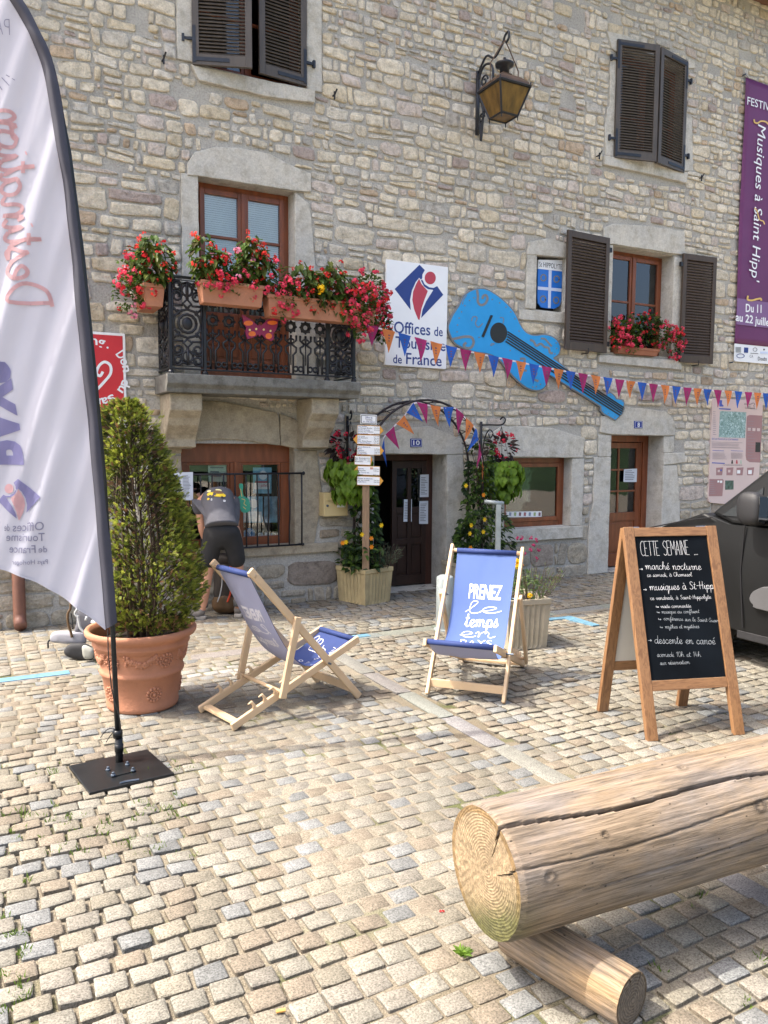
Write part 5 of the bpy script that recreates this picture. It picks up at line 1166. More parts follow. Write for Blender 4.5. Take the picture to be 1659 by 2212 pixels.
fl = MB(); q = P_(1222, 392, bo+.05); cluster(fl, q, .045, YEL, 22, NY); cluster(fl, q+V3((-.02, 0, -.05)), .025, YEL, 10, NY); o = fl.build('yellow_begonia', mPetal); tag(o, 'single yellow bloom over the edge of the right balcony box', 'flower')
a, b = wl(Z5, (470, 1400), (795, 1420), o=.10); zt = wl(Z5, (640, 1345), o=.1)[0].z
floral('flower_box', 'terracotta flower box on the sill of the right window between brown shutters', (a.x, b.x, YF-.10, YF+.10, min(a.z, b.z)+.02, zt), mTerraD,
       [(wl(Z5, (x, y), o=.06)[0].x, YF-.04, wl(Z5, (x, y), o=.06)[0].z, rx, rz, k, n) for x, y, rx, rz, k, n in ((470, 1210, .13, .16, 'geranium', 90), (560, 1250, .14, .14, 'geranium', 80), (620, 1160, .16, .14, 'dark', 90), (720, 1150, .16, .12, 'dark', 100), (700, 1260, .18, .12, 'dark', 110), (820, 1250, .14, .16, 'geranium', 90), (905, 1300, .14, .2, 'geranium', 100), (560, 1340, .12, .08, 'geranium', 40), (440, 1290, .08, .1, 'geranium', 30))])
# potted thuja
pc = V3((.975, 5.17, 0)); vn = V3((math.sin(YAW), math.cos(YAW), 0)); PZ = onpl((297, 1354), pc, vn).z
t = thing('plant_pot', 'large round terracotta pot with moulded garlands behind the feather flag', 'pot', pc)
s_ = PZ/.53; prof = [(r_*.955, z) for r_, z in [(.222, 0), (.236, .012), (.240, .035), (.236, .05), (.262, .23), (.276, .24), (.281, .255), (.276, .27), (.270, .28), (.303, .42), (.318, .43), (.322, .442), (.314, .455), (.322, .475), (.352, .487), (.366, .505), (.368, .525), (.358, .54), (.338, .536), (.318, .50), (.306, .44), (.3, .40)]]
g = MB(); g.lathe([(r_, z*s_) for r_, z in prof], 72, pc); g.build('body', mTerra, t, smooth=True)
def rad(z): 
    for (r0, z0), (r1, z1_) in zip(prof, prof[1:]):
        if z0 <= z <= z1_: return r0+(r1-r0)*(z-z0)/(z1_-z0)
    return .25
rel = MB(); ca = math.atan2(-pc.y, -pc.x)
def bead(a, z, r_, sc=(1, 1, 1)): q = rad(z); rel.ball(pc+V3((q*math.cos(ca+a), q*math.sin(ca+a), z*s_)), r_, 8, 5, sc=sc)
def rosette(a, z, r_):
    bead(a, z, r_*.32)
    for k in range(12): w = 2*math.pi*k/12; bead(a+r_*math.cos(w)/rad(z), z+r_*math.sin(w), r_*.27); bead(a+r_*.6*math.cos(w+.2)/rad(z), z+r_*.6*math.sin(w+.2), r_*.2)
for k in range(-2, 4): rosette(.30+k*1.25, .13, .042); rosette(-.70+k*1.25, .355, .042)
for k in range(-2, 3):
    for i in range(26):
        u = i/25; a = -.02+k*1.25+(u-.5)*.62; zc = .385-.045*(1-(2*u-1)**2)
        for m_ in range(3): bead(a+R(-.03, .03), zc+R(-.015, .015), R(.009, .014))
    for sx in (-1, 1): 
        for i in range(5): bead(k*1.25-.02+sx*.34+R(-.03, .03), .40-i*.014, .011)
rel.build('relief', mTerra, t, smooth=True)
g = MB(); g.lathe([(.001, .45*s_), (.15, .455*s_), (.305, .44*s_)], 30, pc, cap=False); g.build('soil', mSoil, t)
t = thing('thuja_bush', 'tall ragged green thuja growing in the round terracotta pot', 'conifer', pc+V3((0, 0, .45*s_)))
TH = 2.03; fo = MB()
R_ = lambda z: float(np.interp(z, [.45, .60, .75, .95, 1.2, 1.45, 1.65, 1.8, 1.9, 1.98], [.16, .29, .335, .325, .28, .225, .195, .17, .12, .03]))
axis = lambda z: pc+V3((.03*math.sin(z*2)-.02*(z-1), 0, z))+_r*(-.035*(z-1.1))
tr = MB()
for k in range(11):
    a = 2*math.pi*k/11; b0 = pc+V3((.07*math.cos(a), .07*math.sin(a), .44)); zt = R(1.4, 1.88); top = axis(zt)+V3((.1*math.cos(a), .1*math.sin(a), 0))
    m_ = b0.lerp(top, .5)+V3((.06*math.cos(a), .06*math.sin(a), 0)); tr.tube(smooth([tuple(b0), tuple(m_), tuple(top)], 5), [.013-.0009*i for i in range(11)], 6)
for _ in range(260):
    z = R(.6, 1.85); a = R(0, 6.28); c = axis(z); r_ = R_(z)*R(.6, .95); tr.tube([c+V3((.03*math.cos(a), .03*math.sin(a), -.1)), c+V3((r_*.6*math.cos(a), r_*.6*math.sin(a), -.01)), c+V3((r_*math.cos(a), r_*math.sin(a), .06))], .0032, 4)
tr.build('branches', mStem, t, smooth=True)
def spray(p, d, s, col):                        # flat scaly fan of a thuja twig
    d = d.normalized(); n = d.cross(rv()).normalized(); sd = d.cross(n)
    for k in range(11):
        f_ = k/10; side = (-1)**k; an = .6*(1-f_*.5)*side if k < 10 else 0; dd = (d*math.cos(an)+sd*math.sin(an)+V3((0, 0, -.12))).normalized()
        leaf(fo, p+d*s*f_*.62, dd, s*R(.36, .52)*(1-.25*f_), s*.095, shade(col, .7, 1.35), n, .1)
kz = 0
while kz < 15000:
    z = .5+1.47*rnd.random()**.92; a = R(0, 2*math.pi); rr = R_(z); c = axis(z)
    dn = noise.noise(V3((math.cos(a)*1.7, math.sin(a)*1.7, z*3.2))); dn2 = noise.noise(V3((math.cos(a)*4, math.sin(a)*4, z*7+9)))
    kz += 1
    gap = 1.38 < z < 1.85 and math.cos(a-(ca-.15)) > .1
    if dn < -.16 or (gap and rnd.random() < .35): 
        if rnd.random() < .9: continue
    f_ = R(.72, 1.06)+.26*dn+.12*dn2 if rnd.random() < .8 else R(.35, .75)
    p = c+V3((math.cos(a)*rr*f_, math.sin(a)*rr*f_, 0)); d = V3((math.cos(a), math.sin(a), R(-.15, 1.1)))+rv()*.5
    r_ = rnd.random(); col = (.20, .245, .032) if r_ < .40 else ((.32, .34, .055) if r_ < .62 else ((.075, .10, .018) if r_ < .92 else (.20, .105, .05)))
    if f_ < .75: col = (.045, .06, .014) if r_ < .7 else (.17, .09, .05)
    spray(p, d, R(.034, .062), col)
for _ in range(150):                           # stray shoots that break the outline
    z = R(.62, 1.9); a = R(0, 6.28); rr = R_(z); c = axis(z); d = V3((math.cos(a), math.sin(a), R(.2, 1.6))).normalized(); b0 = c+V3((math.cos(a)*rr*.95, math.sin(a)*rr*.95, 0)); L = R(.03, .11)
    for k in range(4): spray(b0+d*L*k/3, d+rv()*.45, R(.03, .05), (.24, .28, .04) if k > 1 else (.12, .15, .025))
for _ in range(60): a = R(0, 6.28); r_ = R(.1, .28); spray(pc+V3((r_*math.cos(a), r_*math.sin(a), .455*s_)), V3((R(-1, 1), R(-1, 1), .4)), .05, (.09, .10, .03))
fo.build('foliage', mLeaf, t)
# planters at the door
mConc = mat('ochre_concrete', (.40, .32, .17), .85, var=.22, scale=7, bump=.25, bscale=50); mConcG = mat('grey_concrete', (.36, .32, .24), .85, var=.2, scale=7, bump=.25, bscale=50)
def planter(label, c, w, d, h, rot, mt, name='planter'):
    t = thing(name, label, 'planter', c); M_ = Matrix.Translation(c) @ Matrix.Rotation(rot, 4, 'Z'); g = MB(); k = 16
    def ring(ww, dd, z, fl):
        pts = []
        for sx0, sy0, sx1, sy1 in ((-1, -1, 1, -1), (1, -1, 1, 1), (1, 1, -1, 1), (-1, 1, -1, -1)):
            nx, ny = sy0*(sx0 == sx1*-1)*1.0, 0
            for i in range(k):
                u = i/k; x, y = sx0+(sx1-sx0)*u, sy0+(sy1-sy0)*u; e = 1-fl*(i % 2)*.010/min(ww, dd)*2*(.1 < u < .92)
                pts.append(M_@V3((x*ww/2*(e if abs(x) == 1 else 1), y*dd/2*(e if abs(y) == 1 else 1), z)))
        return pts
    L = [ring(w*.88, d*.88, 0, 0), ring(w*.89, d*.89, .03, 1), ring(w*.97, d*.97, h-.05, 1), ring(w, d, h-.04, 0), ring(w, d, h, 0), ring(w-.06, d-.06, h, 0), ring(w-.07, d-.07, h-.05, 0)]
    n = 4*k; g.add([p for l in L for p in l], [(i*n+q, i*n+(q+1) % n, (i+1)*n+(q+1) % n, (i+1)*n+q) for i in range(6) for q in range(n)]); g.build('body', mt, t)
    g = MB(); g.add(ring(w-.07, d-.07, h-.045, 0), [tuple(range(n))]); g.build('soil', mSoil, t); return t
c1 = V3((3.825, 7.60, 0)); planter('ochre concrete planter at the foot of the signpost by the door', c1, .42, .48, .385, math.radians(16), mConc)
c2 = V3((4.17, 5.34, 0)); zp2 = onpl((1140, 1285), c2, vn).z; planter('fluted grey concrete planter close behind the right deckchair', c2, .40, .48, zp2, math.radians(-12), mConcG)
c3 = V3((5.12, 7.42, 0)); planter('concrete planter under the pink flowers beside the low window', c3, .40, .7, .36, 0, mConcG)
def plant(name, label, cat, fill, pet=None, group=None, loc=None):
    fo = MB(); fl = MB(); st = MB(); fill(fo, fl, st); t = thing(name, label, cat, loc or (0, 0, 0), group)
    if fo.f: fo.build('foliage', mLeaf, t)
    if fl.f: fl.build('flowers', mPetal, t)
    if st.f: st.build('stem', mStem, t)
    return t
def climber(cx, cy, h, w, nl, fls):
    def fill(fo, fl, st):
        for k in range(9):
            x0, y0 = cx+R(-.1, .1), cy+R(-.1, .1); pts = [(x0+R(-.1, .1)*i/4, y0+R(-.08, .08)*i/4, .35+(h-.35)*i/4*R(.85, 1)) for i in range(5)]; st.tube(smooth(pts, 4), .004, 4)
        for _ in range(nl):
            z = .36+(h-.36)*rnd.random()**1.1; ww = w*(1-.55*(z-.36)/(h-.36)); v = rv(); p = V3((cx+v.x*ww, cy+v.y*ww*.7, z+v.z*.05))
            if noise.noise(p*4) < -.25: continue
            bigleaf(fo, p, V3((v.x, v.y-.3, R(-.9, .2))), R(.045, .075), R(.04, .06), shade(DGRN if rnd.random() < .5 else GRN), V3((v.x*.4, v.y-.6, .6)).normalized())
        for q, col in fls:
            for k in range(6): a_ = k*1.047; leaf(fl, q, V3((math.cos(a_), -.15, math.sin(a_))), .03, .022, shade(col, .9, 1.1), NY, 0)
    return fill
AY = .80
fpt = lambda ref, pts, o: [wl(ref, q, o=o)[0] for q in pts]
plant('climbing_vine', 'dark green climber with yellow flowers on the left leg of the arch', 'climber', climber(c1.x+.0, YF-.26, 1.35, .22, 560, [(p, YEL) for p in fpt(Y3, ((323, 1022), (463, 955), (205, 1078)), .62)]+[(p, ORA) for p in fpt(Y3, ((182, 1083), (390, 1050), (392, 1112)), .62)]))
plant('climbing_vine', 'dark green climber with yellow flowers on the right leg of the arch', 'climber', climber(xr+.02, YF-.34, 1.72, .30, 900, [(p, YEL) for p in fpt(Y3, ((1077, 668), (1213, 914), (1203, 1003), (1115, 955), (1105, 1015)), .85)]+[(p, ORA) for p in fpt(Y3, ((1205, 735), (1110, 1118)), .85)]))
def tuft(c, r_, h, n, col, up=1.0, lw=(.05, .006)):
    def fill(fo, fl, st):
        for _ in range(n):
            a = R(0, 6.28); q = R(0, 1)**.5*r_; b = c+V3((q*math.cos(a), q*math.sin(a), 0)); d = V3((math.cos(a)*q/r_*.7, math.sin(a)*q/r_*.7, up)).normalized(); L = h*R(.5, 1)
            k = 7
            for i in range(k): p = b+d*L*(.25+.75*i/k); leaf(fo, p, d+rv()*.9, lw[0]*R(.7, 1.1), lw[1], shade(col))
            st.tube([b, b+d*L], .002, 4)
    return fill
plant('lavender_bush', 'grey-green lavender tuft in the planter by the signpost', 'herb', tuft(V3((3.98, 7.52, .36)), .12, .30, 60, (.13, .17, .10), lw=(.055, .007)))
plant('leafy_bedding', 'low dark leaves with orange flowers at the back of the ochre planter', 'plant', lambda fo, fl, st: [bigleaf(fo, V3((c1.x+R(-.22, .1), c1.y+R(-.25, .28), .37+R(0, .26))), V3((R(-1, 1), R(-1, .4), R(-.6, .5))), R(.05, .08), R(.035, .05), shade(DGRN if rnd.random() < .6 else GRN), V3((R(-.3, .3), -.5, .8)).normalized()) for _ in range(330)])
plant('rosemary_bush', 'bright green rosemary shoots in the grey planter behind the right deckchair', 'herb', tuft(c2+V3((.08, -.08, zp2-.03)), .15, .36, 46, (.13, .20, .06), .9, (.034, .007)))
def yell(fo, fl, st):
    for _ in range(150): p = c2+V3((R(-.2, .12), R(-.22, .1), zp2+R(-.03, .22))); leaf(fo, p, rv()+V3((0, -.3, .4)), R(.05, .09), R(.014, .022), shade((.10, .16, .05)))
    for q in ((1440, 1215), (1465, 1222), (1475, 1240), (1450, 1250)): cluster(fl, onpl(zz(Y3, q), c2+V3((0, -.1, 0)), vn), .030, YEL if rnd.random() < .6 else ORA, 14, -vn)
    cluster(fl, onpl(zz(Y3, (1542, 1468)), c2+V3((.1, -.3, 0)), vn), .026, YEL, 18, -vn)
plant('marigold_plant', 'yellow marigolds in the grey planter behind the right deckchair', 'plant', yell)
def pinkf(fo, fl, st):
    for _ in range(900): 
        v = rv(); p = V3((5.22+v.x*.36, 7.3+v.y*.22, .62+v.z*.36))
        if noise.noise(p*5) < -.2: continue
        bigleaf(fo, p, V3((v.x, v.y-.4, R(-.7, .4))), R(.05, .08), R(.03, .045), shade(DGRN if rnd.random() < .55 else GRN), V3((v.x*.3, -.6, .6)).normalized())
    for q in ((1450, 1045), (1480, 1050), (1548, 1050), (1590, 1065), (1565, 1100), (1605, 1135), (1485, 1135), (1545, 1135), (1585, 1200), (1500, 1160)): cluster(fl, W(*zz(Y3, q), .85), .03, (.60, .06, .17), 12, NY)
plant('pink_flower_bush', 'bush of pink daisies against the wall under the low window', 'plant', pinkf)
# hanging baskets on brackets
def basket(label, ref, bar, leaves, blooms, o_):
    p = wl(ref, bar)[0]; c = wl(ref, leaves, o=o_)[0]; t = thing('hanging_basket', label, 'hanging basket', c)
    g = MB(); zt = p.z; bxx = p.x
    g.box(bxx-.012, bxx+.012, YF-.045, YF-.025, zt-.55, zt+.04); q = lambda a, z: (bxx+(c.x-bxx)*a/o_, YF-a, z)
    g.tube(smooth([q(.04, zt), q(o_*.5, zt+.0), q(o_, zt), q(o_+.05, zt+.05), q(o_+.02, zt+.09), q(o_-.02, zt+.06)], 5), .009, 6)
    g.tube(smooth([q(.04, zt-.35), q(.08, zt-.15), q(o_*.45, zt-.06), q(o_*.62, zt-.10), q(o_*.5, zt-.16), q(o_*.42, zt-.1)], 5), .008, 6); g.build('bracket', mIron, t, smooth=True)
    g = MB(); pot = c+V3((0, 0, .04))
    for k in range(3): a = k*2.09; g.tube([V3(q(o_, zt-.02)), pot+V3((.13*math.cos(a), .13*math.sin(a), .10))], .003, 4)
    g.build('chain', mIron, t)
    g = MB(); g.lathe([(.09, -.12), (.12, -.05), (.14, .08), (.135, .1), (.12, .09), (.1, .0)], 20, pot); g.build('pot', mTerraD, t, smooth=True)
    fo = MB(); fl = MB()
    for _ in range(330):
        v = rv(); v.z = abs(v.z)*.5-.25 if rnd.random() < .3 else R(-1, .55); rr = math.sqrt(max(.1, 1-v.z*v.z*.6)); a = R(0, 6.28)
        o__ = V3((math.cos(a), math.sin(a), 0)); p = c+o__*R(.13, .27)*rr+V3((0, 0, .02+v.z*.27)); s = R(.75, 1.1)
        bigleaf(fo, p, o__*.35+V3((0, 0, -1)), .105*s, .10*s, shade(LIME, .65, 1.25), (o__+V3((0, 0, .35))).normalized())
    dk = MB()
    for _ in range(70): v = rv(); p = wl(ref, blooms, o=o_)[0]+V3((v.x*.16, v.y*.13, v.z*.14)); bigleaf(fo, p, v+V3((0, 0, -.2)), R(.06, .1), R(.045, .06), shade((.035, .022, .018)), (v+V3((0, -.5, .5))).normalized())
    for _ in range(20): v = rv(); cluster(fl, wl(ref, blooms, o=o_)[0]+V3((v.x*.18, -.06+v.y*.14, .05+v.z*.15)), R(.025, .042), (.55, .025, .06), 9, NY)
    fo.build('foliage', mLeaf, t); fl.build('flowers', mPetal, t)
basket('hanging basket of lime leaves and red begonias behind the signpost', Y3, (208, 190), (240, 590), (205, 400), .22)
basket('hanging basket of lime leaves and red begonias right of the arch', Y3, (1176, 228), (1330, 590), (1330, 410), .30)
# ------------------------------------------------------------------ deckchairs
mBeech = mat('pale_beech', (.60, .43, .26), .5, var=.14, scale=4, stretch=(1, 1, 1), bump=.04)
mSlB = mat('blue_canvas', (.075, .130, .33), .75, var=.06, scale=3, trans=.12); mSlN = mat('navy_canvas', (.020, .042, .16), .75, var=.08, scale=4, trans=.08); mSlW = mat('pale_canvas_back', (.43, .455, .66), .75, var=.05, scale=3, trans=.25)
mChalkW = mat('white_print', (.80, .80, .82), .7, var=.03); mFaint = mat('faint_show_through', (.66, .66, .76), .75)
def deckchair(label, AL, AR, bd, At, Bf, Bb, St, Sb, path, decorate, mt):
    AL, AR, bd = V3(AL), V3(AR), V3(bd).normalized(); uw = (AR-AL); Wd = uw.length; uw.normalize()
    P = lambda u, b, z: AL+uw*u+bd*b+V3((0, 0, z))
    t = thing('deckchair', label, 'deckchair', (AL+AR)/2, 'deckchairs on the square')
    def rail(nm, u, p, q, w=.024, h=.048, ext=.02):
        a, b = P(u, *p), P(u, *q); d = (b-a).normalized(); g = MB(); g.bar(a-d*ext, b+d*ext, w, h, bd); o = g.build(nm, mBeech, t, bevel=.006, seg=3)
        g = MB(); 
        for k in ((p, .0), (q, .0)): pass
        return o
    def cross(nm, u0, u1, p, r_=None, w=.045, h=.022):
        g = MB(); a, b = P(u0, *p), P(u1, *p)
        if r_: g.tube([a, b], r_, 10); g.build(nm, mBeech, t, smooth=True)
        else: g.bar(a, b, w, h); g.build(nm, mBeech, t, bevel=.004)
    for u in (.012, Wd-.012): rail('back_rail', u, (0, .02), At)
    for u in (.040, Wd-.040): rail('seat_rail', u, Bb, Bf)
    for u in (-.014, Wd+.014): rail('strut', u, Sb, St, ext=.025)
    cross('top_bar', 0, Wd, (At[0]-.01, At[1]-.02), .016); cross('seat_bar', .03, Wd-.03, (Bf[0]+.01, Bf[1]+.005), .016); cross('prop_bar', -.01, Wd+.01, (Sb[0], Sb[1]+.012), .012)
    cross('foot_bar', .02, Wd-.02, (.045, .075), None, .022, .055); cross('rear_bar', .05, Wd-.05, (Bb[0]-.03, Bb[1]+.005), None, .05, .022)
    g = MB(); d = (V3((Bf[0], Bf[1], 0))-V3((Bb[0], Bb[1], 0)))           # hooked notches on the seat rails
    for u in (.040, Wd-.040):
        for k in (.12, .2, .28, .36):
            b, z = Bb[0]+d.x*k, Bb[1]+d.y*k; g.tube([P(u, b-.02+.0, z+.02), P(u, b-.025, z+.05), P(u, b-.005, z+.075), P(u, b+.02, z+.065)], [.012, .011, .009, .004], 6)
    g.build('notch_block', mBeech, t, smooth=True)
    g = MB()
    for u, s in ((.012, -1), (Wd-.012, 1)):
        for b, z in ((St[0], St[1]), (Bf[0]+.28*(Bb[0]-Bf[0]), Bf[1]+.28*(Bb[1]-Bf[1]))): g.tube([P(u-s*.03, b, z), P(u+s*.034, b, z)], .007, 8)
    g.build('bolt', mZinc, t)
    L = smooth([tuple(p) for p in path], 8); ds = [0]
    for i in range(1, len(L)): ds.append(ds[-1]+math.dist(L[i], L[i-1]))
    m0, m1 = .052, Wd-.052
    def S(u, s, off=0):                        # u 0..1 across, s metres from the top
        s = max(0, min(ds[-1]-1e-5, s)); i = max(k for k in range(len(ds)-1) if ds[k] <= s); f_ = (s-ds[i])/(ds[i+1]-ds[i])
        b = L[i][0]+(L[i+1][0]-L[i][0])*f_; z = L[i][1]+(L[i+1][1]-L[i][1])*f_; db, dz = L[i+1][0]-L[i][0], L[i+1][1]-L[i][1]; l = math.hypot(db, dz)
        sag = .020*math.sin(math.pi*u)*math.sin(math.pi*s/ds[-1])+.004*noise.noise(V3((u*6, s*3, Wd*9)))+.003*math.sin(u*37+s*4)*max(0, 1-s/.12)
        nb, nz = dz/l, -db/l                  # towards the sitter
        if nz < 0 and abs(nb) < .2: nb, nz = -nb, -nz
        n = bd*nb+V3((0, 0, nz)); 
        nar = .012*math.sin(math.pi*s/ds[-1])
        return P(m0+nar+(m1-m0-2*nar)*u, b, z)-n*sag+n*off
    g = MB(); g.grid(lambda u, v: S(u, v*ds[-1], .0015), 14, 60); sl = g.build('sling', mt, t, smooth=True)
    g = MB(); g.grid(lambda u, v: S(u, v*ds[-1], -.0015), 14, 60); g.build('sling_lining', mSlW, sl, smooth=True)
    g = MB()
    for p_, r_ in (((At[0]-.01, At[1]-.02), .019), ((Bf[0]+.01, Bf[1]+.005), .019)): g.tube([P(m0, *p_), P(m1, *p_)], r_, 12)
    g.build('sling_hem', mSlN, sl, smooth=True)
    decorate(sl, S, P, ds[-1], m0, m1, Wd); return t
cA, cB = V3((2.737, 4.491, 0)), V3((3.107, 4.082, 0)); cbd = V3((.741, .672, 0)).normalized()
PR = [(.625, .935), (.52, .72), (.40, .50), (.28, .345), (.14, .275), (0, .30), (-.15, .41)]
nF = ((cB-cA).normalized()).cross((cbd*(.625-.28)+V3((0, 0, .935-.345))).normalized())
if nF.dot(cA) > 0: nF = -nF
topP = cA+cbd*.625+V3((0, 0, .935))
def fr(q, Wd=.5509):                            # crop reading -> (across, metres down from the top bar) on the chair back
    p = onpl(zz(Y6, q), topP, nF); uw = (cB-cA).normalized(); d = p-topP
    return ((p-cA).dot(uw)-.052)/(Wd-.104), math.hypot(d.dot(cbd), d.z)
def decoR(sl, S, P, tot, m0, m1, Wd):
    g = MB()
    def put(txt, a, b, h, script=False, lw=.012, bold=.02, block=False):
        (ua, sa), (ub, sb) = fr(a), fr(b); W_ = m1-m0; hm = h*Y6[2]/1.8228*dscale(topP)
        if script:
            st, w = hand(txt, block); Lm = (ub-ua)*W_
            for p in st:
                vs, fs = ribbon([(x*Lm/w, y*hm) for x, y in p], lw); g.add([S(ua+x/W_, sa+(sb-sa)*x/Lm-y, .004) for x, y in vs], fs)
        else:
            vs, fs = text2d(txt, bold, 0, 4); vs = fit2d(vs, (ub-ua)*W_, hm); g.add([S(ua+x/W_, sa+(sb-sa)*x/((ub-ua)*W_)-y, .004) for x, y in vs], fs)
    put('PRENEZ', (608, 760), (952, 783), 142, bold=.022)
    put('le', (575, 912), (945, 915), 62, True, .006); put('temps', (568, 1048), (925, 1058), 72, True, .0095); put('en', (522, 1158), (895, 1170), 60, True, .006); put('PAYS', (528, 1262), (862, 1268), 72, bold=-.012)
    g.build('lettering', mChalkW, sl)
def doodles(S, tot, s0, s1, seed):
    g = MB(); r_ = random.Random(seed)
    for k in range(20):
        u, s = r_.uniform(.08, .9), r_.uniform(s0, s1); k_ = r_.random(); z = r_.uniform(.018, .04)
        pts = [(z*math.cos(a), z*.6*math.sin(a)) for a in np.linspace(0, 6.28, 12)] if k_ < .35 else ([(-z, -z*.5), (z, -z*.5), (z, z*.5), (-z, z*.5), (-z, -z*.5)] if k_ < .6 else [(-z, 0), (-z*.3, z*.7), (0, 0), (z*.4, z*.8), (z, 0)])
        an = r_.uniform(0, 3); pts = [(x*math.cos(an)-y*math.sin(an), x*math.sin(an)+y*math.cos(an)) for x, y in pts]
        vs, fs = ribbon(pts, .004); g.add([S(u+x/.44, s+y, .004) for x, y in vs], fs)
    return g
def decoL(sl, S, P, tot, m0, m1, Wd):
    g = doodles(S, tot, tot*.62, tot*.97, 5)
    for k in range(7): a = .62+k*.03; vs, fs = ribbon([(0, 0), (.12, 0)], .006); g.add([S(.30+x/.4, tot*(.68+k*.018), .004) for x, y in vs], fs)
    vs, fs = ribbon([(x*.10, y*.05) for x, y in ((0, 0), (1, 0), (1.2, .5), (1, 1), (0, 1), (-.2, .5), (0, 0))], .005); g.add([S(.55+x/.44, tot*.84+y, .004) for x, y in vs], fs)
    g.build('doodles', mChalkW, sl)
    g = MB()
    def ghost(txt, u0, u1, s, h, script=True, lw=.014):
        W_ = m1-m0
        if script:
            st, w = hand(txt)
            for p in st: vs, fs = ribbon([(x*(u1-u0)*W_/w, y*h) for x, y in p], lw); g.add([S(u0+x/W_, s-y, -.004) for x, y in vs], [f[::-1] for f in fs])
        else: vs, fs = text2d(txt, .045); vs = fit2d(vs, (u1-u0)*W_, h); g.add([S(u0+x/W_, s-y, -.004) for x, y in vs], [f[::-1] for f in fs])
    ghost('PRENEZ', .18, .80, .37, .085, False); ghost('le', .16, .8, .47, .035, True, .010); ghost('temps', .14, .8, .57, .04); g.build('ghost_lettering', mFaint, sl)
deckchair('blue deckchair seen from the front, lettered PRENEZ le temps en PAYS', cA, cB, cbd, (.625, .945), (-.16, .405), (.90, .03), (.42, .625), (.73, .105), PR, decoR, mSlB)
lA, lB = V3((2.291, 4.63, 0)), V3((2.185, 5.106, 0)); lbd = V3((-.967, -.253, 0))
PL = [(.835, .935), (.72, .72), (.60, .50), (.48, .34), (.36, .275), (.20, .285), (.0, .385)]
deckchair('blue deckchair seen from behind with its pale back, next to the terracotta pot', lA, lB, lbd, (.835, .945), (-.01, .39), (.95, .03), (.52, .61), (.63, .165), PL, decoL, mSlN)
# ------------------------------------------------------------------ chalkboard
def grained(name, a, b_, rough=.45, sc=(14, 14, 1.2)):
    mt, t, b = nodes(name); tc = N(t, 'ShaderNodeTexCoord'); mp = N(t, 'ShaderNodeMapping'); mp.inputs['Scale'].default_value = sc; t.links.new(tc.outputs['Object'], mp.inputs[0])
    w = N(t, 'ShaderNodeTexNoise', Scale=3.0, Detail=6, Distortion=1.2); t.links.new(mp.outputs[0], w.inputs['Vector'])
    t.links.new(ramp(t, w.outputs[0], [(.35, a), (.5, b_), (.62, a), (.7, b_)]), b.inputs['Base Color']); b.inputs['Roughness'].default_value = rough
    bp = N(t, 'ShaderNodeBump', Strength=.12, Distance=.01); t.links.new(w.outputs[0], bp.inputs['Height']); t.links.new(bp.outputs[0], b.inputs['Normal']); return mt
mOak = grained('stained_pine', (.165, .080, .035), (.265, .140, .062)); mOakH = grained('stained_pine_rail', (.165, .080, .035), (.265, .140, .062), .45, (2, 2, 22))
mBoard = mat('chalkboard', (.0045, .0065, .009), .7, var=.5, scale=3.5, det=8, spec=.08); mChalk = mat('white_chalk', (.74, .74, .74), .9, var=.2, scale=60); mChalkD = mat('faint_chalk', (.42, .45, .47), .9, var=.25, scale=60); mCream = mat('cream_panel', (.58, .56, .50), .5, var=.03)
a0, b0, a2, b2 = V3((3.435, 3.16, 0)), V3((4.036, 2.972, 0)), V3((3.56, 3.715, 0)), V3((4.172, 3.524, 0)); ux = (b0-a0).normalized(); wA = (b0-a0).length; bdA = V3((-ux.y, ux.x, 0))
if bdA.y < 0: bdA = -bdA
TA = a0+bdA*.37+V3((0, 0, 1.213)); uv = (TA-a0).normalized(); LA = (TA-a0).length; nA = ux.cross(uv)
if nA.y > 0: nA = -nA
t = thing('chalkboard_sign', 'folding wooden A-board with black chalkboard listing the events of the week', 'A-board', (a0+b2)/2)
def leg(a, uv_, n, L, back=False):
    o = grained and None
FPt = lambda u, v, o=0: a0+ux*u+uv*v+nA*o
lw = .068
def slab_(name, u0, u1, v0, v1, o0, o1, mt, par, fn=FPt, bev=.003):
    g = MB(); vs = [fn(u, v, o) for o in (o0, o1) for v in (v0, v1) for u in (u0, u1)]
    g.add(vs, [(0, 2, 3, 1), (4, 5, 7, 6), (0, 1, 5, 4), (2, 6, 7, 3), (0, 4, 6, 2), (1, 3, 7, 5)]); return g.build(name, mt, par, bevel=bev)
def q7(x, y): p = onpl(zz(Y7, (x, y)), a0, nA); d = p-a0; return d.dot(ux), d.dot(uv)
vb0, vb1 = q7(800, 1725)[1], q7(800, 1655)[1]; vt0 = q7(650, 698)[1]
slab_('leg', 0, lw, 0, LA+.0, -.034, 0, mOak, t); slab_('leg', wA-lw, wA, 0, LA, -.034, 0, mOak, t)
slab_('rail', lw+.001, wA-lw-.001, vt0, LA-.005, -.032, -.002, mOakH, t); slab_('rail', lw+.001, wA-lw-.001, vb0, vb1, -.032, -.002, mOakH, t)
bdp = slab_('blackboard', lw+.001, wA-lw-.001, vb1+.001, vt0-.001, -.020, -.012, mBoard, t, bev=0)
TB = TA+V3((0, 0, 0))+bdA*.04; uvb = (TB-a2).normalized(); LB = (TB-a2).length; nB = ux.cross(uvb); nB = nB if nB.y > 0 else -nB
uxb = (b2-a2).normalized(); Bp = lambda u, v, o=0: a2+uxb*u+uvb*v+nB*o
wB = wA
slab_('leg', 0, lw, 0, LB-.01, -.034, 0, mOak, t, Bp); slab_('leg', wB-lw, wB, 0, LB-.01, -.034, 0, mOak, t, Bp)
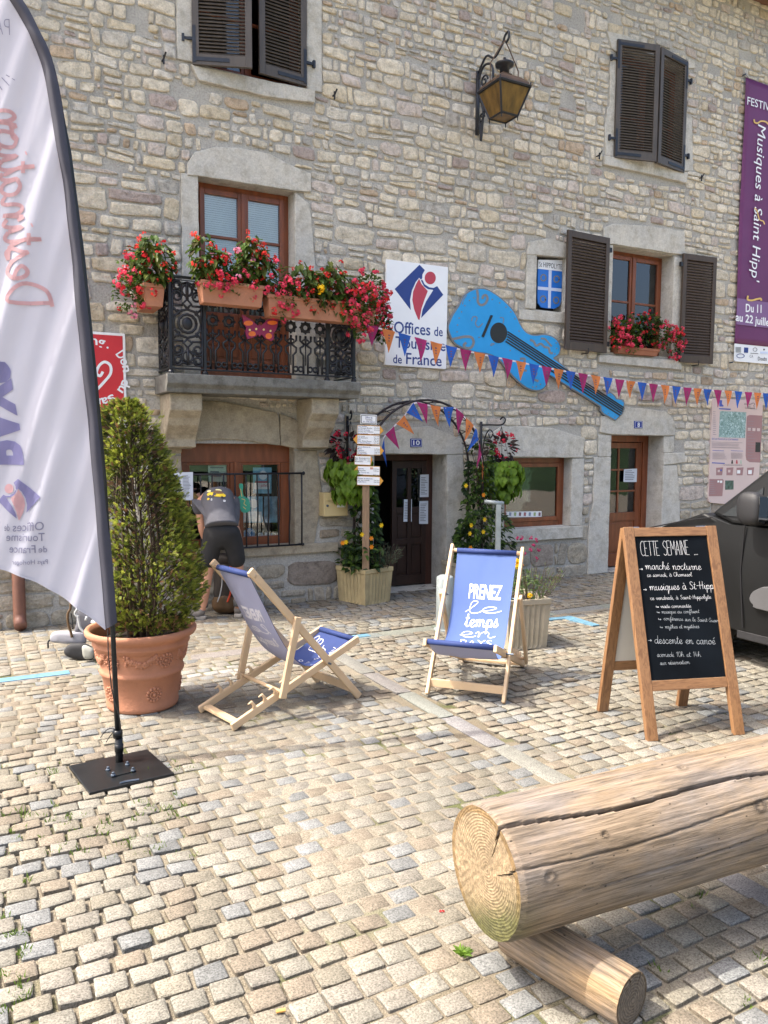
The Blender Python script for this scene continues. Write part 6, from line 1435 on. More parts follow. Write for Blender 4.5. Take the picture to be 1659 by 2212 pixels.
slab_('rail', lw+.001, wB-lw-.001, LB-.08, LB-.012, -.032, -.002, mOakH, t, Bp); slab_('rail', lw+.001, wB-lw-.001, vb0, vb1, -.032, -.002, mOakH, t, Bp)
slab_('back_panel', lw+.001, wB-lw-.001, vb1+.001, LB-.081, -.024, -.012, mCream, t, Bp, 0)
g = MB(); g.tube([TA+ux*.05-nA*.036, TA+ux*.12-nA*.036], .007, 8); g.tube([TA+ux*(wA-.12)-nA*.036, TA+ux*(wA-.05)-nA*.036], .007, 8); g.build('hinge', mZinc, t)
g = MB(); pq = lambda x, y: onpl(zz(Y7, (x, y)), a0-nA*.012, nA); k7 = Y7[2]/1.8228*dscale(a0+V3((.3, 0, .7)))
for s, a, b, h, lw_, mi, blk in (("CETTE SEMAINE", (470, 832), (795, 823), 51, 2.7, 0, True), ("...", (822, 826), (850, 823), 40, 8, 0, True), ("marché nocturne", (497, 922), (870, 925), 27, 2.9, 0, False), ("ce samedi, à Chamesol", (507, 972), (808, 968), 14, 2.0, 0, False),
    ("musiques à St-Hipp'", (525, 1062), (965, 1052), 27, 2.9, 0, False), ("ce vendredi, à Saint-Hippolyte", (528, 1127), (935, 1118), 14.5, 2.0, 0, False), ("visite commentée", (598, 1181), (802, 1178), 13.5, 1.8, 0, False), ("musique au confluent", (605, 1218), (858, 1214), 13.5, 1.8, 1, False),
    ("conférence sur le Saint-Suaire", (618, 1262), (1000, 1277), 13.5, 1.8, 1, False), ("mythes et mystères", (628, 1318), (856, 1315), 13.5, 1.8, 1, False), ("descente en canoé", (557, 1418), (965, 1424), 27, 2.7, 1, False), ("samedi 10h et 14h", (573, 1508), (868, 1507), 17, 1.8, 1, False), ("sur réservation", (594, 1562), (794, 1555), 15, 1.8, 1, False),
    (">", (455, 932), (484, 932), 20, 3.2, 0, False), (">", (482, 1070), (510, 1070), 20, 3.2, 0, False), (">", (514, 1410), (543, 1410), 20, 3.2, 1, False), ("^", (567, 1183), (587, 1183), 14, 3, 0, False), ("^", (573, 1220), (593, 1220), 14, 3, 1, False), ("^", (583, 1266), (603, 1266), 14, 3, 1, False), ("^", (594, 1320), (614, 1320), 14, 3, 1, False)):
    handtext(g, s, pq(*a), pq(*b), h*k7, nA, lw_*k7*.78, .0012, mi, blk)
g.build('handwriting', [mChalk, mChalkD], bdp)
# ------------------------------------------------------------------ log bench
def log_mat(name, grain=True):
    mt, t, b = nodes(name); tc = N(t, 'ShaderNodeTexCoord'); a = N(t, 'ShaderNodeVertexColor', layer_name='Col')
    def st(sx, sz): mp = N(t, 'ShaderNodeMapping'); mp.inputs['Scale'].default_value = (sx, sx, sz); t.links.new(tc.outputs['Object'], mp.inputs[0]); return mp.outputs[0]
    def nz(vec, sc_, det, ro=.6, di=0): n = N(t, 'ShaderNodeTexNoise', Scale=sc_, Detail=det, Roughness=ro, Distortion=di); t.links.new(vec, n.inputs['Vector']); return n.outputs[0]
    fib = nz(st(95, 5), 1, 6, .7, .3); mid = nz(st(26, 2.6), 1, 7, .7, .5); blot = nz(st(3.2, 1.8), 1.4, 8, .7); big = nz(st(6, .6), 1, 4)
    vo = N(t, 'ShaderNodeTexVoronoi', Scale=1.0); t.links.new(st(34, 17), vo.inputs['Vector'])
    c = mixc(t, a.outputs[0], (.185, .16, .14), ramp(t, blot, [(.40, 0.), (.62, .9)]))
    c = mixc(t, c, (.25, .17, .095), ramp(t, big, [(.52, 0.), (.72, .55)]))
    c = mixc(t, c, ramp(t, mid, [(.30, .52), (.46, .96), (.7, 1.2)]), 1, 'MULTIPLY'); c = mixc(t, c, ramp(t, fib, [(.36, .55), (.5, 1.), (.64, 1.38)]), 1, 'MULTIPLY')
    c = mixc(t, c, ramp(t, vo.outputs['Distance'], [(.055, .25), (.10, 1.)]), 1, 'MULTIPLY')
    t.links.new(c, b.inputs['Base Color']); b.inputs['Roughness'].default_value = .8; b.inputs['Specular IOR Level'].default_value = .25
    ad = N(t, 'ShaderNodeMath', operation='MULTIPLY_ADD'); t.links.new(mid, ad.inputs[0]); ad.inputs[1].default_value = 1.5; t.links.new(fib, ad.inputs[2])
    bp = N(t, 'ShaderNodeBump', Strength=.7, Distance=.005); t.links.new(ad.outputs[0], bp.inputs['Height']); t.links.new(bp.outputs[0], b.inputs['Normal']); return mt
def end_mat(name, ca_, cb_, off=(0, 0)):
    mt, t, b = nodes(name); tc = N(t, 'ShaderNodeTexCoord'); mp = N(t, 'ShaderNodeMapping'); mp.inputs['Location'].default_value = (off[0], off[1], 0); t.links.new(tc.outputs['Object'], mp.inputs[0])
    wv = N(t, 'ShaderNodeTexWave', Scale=34, Distortion=2.2, Detail=3); wv.wave_type = 'RINGS'; wv.rings_direction = 'Z'; wv.inputs['Detail Scale'].default_value = 1.5; t.links.new(mp.outputs[0], wv.inputs['Vector'])
    n2 = N(t, 'ShaderNodeTexNoise', Scale=75, Detail=6, Roughness=.75); n3 = N(t, 'ShaderNodeTexNoise', Scale=9, Detail=5); a = N(t, 'ShaderNodeVertexColor', layer_name='Col')
    for n in (n2, n3): t.links.new(tc.outputs['Object'], n.inputs['Vector'])
    c = mixc(t, ramp(t, wv.outputs[0], [(.0, ca_), (1., cb_)]), ramp(t, n2.outputs[0], [(.3, .5), (.52, 1.05), (.72, 1.6)]), 1, 'MULTIPLY'); c = mixc(t, c, ramp(t, n3.outputs[0], [(.3, .8), (.7, 1.15)]), 1, 'MULTIPLY'); c = mixc(t, c, a.outputs[0], 1, 'MULTIPLY')
    t.links.new(c, b.inputs['Base Color']); b.inputs['Roughness'].default_value = .9
    mx = N(t, 'ShaderNodeMath', operation='MULTIPLY_ADD'); t.links.new(wv.outputs[0], mx.inputs[0]); mx.inputs[1].default_value = .3; t.links.new(n2.outputs[0], mx.inputs[2])
    bp = N(t, 'ShaderNodeBump', Strength=.6, Distance=.008); t.links.new(mx.outputs[0], bp.inputs['Height']); t.links.new(bp.outputs[0], b.inputs['Normal']); return mt
mLog = log_mat('weathered_log'); mEnd = end_mat('sawn_end', (.23, .165, .095), (.29, .215, .125), (.02, -.02)); mEnd2 = end_mat('sawn_end_dark', (.085, .066, .05), (.15, .12, .09))
def make_log(name, label, p0, p1, r0, r1, crack, knots, base, endm, seed, moss=None, sink=None):
    p0, p1 = V3(p0), V3(p1); ax = (p1-p0); L = ax.length; ax.normalize(); yv = V3((0, 0, 1)); xv = yv.cross(ax).normalized(); yv = ax.cross(xv)
    M = Matrix((xv.to_4d(), yv.to_4d(), ax.to_4d(), V3((0, 0, 0)).to_4d())).transposed(); M.translation = p0
    for i in range(3): M[3][i] = 0
    n, m_ = 320, 420 if L > 1 else 90; g = MB(); vs = []; cols = []
    front = -1 if xv.y > 0 else 1            # which side of local x faces the camera (-y)
    for j in range(m_+1):
        s = L*(j/m_)**1.4
        for k in range(n):
            th = 2*math.pi*k/n               # measured from the top towards the camera
            r_ = (r0+(r1-r0)*s/L)*(1+.018*noise.noise(V3((math.cos(th)*1.2, math.sin(th)*1.2, s*1.3+seed)))+.006*noise.noise(V3((math.cos(th)*6, math.sin(th)*6, s*3+seed)))-.03*max(0, 1-s/.02)-.03*max(0, 1-(L-s)/.02))
            c = V3(base)*(1+.15*noise.noise(V3((math.cos(th)*2, math.sin(th)*2, s*2+seed))))
            for cf, wd, dp, s0, s1 in crack:
                if s0 <= s <= s1:
                    da = ((th-cf(s)+math.pi) % (2*math.pi))-math.pi; ww = wd*min(1, (s1-s)/.25+.05)*(1 if s0 <= 0 else min(1, (s-s0)/.2+.05)); q = abs(da*r_)/max(1e-4, ww)
                    if q < 1: r_ -= dp*(1-q)**.6*min(1, ww/wd+.2); c = c*(.25 if q < .75 else .7)
            for ks, ka, kr in knots:
                da = ((th-ka+math.pi) % (2*math.pi))-math.pi; q = math.hypot(da*r_, (s-ks)*.8)/kr
                if q < 1: r_ += .005*(1-q)-(.012*(1-q/.55) if q < .55 else 0); c = c*(.22+.45*abs(math.sin(q*5))) if q < .75 else c*.8
            if moss and s < .10: mo = max(0, math.cos(th-moss))*max(0, 1-s/.1)*.6; c = c*(1-mo)+V3((.06, .08, .02))*mo
            vs.append(V3((front*math.sin(th)*r_, math.cos(th)*r_, s))); cols.append(c)
    fs = []; fc = []
    for j in range(m_):
        for k in range(n):
            k2 = (k+1) % n; f = (j*n+k, j*n+k2, (j+1)*n+k2, (j+1)*n+k); fs.append(f if front > 0 else f[::-1]); fc.append(tuple((cols[f[0]]+cols[f[2]])/2))
    if front > 0: fs = [f[::-1] for f in fs]
    vs = [M@v for v in vs]; g.add(vs, fs, 0, fc)
    for j, e in ((0, -1), (m_, 1)):          # sawn faces, rough and cracked from the pith
        rings = [1.0, .97, .9, .8, .68, .55, .42, .3, .18, .08]; base_ = [M.inverted()@vs[j*n+k] for k in range(n)]; idx0 = len(g.v); rv_ = []; ec = []
        for q in rings:
            for k in range(n):
                b = base_[k]; th = 2*math.pi*k/n; z = b.z+e*(.004*(1-q)+.003*noise.noise(V3((b.x*q*60, b.y*q*60, seed)))*(q < .99)); col = 1+.12*noise.noise(V3((b.x*q*14, b.y*q*14, seed)))
                for cf, wd, dp, s0, s1 in crack:
                    if (s0 <= 0 and e < 0 and q > .42):
                        da = ((th-cf(0)-.25*(1-q)+math.pi) % (2*math.pi))-math.pi
                        if abs(da*q*r0) < wd*.55*(q-.38)/.6: z -= e*.02; col *= .2
                cc_ = V3((col, col, col))
                if q > .93: cc_ = V3((col*.75, col*.66, col*.5))
                if moss: mo = max(0, math.cos(th-moss))**2*max(0, q-.45)*3.2; mo = min(1, mo)*.9; cc_ = cc_*(1-mo)+V3((.30, .42, .20))*mo
                rv_.append(M@V3((b.x*q, b.y*q, z))); ec.append(cc_)
        f2 = []; fcol = []
        for i in range(len(rings)-1):
            for k in range(n):
                k2 = (k+1) % n; f2.append((i*n+k, i*n+k2, (i+1)*n+k2, (i+1)*n+k)); fcol.append(tuple(ec[i*n+k]))
        f2.append(tuple((len(rings)-1)*n+k for k in range(n))); fcol.append((1.001, 1, 1))
        if (front > 0) == (e > 0): pass
        g.add(rv_, f2, 1, fcol)
    Mi = M.inverted(); g.v = [tuple(Mi@V3(p)) for p in g.v]
    o = g.build(name, [mLog, endm], None); o.matrix_world = M; tag(o, label, 'log')
    for p_ in o.data.polygons:
        if p_.material_index == 0: p_.use_smooth = True
    return o
d2 = math.radians
make_log('log', 'large weathered log lying across a smaller one as a bench', (1.375, 1.90, .385), (4.55, 1.72, .40), .203, .225,
    [(lambda s: d2(25+14*s+5*math.sin(s*5)*min(1, s*2)), .0062, .04, 0, 3.1), (lambda s: d2(62+4*math.sin(s*4)), .0030, .008, 0, 1.6), (lambda s: d2(-20+3*math.sin(s*3)), 0.0036, .007, .1, 1.9), (lambda s: d2(-2-3*s), .0036, .006, .5, 2.2), (lambda s: d2(88+5*math.sin(s*3)), .0040, .009, .2, 2.0)],
    [(.10, d2(72), .026), (.78, d2(8), .026), (.93, d2(-18), .022), (.98, d2(62), .03), (1.18, d2(28), .026), (.33, d2(52), .016), (1.35, d2(-25), .012), (.5, d2(30), .01), (1.02, d2(85), .02), (.62, d2(-30), .010), (1.7, d2(20), .025), (2.2, d2(50), .025)],
    (.225, .168, .112), mEnd, 3, moss=d2(150))
make_log('log_support', 'short thin round log on the ground under the sawn end of the big log', (1.672, 1.565, .082), (1.575, 2.0, .085), .083, .086,
    [(lambda s: d2(-38), .003, .02, 0, .8), (lambda s: d2(12), .002, .01, 0, .8)], [(.3, d2(-60), .012)], (.30, .205, .115), mEnd2, 8)
make_log('log_support', 'short thin round log on the ground under the far end of the big log', (4.1, 1.35, .082), (3.95, 2.2, .085), .083, .088, [(lambda s: d2(12), .002, .01, 0, .8)], [], (.40, .26, .13), mEnd2, 11)
# ------------------------------------------------------------------ feather flag
mFlag = mat('pale_flag_cloth', (.50, .505, .585), .6, var=.03, scale=3, trans=.22); mSlv = mat('dark_flag_sleeve', (.055, .055, .075), .75, var=.1, trans=.08)
mSal = mat('salmon_print', (.62, .38, .40), .7, trans=.35); mLil = mat('lilac_print', (.25, .24, .44), .7, trans=.35); mGrP = mat('grey_violet_print', (.24, .24, .34), .7, trans=.35); mSteel = mat('black_steel_plate', (.02, .022, .024), .35, .5, var=.3, scale=8)
fb = V3((.67, 4.234, 0)); fn_ = V3((-math.sin(math.radians(18.5)), -math.cos(math.radians(18.5)), 0))
def fdisp(x, y):
    k = (x*.83+(y-1300)*.22); edge = min(1, max(0, (240-x)/60))
    return edge*(.012*math.sin(k*.045+1)+.008*math.sin(k*.11+y*.004)+.010*noise.noise(V3((k*.02, y*.004, 2)))+.004*noise.noise(V3((k*.06, y*.006, 7))))
def FLG(x, y, o=0): p = onpl((x, y), fb, fn_); return p+fn_*(fdisp(x, y)+o)
sl_in = smooth([(228, 1358), (211, 1156), (192, 945), (169, 709), (141, 439), (128, 347), (113, 260), (95, 161), (69, 87), (50, 49), (20, 0), (-25, -60), (-70, -105), (-125, -140)], 6)
sl_out = smooth([(253, 1345), (238, 1156), (219, 945), (198, 717), (166, 439), (158, 382), (142, 269), (125, 174), (108, 113), (87, 69), (56, 10), (10, -50), (-45, -110), (-125, -158)], 6)
def along(L, v): i = v*(len(L)-1); k = min(int(i), len(L)-2); f_ = i-k; return (L[k][0]+(L[k+1][0]-L[k][0])*f_, L[k][1]+(L[k+1][1]-L[k][1])*f_)
t = thing('feather_flag', 'tall white feather flag with dark sleeve on a black base plate', 'flag', fb)
def cl(u, v):
    r_ = along(sl_in, v); l = (-128, 1212+(-140-1212)*v); x = l[0]+(r_[0]-l[0])*u; y = l[1]+(r_[1]-l[1])*u-42*4*u*(1-u)*(1-v)**8
    if v > .97: y = min(y, 9e9)
    return FLG(x, y)
g = MB(); g.grid(cl, 60, 150); cloth = g.build('cloth', mFlag, t, smooth=True)
g = MB(); g.grid(lambda u, v: cl(u, 0)+V3((0, 0, (v-.5)*.016))+fn_*.002, 60, 1); g.build('hem', mFlag, cloth)
def slv(u, v):
    a, b = along(sl_in, v), along(sl_out, v); x, y = a[0]+(b[0]-a[0])*u, a[1]+(b[1]-a[1])*u; return onpl((x, y), fb, fn_)+fn_*(fdisp(*a)*(1-u)+.026*math.sin(math.pi*u)+.002)
g = MB(); g.grid(slv, 8, 120); g.grid(lambda u, v: slv(u, v)-fn_*(.052*math.sin(math.pi*u)+.004), 8, 120, flip=True); g.build('sleeve', mSlv, t, smooth=True)
def finely(mb, vs, fs, mi, lim=9):              # print follows the folds of the cloth: cut it into small triangles first
    st = [tuple(vs[i] for i in (f[0], f[k], f[k+1])) for f in fs for k in range(1, len(f)-1)]; out = []
    while st:
        a, b, c = st.pop(); l = [math.dist(a, b), math.dist(b, c), math.dist(c, a)]; k = l.index(max(l))
        if l[k] < lim: out.append((a, b, c)); continue
        if k == 1: a, b, c = b, c, a
        if k == 2: a, b, c = c, a, b
        m_ = ((a[0]+b[0])/2, (a[1]+b[1])/2); st += [(a, m_, c), (m_, b, c)]
    for t_ in out: mb.add([FLG(*p, .004) for p in t_], [(0, 1, 2)], mi)
def ftext(mb, txt, f, bold=0, script=False, lw=.05, mi=0):
    """f maps (0..1 along the baseline, 0..1 of cap height) to a reading on the photograph"""
    if script:
        st, w = hand(txt)
        for p in st: vs, fs = ribbon([(x/w, y/2) for x, y in [(a_/1, b_) for a_, b_ in p]], 1e-6); L = []; 
        for p in st:
            P2 = [f(x/w, y/2) for x, y in p]; vs, fs = ribbon(P2, lw); mb.add([FLG(x, y, .004) for x, y in vs], fs, mi)
    else:
        vs, fs = text2d(txt, bold); vs = fit2d(vs, 1, 1); finely(mb, [f(x, y) for x, y in vs], fs, mi)
g = MB()
ftext(g, 'Destination', lambda a, b: (22-40*a+b*88+2, 664-440*a), script=True, lw=8.5, mi=0)
ftext(g, 'PAYS', lambda a, b: (-40-36*a+b*90, 1004-225*a), bold=.05, mi=1)
ftext(g, 'PAYS', lambda a, b: (22-62*a, 78-36*b+4*a), bold=-.025, mi=2)
for a_, b_ in (((4, 168), (22, 188)), ((14, 163), (34, 176)), ((-8, 176), (6, 196))): vs, fs = ribbon([a_, b_], 2); g.add([FLG(x, y, .004) for x, y in vs], fs, 2)
w2 = (0, 1250, .5426); fl_ = lambda x, y: zz(w2, (300-(x-280)*.91, 1170+(y-264)*.75))
from mathutils.geometry import tessellate_polygon
for qs, mi in ((LOGO_B, 1), (LOGO_R, 0)):
    for q in qs: finely(g, [fl_(*p) for p in q], tessellate_polygon([[V3((x, y, 0)) for x, y in q]]), mi)
for txt, a_, b_, h in (('Offices', (322, 1540), (95, 1553), 62), ('de', (75, 1548), (35, 1546), 50), ('Tourisme', (325, 1620), (50, 1620), 58), ('de', (340, 1705), (280, 1705), 46), ('France', (262, 1707), (70, 1705), 58), ('Pays Horloger', (345, 1790), (90, 1790), 34)):
    ftext(g, txt, (lambda a_, b_, h: lambda u, v: zz(w2, (a_[0]+(b_[0]-a_[0])*u, a_[1]+(b_[1]-a_[1])*u-h*v)))(a_, b_, h), bold=.005, mi=2)
g.build('print', [mSal, mLil, mGrP], cloth)
g = MB(); g.tube([(fb.x, fb.y, .03)]+[onpl(q, fb, fn_) for q in ((250, 1500), (243, 1345), (238, 1250), (226, 1040), (206, 820), (180, 560), (150, 330), (115, 150), (70, 50), (20, -30))], [.016, .014, .013, .012, .011, .011, .010, .010, .009, .009, .008], 10); g.build('pole', mSteel, t, smooth=True)
g = MB(); zz1 = onpl((254, 1585), fb, fn_).z; g.lathe([(.024, zz1-.02), (.026, zz1), (.024, zz1+.02)], 12, (fb.x-.005, fb.y, 0)); g.lathe([(.020, .01), (.020, zz1-.02)], 12, (fb.x, fb.y, 0)); g.lathe([(.023, .07), (.023, .11)], 12, fb); g.build('socket', mSteel, t, smooth=True)
g = MB(); PQ = [G(*zz((0, 2300, .5425), q)) for q in ((500, 1335), (1070, 1215), (1265, 1390), (650, 1535))]; g.prism([p+V3((0, 0, .006)) for p in PQ], (0, 0, 1), .008, back=.008); g.build('base_plate', mSteel, t, bevel=.002)
g = MB(); PS = [G(*zz((0, 2300, .5425), q), .015) for q in ((762, 1350), (935, 1310), (990, 1358), (810, 1403))]; g.prism(PS, (0, 0, 1), .004); g.build('fixing_plate', mSteel, t, bevel=.001)
for q in ((785, 1350), (925, 1312), (966, 1355), (822, 1390)): p = G(*zz((0, 2300, .5425), q), .02); g = MB(); g.lathe([(.012, 0), (.012, .006), (.007, .008), (.007, .018), (.001, .02)], 8, p); g.build('bolt', mZinc, t)
g = MB(); pts = [G(*zz((0, 2300, .5425), q), .017) for q in ((870, 1445), (905, 1435), (960, 1425), (1010, 1418))]; g.tube(pts, .006, 6); g.build('carry_slot', mZinc, t)
g = MB(); q = lambda x, y, o=.03: onpl(zz((0, 2300, .5425), (x, y)), fb, fn_)+fn_*o; g.tube(smooth([q(790, 320), q(795, 500), q(820, 760), q(870, 940), q(885, 1060)], 5), .003, 5); g.tube(smooth([q(845, 1040), q(800, 1035), q(765, 1060), q(738, 1100)], 5), .0025, 5); g.tube(smooth([q(845, 1045), q(815, 1075), q(778, 1132)], 5), .0025, 5); g.build('cord', mIron, t)
# ------------------------------------------------------------------ signpost in the planter
mPost = grained('weathered_post', (.20, .13, .08), (.29, .19, .11), .8)
sp = V3((3.86, 7.40, 0)); sp = V3(onpl((790, 1228), (0, 7.40, 0), V3((0, 1, 0)))); sp.z = .3
nV = V3((-math.sin(YAW), -math.cos(YAW), 0)); spf = sp+nV*.06
t = thing('signpost', 'wooden hiking signpost with seven stacked yellow-edged name boards standing in the planter', 'signpost', sp)
ztop = onpl(zz(W7, (290, 90)), sp, nV).z
g = MB(); rx_ = nV.cross(V3((0, 0, 1))); g.bar(sp, V3((sp.x, sp.y, ztop-.02)), .075, .075, rx_); g.build('post', mPost, t, bevel=.006)
F = Flat(W7, 0, nV, spf)
def board(pts, white, lines, dist, rot=0):
    g = MB(); F.poly(g, pts, .0, back=.022); b = g.build('board', mOr if white else mSignW, t, bevel=.002)
    if white: g = MB(); F.poly(g, white, .002); g.build('white_field', mSignW, b)
    g = MB()
    for (txt, a, bb, h, mi) in lines: F.text(g, txt, a, bb, h, .004, mi, bold=.004)
    g.build('lettering', [mInkB, mNavy], b); return b
b = board([(157, 84), (415, 97), (411, 248), (155, 236)], None, [('Office de', (232, 146), (342, 152), 28, 1), ('Tourisme', (232, 178), (340, 184), 26, 0), ('alt : 378 mètres', (194, 208), (380, 217), 24, 1)], None)
g = MB(); F.line(g, [(172, 98), (402, 110), (398, 234), (169, 222), (172, 98)], .9, .004, sm=False); 
for q0, q1, q2, q3 in (((170, 96), (404, 109), (403, 116), (170, 103)), ((168, 218), (400, 231), (400, 238), (168, 226)), ((169, 96), (177, 96), (175, 226), (167, 226)), ((397, 109), (404, 109), (400, 238), (393, 238))): F.poly(g, [q0, q1, q2, q3], .004)
g.build('border', mInkB, b)
def L5(x0, x1, y0, dy, rows): 
    out = []
    for k, (nm, wd, km) in enumerate(rows):
        y = y0+dy*k
        if nm: out.append((nm, (x0, y), (x0+wd, y+wd*.03), 19, 0 if k % 2 else 1))
        if km: out.append((km, (x1-85, y+8), (x1, y+11), 18, 0))
    return out
board([(108, 252), (462, 265), (521, 340), (460, 404), (106, 396)], [(112, 260), (459, 272), (456, 396), (111, 389)], L5(116, 456, 279, 27.5, [('Les Seilles', 140, '1,3 km'), ('La Grosse Roche', 222, '2,6 km'), ('Soulce-Cernay', 190, '4,5 km'), ('Grotte du Château', 238, ''), ('de la Roche', 155, '3,6 km')]), 0)
board([(105, 402), (458, 413), (455, 563), (100, 551), (42, 475)], [(110, 409), (454, 420), (451, 555), (106, 544)], L5(112, 450, 432, 26, [('Les Lods', 112, '1,1 km'), ('Les Santans', 158, '2,6 km'), ('Bief', 48, '4,7 km'), ('Belv. Petit Recet', 215, '1,4 km'), ('Le Grand Recet', 200, '2,7 km')]), 0)
board([(103, 568), (465, 580), (523, 655), (465, 728), (98, 716)], [(108, 575), (461, 587), (461, 720), (104, 709)], L5(110, 460, 602, 26, [('Notre Dame du', 200, ''), ('Mont', 65, '1,4 km'), ('Viatons', 100, '3 km'), ('Chamesol', 135, '4,8 km'), ('Accès GR5', 150, '0,5 km')]), 0)
board([(66, 729), (318, 735), (346, 790), (313, 883), (62, 871)], [(70, 736), (314, 742), (310, 875), (66, 864)], [('Belv. Blanchefort', (72, 776), (262, 780), 19, 0), ('Belv. sous le Pré', (72, 802), (246, 806), 19, 0), ('Montandon', (72, 828), (196, 832), 19, 0), ('2,8 km', (266, 778), (306, 780), 17, 0), ('4,2 km', (266, 804), (306, 806), 17, 0), ('6,2 km', (266, 830), (306, 832), 17, 0)], 0)
board([(110, 888), (461, 900), (456, 1045), (105, 1031), (51, 965)], [(116, 895), (457, 907), (452, 1037), (111, 1024)], L5(116, 444, 940, 30, [('Fleurey', 94, '4,5 km'), ('Valoreille', 120, '7,8 km'), ('Les Terres-de-', 182, ''), ('Chaux', 78, '8,7 km')]), 0)
bq_ = board([(103, 1048), (461, 1060), (513, 1125), (455, 1201), (98, 1192)], [(108, 1055), (457, 1067), (451, 1193), (104, 1184)], L5(114, 450, 1094, 26, [('Grotte du Bisontin', 232, ''), ('par les roches', 180, '5,4 km'), ('Liebvillers', 130, '6,4 km')]), 0)
g = MB(); F.poly(g, [(308, 912), (354, 914), (354, 926), (308, 924)], .004, 1); F.poly(g, [(308, 930), (354, 932), (354, 944), (308, 942)], .004, 0); g.build('trail_mark', [mRedP, mOr], bq_)
# ------------------------------------------------------------------ bollard, steel post
mGalv = mat('galvanised_steel', (.33, .37, .37), .5, .35, var=.22, scale=9)
bc = G(960, 1360); t = thing('bollard', 'round grey steel bollard standing behind the right deckchair', 'bollard', bc); bzt = onpl((960, 1246), bc, vn).z; br_ = 18.5*dscale(bc)
g = MB(); g.lathe([(br_, 0), (br_, bzt-.012), (br_*.93, bzt+.002), (br_*.6, bzt+.016), (.001, bzt+.02)], 28, bc); g.build('body', mGalv, t, smooth=False, bevel=.002)
for p_ in t.children[0].data.polygons: p_.use_smooth = len(p_.vertices) == 4
g = MB(); g.lathe([(br_*1.25, 0), (br_*1.25, .012), (br_*1.02, .016)], 24, bc); 
for k in range(4): a = k*1.57+.4; g.ball(bc+V3((br_*1.12*math.cos(a), br_*1.12*math.sin(a), .018)), .008, 6, 4)
g.build('flange', mGalv, t)
gp = G(1073, 1305); t = thing('steel_post', 'galvanised steel T-shaped post by the arch behind the right deckchair', 'post', gp); gz = onpl((1073, 1090), gp, vn).z
g = MB(); g.bar(gp, V3((gp.x, gp.y, gz)), .055, .055, vn); g.build('upright', mGalv, t, bevel=.004)
a_, b_ = onpl(zz(Y3, (1212, 782)), gp, vn), onpl(zz(Y3, (1352, 798)), gp, vn); g = MB(); g.tube([a_-vn*.0, b_], .022, 12); g.build('cross_bar', mGalv, t, smooth=True)
# ------------------------------------------------------------------ stooping man with his rucksack
mSkin = mat('tanned_skin', (.50, .255, .165), .55, var=.08, scale=8); mShirt = mat('charcoal_cotton', (.080, .080, .094), .85, var=.12, scale=9, bump=.7, bscale=9); mShort = mat('black_shorts', (.014, .014, .016), .8, var=.2, scale=9, bump=.15, bscale=18); mShortG = mat('dark_grey_shorts', (.035, .037, .04), .8, var=.1)  # skin: one tanned tone over the whole body
mShoe = mat('grey_suede_shoe', (.17, .15, .13), .8, var=.25, scale=30); mSole = mat('pale_sole', (.36, .32, .27), .8); mCap = mat('mustard_cap', (.30, .19, .05), .8, var=.1); mHair = mat('brown_hair', (.06, .035, .02), .7)
Pm = G(450, 1338); Rr = V3((math.cos(YAW), -math.sin(YAW), 0)); Ff = V3((math.sin(YAW), math.cos(YAW), 0)); mp = lambda a, b, z: Pm+Rr*a+Ff*b+V3((0, 0, z))
def skin(name, pts, edges, rad_, mt, parent, root=0, sub=2):
    me = bpy.data.meshes.new(name); me.from_pydata([mp(*p) for p in pts], edges, []); me.materials.append(mt)
    o = bpy.data.objects.new(name, me); COL.objects.link(o); md = o.modifiers.new('skin', 'SKIN'); md.use_smooth_shade = True
    for i, d in enumerate(me.skin_vertices[0].data): r_ = rad_[i]; d.radius = (r_, r_) if isinstance(r_, (int, float)) else r_; d.use_root = (i == root)
    s_ = o.modifiers.new('sub', 'SUBSURF'); s_.levels = sub; s_.render_levels = sub
    attach(o, parent); return o
man = thing('person', 'person in dark T-shirt, black shorts and cap bending over a rucksack by the window', 'person', Pm)
pts, ed, rd = [], [], []
def ad(p, r_, par=None): pts.append(p); rd.append(r_); (ed.append((par, len(pts)-1)) if par is not None else None); return len(pts)-1
pel = ad((.155, -.06, .90), .125); ab = ad((.13, .0, 1.06), .120, pel); ch = ad((.07, .14, 1.17), .125, ab); nk0 = ad((-.03, .27, 1.17), .085, ch); nk = ad((-.085, .33, 1.14), .056, nk0); hd0 = ad((-.14, .36, 1.15), .082, nk); hd = ad((-.18, .37, 1.11), .090, hd0); chin = ad((-.20, .375, 1.045), .062, hd); nose = ad((-.165, .275, 1.085), .016, hd)
for sx, hip, kn, an, to in ((-1, (.055, -.04, .85), (.0, .0, .475), (-.055, .02, .10), None), (1, (.255, -.02, .85), (.285, .06, .48), (.275, .11, .10), None)):
    h_ = ad(hip, .098, pel); k_ = ad(tuple((a+b)/2 for a, b in zip(hip, kn)), .080, h_); k2 = ad(kn, .058, k_); c_ = ad((kn[0]*.65+an[0]*.35, kn[1]*.65+an[1]*.35-.025, kn[2]*.65+an[2]*.35), .056, k2); a_ = ad(an, .036, c_)
    if sx < 0: f1 = ad((an[0]-.06, an[1]-.015, .05), .034, a_); ad((an[0]-.15, an[1]-.04, .035), .026, f1)
    else: f1 = ad((an[0]-.02, an[1]+.07, .05), .034, a_); ad((an[0]-.03, an[1]+.15, .035), .026, f1)
